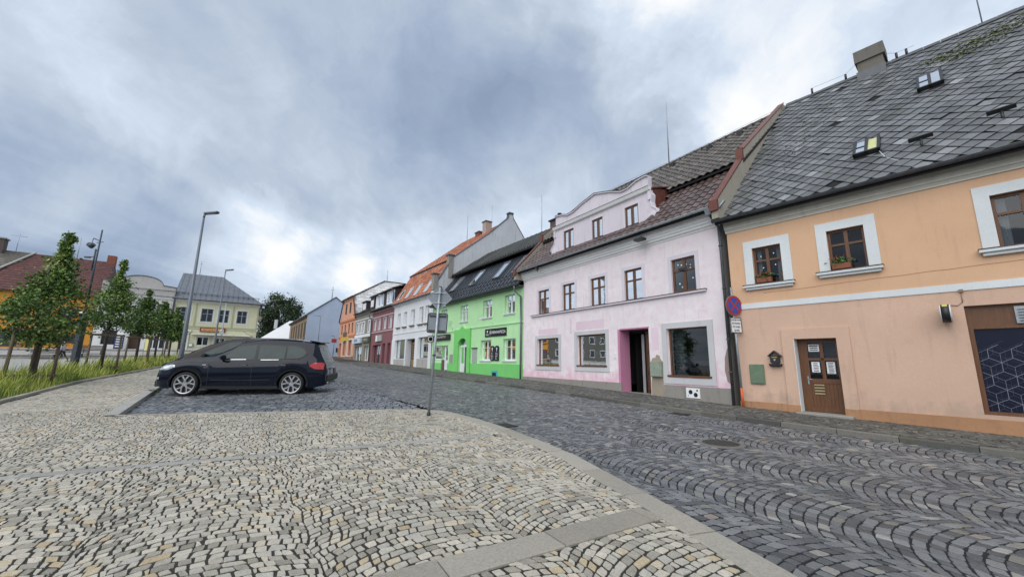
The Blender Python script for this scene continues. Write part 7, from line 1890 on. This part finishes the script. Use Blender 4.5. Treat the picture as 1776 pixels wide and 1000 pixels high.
class Car:
    def __init__(s, name, lab, cat, loc, rot, top, belt, wid, x0, x1, wheels, wr, arch, sill, paint, roofw, cab):
        s.r = thing(name, lab, cat, loc, 0, None, rot); s.top = top; s.belt = belt; s.wid = wid; s.x0 = x0; s.x1 = x1; s.wh = wheels; s.wr = wr; s.arch = arch; s.sill = sill; s.roofw = roofw; s.cab = cab
        xs_ = sorted(set(list(np.linspace(x0, x1, 90)) + [w + arch * math.cos(R(q)) for w in wheels for q in range(0, 181, 12)]))
        mb = MB(); prev = None
        for x in xs_:
            ring = s.ring(x); ids = []
            for (yy, zz) in ring: ids.append(mb.pt((x, yy, zz)))
            for (yy, zz) in ring[-2::-1]: ids.append(mb.pt((x, -yy, zz)))
            if prev:
                for k in range(len(ids) - 1): mb.idx([prev[k], ids[k], ids[k + 1], prev[k + 1]], True)
            else: mb.idx(ids[::-1])
            prev = ids
        mb.idx(prev)
        s.body = mb.build('body', paint, s.r)
        W = wid_mid = max(w for _, w in wid)
        mb = MB(); mb.box(x0 + .25, x1 - .2, -W * .60, W * .60, sill + .03, .95); mb.box(x0 + .3, x1 - .3, -W * .80, W * .80, sill + .02, sill + .1)
        mb.build('underbody', M_TRIM, s.r)
    def zb(s, x):
        z = lerp_tab(s.sill_t, x) if hasattr(s, 'sill_t') else s.sill
        e = .12 * max(0, 1 - (x - s.x0) / .35) + .12 * max(0, 1 - (s.x1 - x) / .4)
        z += e
        for w in s.wh:
            d = abs(x - w)
            if d < s.arch: z = max(z, s.wr + math.sqrt(max(0, s.arch ** 2 - d ** 2)) * 1.0 * .97)
        return z
    def ring(s, x):
        zt = lerp_tab(s.top, x); zs = min(lerp_tab(s.belt, x), zt - .05); zb = min(s.zb(x), zs - .03); W = lerp_tab(s.wid, x)
        cabin = max(0.0, min(1.0, (zt - zs - .12) / .30)); Wr = W * (.86 * (1 - cabin) + s.roofw * cabin)
        r = [(W * .965, zb), (W * 1.0, zb + .33 * (zs - zb)), (W * .998, zb + .66 * (zs - zb)), (W * .975, zb + .92 * (zs - zb)), (W * .935, zs)]
        a, b = (W * .915, zs + .02), (Wr, zs + .02 + (zt - zs - .02) * .86)
        for f in (0, .33, .66, 1): r.append((a[0] + (b[0] - a[0]) * f + .02 * math.sin(f * math.pi) * cabin, a[1] + (b[1] - a[1]) * f))
        r += [(Wr * .93, zt - (zt - zs) * .045), (Wr * .75, zt - .012), (Wr * .4, zt), (0, zt + .006)]
        return r
    def ys(s, x, z):
        r = s.ring(x)
        for (y0, z0), (y1, z1) in zip(r[:-1], r[1:]):
            if z0 <= z <= z1 + 1e-6 and z1 > z0: return y0 + (y1 - y0) * (z - z0) / (z1 - z0)
        return r[0][0] if z < r[0][1] else r[-2][0]
    def patch(s, name, lo, hi, mat, off=.006, parent=None, n=14, m=5, side=-1, inset=True):
        """strip of the flank between the height tables lo and hi"""
        xa, xb = max(lo[0][0], hi[0][0]), min(lo[-1][0], hi[-1][0]); mb = MB(); G_ = []
        for i in range(n + 1):
            x = xa + (xb - xa) * i / n; z0, z1 = lerp_tab(lo, x), lerp_tab(hi, x)
            G_.append([mb.pt((x, side * (s.ys(x, z0 + (z1 - z0) * j / m) + off), z0 + (z1 - z0) * j / m)) for j in range(m + 1)])
        for i in range(n):
            for j in range(m): mb.idx([G_[i][j], G_[i + 1][j], G_[i + 1][j + 1], G_[i][j + 1]], True)
        return mb.build(name, mat, parent or s.r)
    def wheel(s, x, side, spokes=True):
        r = s.wr; W = lerp_tab(s.wid, x); y0 = side * (W * .985)
        rim_r = r * .79
        mb = MB(); n = 40; prof = [(rim_r, 0), (rim_r + .012, -.012), (r - .03, -.012), (r - .005, .02), (r, .05), (r, .20), (r - .03, .235), (rim_r, .235)]
        rings = []
        for q in range(n):
            a = 2 * math.pi * q / n; rings.append([mb.pt((x + pr * math.cos(a), y0 - side * py, r + pr * math.sin(a))) for pr, py in prof])
        for q in range(n):
            A_, B_ = rings[q], rings[(q + 1) % n]
            for k in range(len(prof) - 1): mb.idx([A_[k], B_[k], B_[k + 1], A_[k + 1]], True)
        w = thing('wheel', None, None); w.parent = s.r
        mb.build('tyre', M_TYRE, w)
        mb = MB(); mb.disc((x, y0 - side * .09, r), (0, -side, 0), rim_r, .02, 32); mb.disc((x, y0 - side * .07, r), (0, -side, 0), rim_r * .62, .015, 24); mb.build('brake_disc', plain('dark_metal', (.05, .05, .052), .5, .5), w)
        mb = MB(); n = 40; pr_ = [(rim_r, -.008), (rim_r - .022, -.010), (rim_r - .035, .035), (rim_r - .01, .09)]
        rings = []
        for q in range(n):
            a = 2 * math.pi * q / n; rings.append([mb.pt((x + p * math.cos(a), y0 - side * py, r + p * math.sin(a))) for p, py in pr_])
        for q in range(n):
            for k in range(3): mb.idx([rings[q][k], rings[(q + 1) % n][k], rings[(q + 1) % n][k + 1], rings[q][k + 1]], True)
        mb.disc((x, y0 - side * .012, r), (0, -side, 0), .075, .05, 20)
        for k in range(5):
            for e in (-1, 1):
                a0 = R(90 + 72 * k); a1 = a0 + e * R(19)
                am = a0 + e * R(6)
                rm = rim_r * .50
                def sp(ra, aa, rb, ab, wa, wb):
                    p = Vector((math.cos(aa) * ra, math.sin(aa) * ra)); q = Vector((math.cos(ab) * rb, math.sin(ab) * rb)); d = (q - p).normalized(); nn = Vector((-d.y, d.x))
                    pts = [p + nn * wa, q + nn * wb, q - nn * wb, p - nn * wa]
                    mb.prism([(x + v.x, y0 - side * .006, r + v.y) for v in pts], (0, -side * -.0 - side * .035, 0))
                sp(.04, a0, rm, am, .020, .018); sp(rm * .96, am, rim_r - .015, a1, .019, .024)
        mb.build('rim', M_ALLOY, w)
        return w

loc = (-11.01 - .195 * 1.06 * 1, 13.85 + .981 * 1.06, 0)
zc0 = g1(loc[0], loc[1]) + float(bay_off(loc[0], loc[1])) - .005
top = [(-1.04, .72), (-1.0, .98), (-.90, 1.08), (-.6, 1.17), (-.33, 1.225), (.0, 1.27), (.36, 1.305), (.70, 1.335), (1.0, 1.53), (1.3, 1.72), (1.5, 1.85), (1.75, 1.91), (2.1, 1.97), (2.7, 1.985), (3.2, 1.97), (3.6, 1.93), (3.92, 1.89), (3.99, 1.80), (4.13, 1.45), (4.24, 1.22), (4.33, 1.10), (4.37, .95), (4.40, .70)]
belt = [(-1.04, .62), (-.9, .95), (-.5, 1.06), (0, 1.13), (.7, 1.19), (2, 1.215), (3.4, 1.245), (4.1, 1.18), (4.4, .9)]
wid = [(-1.04, .70), (-.98, .84), (-.8, .95), (-.4, 1.03), (.3, 1.06), (2.8, 1.07), (3.6, 1.05), (4.1, .99), (4.33, .91), (4.40, .82)]
suv = Car('black_suv', 'blue-black estate off-roader parked nearest, silver star-spoked wheels', 'car', (loc[0], loc[1], zc0), (R(1.65), R(-.3), math.atan2(.195, .981)), top, belt, wid, -1.04, 4.40, (-.03, 3.30), .40, .475, .255, M_CARB, .74, None)
for x in (-.03, 3.30):
    for sd_ in (-1, 1): suv.wheel(x, sd_)
def suv_side(side):
    fd = suv.patch('door', [(.62, .42), (.80, .33), (1.98, .33)], [(.62, 1.10), (.8, 1.18), (1.98, 1.21)], M_CARB, .004, side=side)
    rd = suv.patch('door', [(2.0, .33), (2.75, .35), (2.95, .85), (3.28, 1.0)], [(2.0, 1.21), (2.9, 1.225), (3.28, 1.23)], M_CARB, .004, side=side)
    for x, d_ in ((1.72, fd), (2.98, rd)):
        z = 1.06; y_ = suv.ys(x, z) + .02
        mb = MB(); mb.box(x - .12, x + .12, side * y_ - .012, side * y_ + .012, z - .015, z + .018); mb.build('door_handle', M_CARB, d_, bevel=.008)
        mb = MB(); mb.box(x - .10, x + .10, side * (y_ + .01) - .004, side * (y_ + .01) + .004, z - .014, z - .004); mb.build('handle_strip', M_CHROME, d_)
    gl = [([(.98, 1.235), (1.15, 1.24), (1.2, 1.24), (2.02, 1.25)], [(.98, 1.245), (1.15, 1.40), (1.45, 1.655), (1.7, 1.715), (2.02, 1.745)]),
          ([(2.12, 1.25), (2.98, 1.27)], [(2.12, 1.745), (2.6, 1.742), (2.98, 1.71)]),
          ([(3.04, 1.275), (3.45, 1.30), (3.62, 1.38), (3.67, 1.47)], [(3.04, 1.73), (3.3, 1.71), (3.52, 1.65), (3.62, 1.58), (3.67, 1.50)])]
    suv.patch('window_surround', [(.86, 1.215), (2.0, 1.228), (3.5, 1.28), (3.75, 1.44)], [(.86, 1.222), (1.1, 1.40), (1.42, 1.68), (1.75, 1.755), (2.3, 1.785), (2.9, 1.76), (3.3, 1.77), (3.58, 1.69), (3.75, 1.50)], M_TRIM, .005, side=side, n=30)
    for lo, hi in gl: suv.patch('side_window', lo, hi, M_CGL, .011, side=side, n=16)
    for a, b in ((1.25, 1.75), (2.22, 2.8)): suv.patch('chrome_strip', [(a, 1.226), (b, 1.236)], [(a, 1.241), (b, 1.250)], M_CHROME, .016, side=side, n=3, m=1)
    suv.patch('side_moulding', [(.75, .52), (2.6, .54)], [(.75, .545), (2.6, .565)], plain('worn_trim', (.03, .03, .032), .4), .016, side=side, n=8, m=1)
    suv.patch('sill_trim', [(.45, .24), (2.85, .24)], [(.45, .34), (2.85, .34)], M_TRIM, .012, side=side, n=8, m=2)
    suv.patch('headlight', [(-.93, .86), (-.6, .875), (-.38, .97)], [(-.93, .93), (-.75, 1.02), (-.5, 1.06), (-.38, 1.03)], M_HEADL, .012, side=side, n=10)
    suv.patch('tail_light', [(3.84, 1.02), (4.0, .93), (4.3, .90)], [(3.84, 1.08), (4.0, 1.14), (4.2, 1.16), (4.3, 1.12)], M_TAILL, .012, side=side, n=10)
    suv.patch('indicator', [(.44, 1.035), (.56, 1.035)], [(.44, 1.065), (.56, 1.065)], M_HEADL, .012, side=side, n=2, m=1)
    suv.patch('fog_light', [(-.98, .55), (-.86, .55)], [(-.98, .63), (-.86, .63)], M_HEADL, .02, side=side, n=2, m=1)
    suv.patch('hood_line', [(-.9, 1.035), (.62, 1.172)], [(-.9, 1.045), (.62, 1.182)], M_TRIM, .004, side=side, n=10, m=1)
    for a, b, z0_, z1_ in ((.64, .74, .36, 1.16), (1.985, 2.075, .34, 1.24), (3.02, 3.30, .95, 1.26)):
        suv.patch('door_seam', [(a, z0_), (a + .014, z0_)], [(a, z1_), (a + .014, z1_)], M_BLACK, .008, side=side, n=1, m=6)
    # arch lips
    for w in (-.03, 3.30):
        mb = MB(); pr = []
        for q in range(-8, 189, 10):
            x = w + suv.arch * math.cos(R(q)); z = suv.wr + suv.arch * .97 * math.sin(R(q)); xo = w + (suv.arch + .055) * math.cos(R(q)); zo = suv.wr + (suv.arch + .055) * .97 * math.sin(R(q))
            z, zo = max(z, .26), max(zo, .26)
            pr.append(((x, side * (suv.ys(min(max(x, -1.0), 4.3), z) + .012), z), (xo, side * (suv.ys(min(max(xo, -1.0), 4.3), zo) + .012), zo)))
        for (a, b), (c, d) in zip(pr[:-1], pr[1:]): mb.face([a, b, d, c], True)
        mb.build('wheel_arch_trim', M_TRIM, s_r if False else suv.r)
    y_ = side * (suv.ys(1.0, 1.2) + .12)
    mb = MB(); mb.tube([(.98, y_ - side * .05, 1.30), (1.10, y_ + side * .03, 1.31), (1.12, y_ + side * .09, 1.31)], [.06, .095, .07], 10); mb.tube([(1.06, side * suv.ys(1.0, 1.2), 1.19), (1.07, y_, 1.24)], .03, 6); mb.build('mirror', M_CARB, suv.r)
    mb = MB(); P_ = [(1.55, 1.84), (1.8, 1.905), (2.3, 1.945), (2.9, 1.935), (3.5, 1.885)]
    mb.tube([(x, side * lerp_tab(wid, x) * .70, z + .035) for x, z in P_], .018, 8)
    for x, z in (P_[0], P_[2], P_[4]): mb.box(x - .04, x + .04, side * lerp_tab(wid, x) * .70 - .02, side * lerp_tab(wid, x) * .70 + .02, z - .03, z + .03)
    mb.build('roof_rail', M_GUT, suv.r)
suv_side(-1); suv_side(1)
def across(car, name, xa, xb, frac, mat, off, n=8, m=10):
    """patch over the upper surface between stations xa, xb spanning frac of the width"""
    mb = MB(); G_ = []
    for i in range(n + 1):
        x = xa + (xb - xa) * i / n; r = car.ring(x); zt = r[-1][1]; row = []
        Y = max(p[0] for p in r[-4:-1]) * frac if False else r[-5][0] * frac
        for j in range(m + 1):
            y = -Y + 2 * Y * j / m; ya = abs(y); z = zt
            for (y0, z0), (y1, z1) in zip(r[:-1], r[1:]):
                if y1 <= ya <= y0 and y0 > y1: z = z0 + (z1 - z0) * (y0 - ya) / (y0 - y1)
            row.append(mb.pt((x, y, z + off)))
        G_.append(row)
    for i in range(n):
        for j in range(m): mb.idx([G_[i][j], G_[i + 1][j], G_[i + 1][j + 1], G_[i][j + 1]], True)
    return mb.build(name, mat, car.r)
across(suv, 'windscreen', .80, 1.46, .97, M_CGL, .012)
across(suv, 'rear_window', 3.97, 4.22, .9, M_CGL, .012)
mb = MB(); mb.prism([(3.70, -.74, 1.915), (4.06, -.70, 1.86), (4.06, .70, 1.86), (3.70, .74, 1.915)], (0, 0, .035)); mb.build('roof_spoiler', M_CARB, suv.r, bevel=.01)
mb = MB(); mb.box(4.22, 4.44, -.86, .86, .47, .72); mb.build('rear_bumper', M_TRIM, suv.r, bevel=.04)
mb = MB(); mb.box(-1.08, -.95, -.55, .55, .62, .86); mb.box(-1.075, -.9, -.75, .75, .30, .50); mb.build('grille', M_TRIM, suv.r, bevel=.02)
mb = MB(); mb.tube([(4.3, -.6, .40), (4.42, -.6, .40)], .05, 10); mb.tube([(4.3, .6, .40), (4.42, .6, .40)], .05, 10); mb.build('exhaust', M_CHROME, suv.r)
mb = MB(); mb.prism([(3.0, -.03, 1.885), (3.22, -.03, 1.865), (3.22, -.005, 1.97)], (0, .03, 0)); mb.build('roof_fin', M_CARB, suv.r)

A_ = (-11.517, 16.4); loc = (A_[0] - .195 * .95 - .981 * .42, A_[1] + .981 * .95 - .195 * .42)
zc1 = g1(*loc) + float(bay_off(*loc)) - .005
vtop = [(-1.68, .85), (-1.62, 1.0), (-1.48, 1.12), (-1.28, 1.22), (-1.05, 1.35), (-.7, 1.55), (-.3, 1.74), (.2, 1.92), (.5, 1.99), (1.0, 2.03), (2.2, 2.05), (2.85, 2.02), (3.1, 1.98), (3.22, 1.82), (3.32, 1.3), (3.36, .8)]
vbelt = [(-1.68, .7), (-1.5, 1.0), (-1, 1.13), (1, 1.22), (3.1, 1.22), (3.36, .9)]
vwid = [(-1.68, .74), (-1.55, .90), (-1.1, 1.02), (2.4, 1.06), (3.1, 1.02), (3.36, .95)]
van = Car('brown_minivan', 'dark brown minivan parked behind the blue-black car', 'van', (loc[0], loc[1], zc1), (R(1.65), R(-.3), math.atan2(.195, .981)), vtop, vbelt, vwid, -1.68, 3.36, (-.80, 2.40), .37, .44, .26, M_VANB, .82, None)
for x in (-.80, 2.40):
    for sd_ in (-1, 1): van.wheel(x, sd_)
for sd_ in (-1, 1):
    van.patch('side_window', [(-.55, 1.26), (.9, 1.27)], [(-.55, 1.32), (.0, 1.62), (.45, 1.83), (.9, 1.87)], M_CGL, .010, side=sd_)
    van.patch('side_window', [(.98, 1.27), (2.2, 1.27)], [(.98, 1.87), (2.2, 1.88)], M_CGL, .010, side=sd_)
    van.patch('side_window', [(2.28, 1.27), (3.0, 1.30)], [(2.28, 1.88), (2.7, 1.86), (3.0, 1.75)], M_CGL, .010, side=sd_)
    van.patch('tail_light', [(3.12, .95), (3.31, .95)], [(3.12, 1.42), (3.31, 1.30)], M_TAILL, .014, side=sd_, n=3)
    van.patch('headlight', [(-1.58, .82), (-1.25, .93)], [(-1.58, .96), (-1.25, 1.04)], M_HEADL, .012, side=sd_)
    van.patch('door', [(-.5, .36), (.9, .36)], [(-.5, 1.14), (.9, 1.2)], M_VANB, .004, side=sd_)
    van.patch('door', [(.93, .36), (2.1, .36)], [(.93, 1.2), (2.1, 1.2)], M_VANB, .004, side=sd_)
    y_ = sd_ * (van.ys(-.4, 1.2) + .12); mb = MB(); mb.tube([(-.42, y_ - sd_ * .1, 1.30), (-.35, y_, 1.31), (-.34, y_ + sd_ * .06, 1.31)], [.05, .09, .06], 8); mb.build('mirror', M_TRIM, van.r)
across(van, 'windscreen', -.98, .42, .96, M_CGL, .012)
mb = MB(); mb.prism([(3.18, -.70, 1.36), (3.325, -.70, 1.36), (3.25, -.70, 1.74)], (0, 1.4, 0)); mb.build('rear_window', M_CGL, van.r)
mb = MB(); mb.box(3.20, 3.42, -.92, .92, .42, .68); mb.build('rear_bumper', M_TRIM, van.r, bevel=.04)
mb = MB(); mb.tube([(1.0, 0, 2.03), (.55, 0, 2.30)], .008, 5); mb.build('aerial', M_BLACK, van.r)

# ------------------------------------------------------------------ the walking person
def skin_mesh(name, joints, edges, radii, mat, parent, levels=1, root=0):
    me = bpy.data.meshes.new(name); me.from_pydata(joints, edges, []); me.materials.append(mat)
    o = bpy.data.objects.new(name, me); C.objects.link(o); o.parent = parent
    sk = o.modifiers.new('skin', 'SKIN'); sk.use_smooth_shade = True
    if not me.skin_vertices: me.skin_vertices.new(name='')
    for k, r in enumerate(radii):
        me.skin_vertices[0].data[k].radius = r if isinstance(r, tuple) else (r, r)
    me.skin_vertices[0].data[root].use_root = True
    sb = o.modifiers.new('sub', 'SUBSURF'); sb.levels = levels; sb.render_levels = levels
    return o
x, y = place(107, 36.7)
pr = thing('person', 'person with short white hair, lilac grey jacket and black trousers striding across the square', 'person', (x, y, g1(x, y)), R(8))
M_SKIN = plain('skin', (.45, .26, .19), .6); M_TRO = plain('black_trousers', (.014, .014, .018), .85); M_JAC = plain('lilac_grey_jacket', (.38, .33, .38), .85, var=.2, scale=8)
# walks towards -x (left); z up
J = [(0, 0, .93), (-.02, 0, 1.12), (-.03, 0, 1.33), (-.05, 0, 1.46), (-.07, 0, 1.53),             # pelvis, waist, chest, neck base, neck
     (-.02, -.09, .90), (-.20, -.10, .52), (-.34, -.10, .09), (-.47, -.11, .045),                   # near leg forward
     (.02, .09, .90), (.16, .10, .50), (.46, .10, .20), (.40, .10, .05),                            # far leg behind, heel raised
     (-.04, -.19, 1.40), (.05, -.24, 1.13), (-.12, -.24, .93), (-.18, -.23, .86),
     (-.04, .19, 1.40), (-.16, .23, 1.15), (-.34, .20, 1.02), (-.40, .19, 1.0)]
E_ = [(0, 1), (1, 2), (2, 3), (3, 4), (0, 5), (5, 6), (6, 7), (7, 8), (0, 9), (9, 10), (10, 11), (11, 12), (2, 13), (13, 14), (14, 15), (15, 16), (2, 17), (17, 18), (18, 19), (19, 20)]
Rr = [(.13, .16), (.12, .15), (.13, .18), (.06, .07), (.05, .055), .095, .07, .05, .035, .095, .07, .05, .035, .065, .05, .04, .03, .065, .05, .04, .03]
skin_mesh('body', J, E_, Rr, M_TRO, pr)
jj_ = [(0, 0, .88), (-.02, 0, 1.10), (-.03, 0, 1.33), (-.045, 0, 1.44), (-.04, -.20, 1.39), (.06, -.26, 1.12), (-.10, -.26, .95), (-.04, .20, 1.39), (-.17, .25, 1.15), (-.32, .22, 1.04)]
skin_mesh('jacket', jj_, [(0, 1), (1, 2), (2, 3), (2, 4), (4, 5), (5, 6), (2, 7), (7, 8), (8, 9)], [(.17, .20), (.155, .19), (.16, .21), (.09, .11), .085, .07, .055, .085, .07, .055], M_JAC, pr)
mb = MB()
def ball(mb, c, rx, ry, rz, n=12, m=8):
    rings = []
    for i in range(m + 1):
        ph = math.pi * i / m; rings.append([mb.pt((c[0] + rx * math.sin(ph) * math.cos(2 * math.pi * j / n), c[1] + ry * math.sin(ph) * math.sin(2 * math.pi * j / n), c[2] + rz * math.cos(ph))) for j in range(n)])
    for i in range(m):
        for j in range(n): mb.idx([rings[i][j], rings[i][(j + 1) % n], rings[i + 1][(j + 1) % n], rings[i + 1][j]], True)
ball(mb, (-.09, 0, 1.63), .095, .078, .12); mb.tube([(-.18, 0, 1.63), (-.205, 0, 1.605)], [.012, .016], 6); ball(mb, (-.09, -.08, 1.625), .02, .01, .03, 6, 4); ball(mb, (-.09, .08, 1.625), .02, .01, .03, 6, 4); mb.build('head', M_SKIN, pr)
mb = MB(); ball(mb, (-.075, 0, 1.665), .105, .088, .105); mb.build('hair', plain('white_hair', (.62, .61, .60), .9), pr)
for hx, hy, hz in ((-.19, -.23, .83), (-.42, .19, .985)):
    mb = MB(); ball(mb, (hx, hy, hz), .035, .018, .05, 8, 5)
    for q in range(4): mb.tube([(hx - .02 + q * .012, hy, hz - .03), (hx - .03 + q * .012, hy, hz - .075 - .008 * (q in (1, 2))), (hx - .02 + q * .012, hy + .01, hz - .10 - .008 * (q in (1, 2)))], [.008, .007, .005], 5)
    mb.tube([(hx - .03, hy, hz), (hx - .055, hy, hz - .04)], [.010, .007], 5); mb.build('hand', M_SKIN, pr)
for fx, fy, fz, an in ((-.42, -.11, .045, 0), (.42, .10, .05, .5)):
    mb = MB(); ball(mb, (fx, fy, fz), .14, .05, .05, 10, 6); mb.build('shoe', M_BLACK, pr)
# benches and street furniture before the far houses
M_SLAT = wood('dark_bench_slat', (.05, .04, .035), (.10, .08, .065), .7)
def bench(px, Y, lab, L=1.9):
    x, y = place(px, Y); b = thing('bench', lab, 'bench', (x, y, g1(x, y)), R(35), 'slatted benches on the square')
    for k in range(4):
        mb = MB(); mb.box(-L / 2, L / 2, -.2 + k * .12, -.11 + k * .12, .43, .47); mb.build('slat', M_SLAT, b)
    for k in range(3):
        mb = MB(); mb.box(-L / 2, L / 2, .26, .29, .56 + k * .13, .65 + k * .13); mb.build('slat', M_SLAT, b)
    for s_ in (-1, 1):
        mb = MB(); mb.box(s_ * L * .36 - .03, s_ * L * .36 + .03, -.18, .24, 0, .43); mb.box(s_ * L * .36 - .02, s_ * L * .36 + .02, .22, .26, .4, .95); mb.build('leg', M_DPOLE, b)
bench(124, 39.5, 'slatted bench behind the striding person'); bench(75, 38.0, 'slatted bench seen between the stakes of the nearest maple'); bench(155, 42.0, 'slatted bench before the white shop front', 2.2)
pf = thing('yellow_beach_flag', 'pale yellow advertising flag by the stake frames before the far shops', 'flag', (*place(247, 44.0), g1(*place(247, 44.0))))
mb = MB(); mb.tube([(0, 0, 0), (0, 0, 2.6)], .02, 6); mb.build('pole', M_RAIL, pf)
mb = MB(); mb.prism([(.0, 0, .5), (.45, .02, .55), (.6, .05, 1.5), (.45, .03, 2.4), (.0, 0, 2.6)], (0, .01, 0)); mb.build('cloth', plain('pale_yellow_cloth', (.66, .62, .26), .8), pf)
# low planting box and shrub line at the lawn end, weeds by the bay kerb
wd = leaf_cloud('weeds', (0, 0, 0), (1, 1, 1), 10, .03, M_LEAF, None, shape=np.array([(-13.4 + t * .585 * 0 + random.gauss(0, .08) + t * .585, 15.56 - t * .81 + random.gauss(0, .08), .38 + random.uniform(0, .08)) for t in [random.uniform(0, 1.6) for _ in range(260)]]))
tag(wd, 'green weeds sprouting in the corner of the parking bay kerb by the front wheel', 'weeds', kind='stuff')
# lettering becomes plain mesh
dg = bpy.context.evaluated_depsgraph_get()
for o in [o for o in scn.objects if o.type == 'FONT']:
    me = bpy.data.meshes.new_from_object(o.evaluated_get(dg)); nm = o.name
    n_ = bpy.data.objects.new('print_' , me); C.objects.link(n_)
    n_.parent = o.parent; n_.location = o.location; n_.rotation_euler = o.rotation_euler; n_.scale = o.scale
    bpy.data.objects.remove(o, do_unlink=True); n_.name = 'lettering'
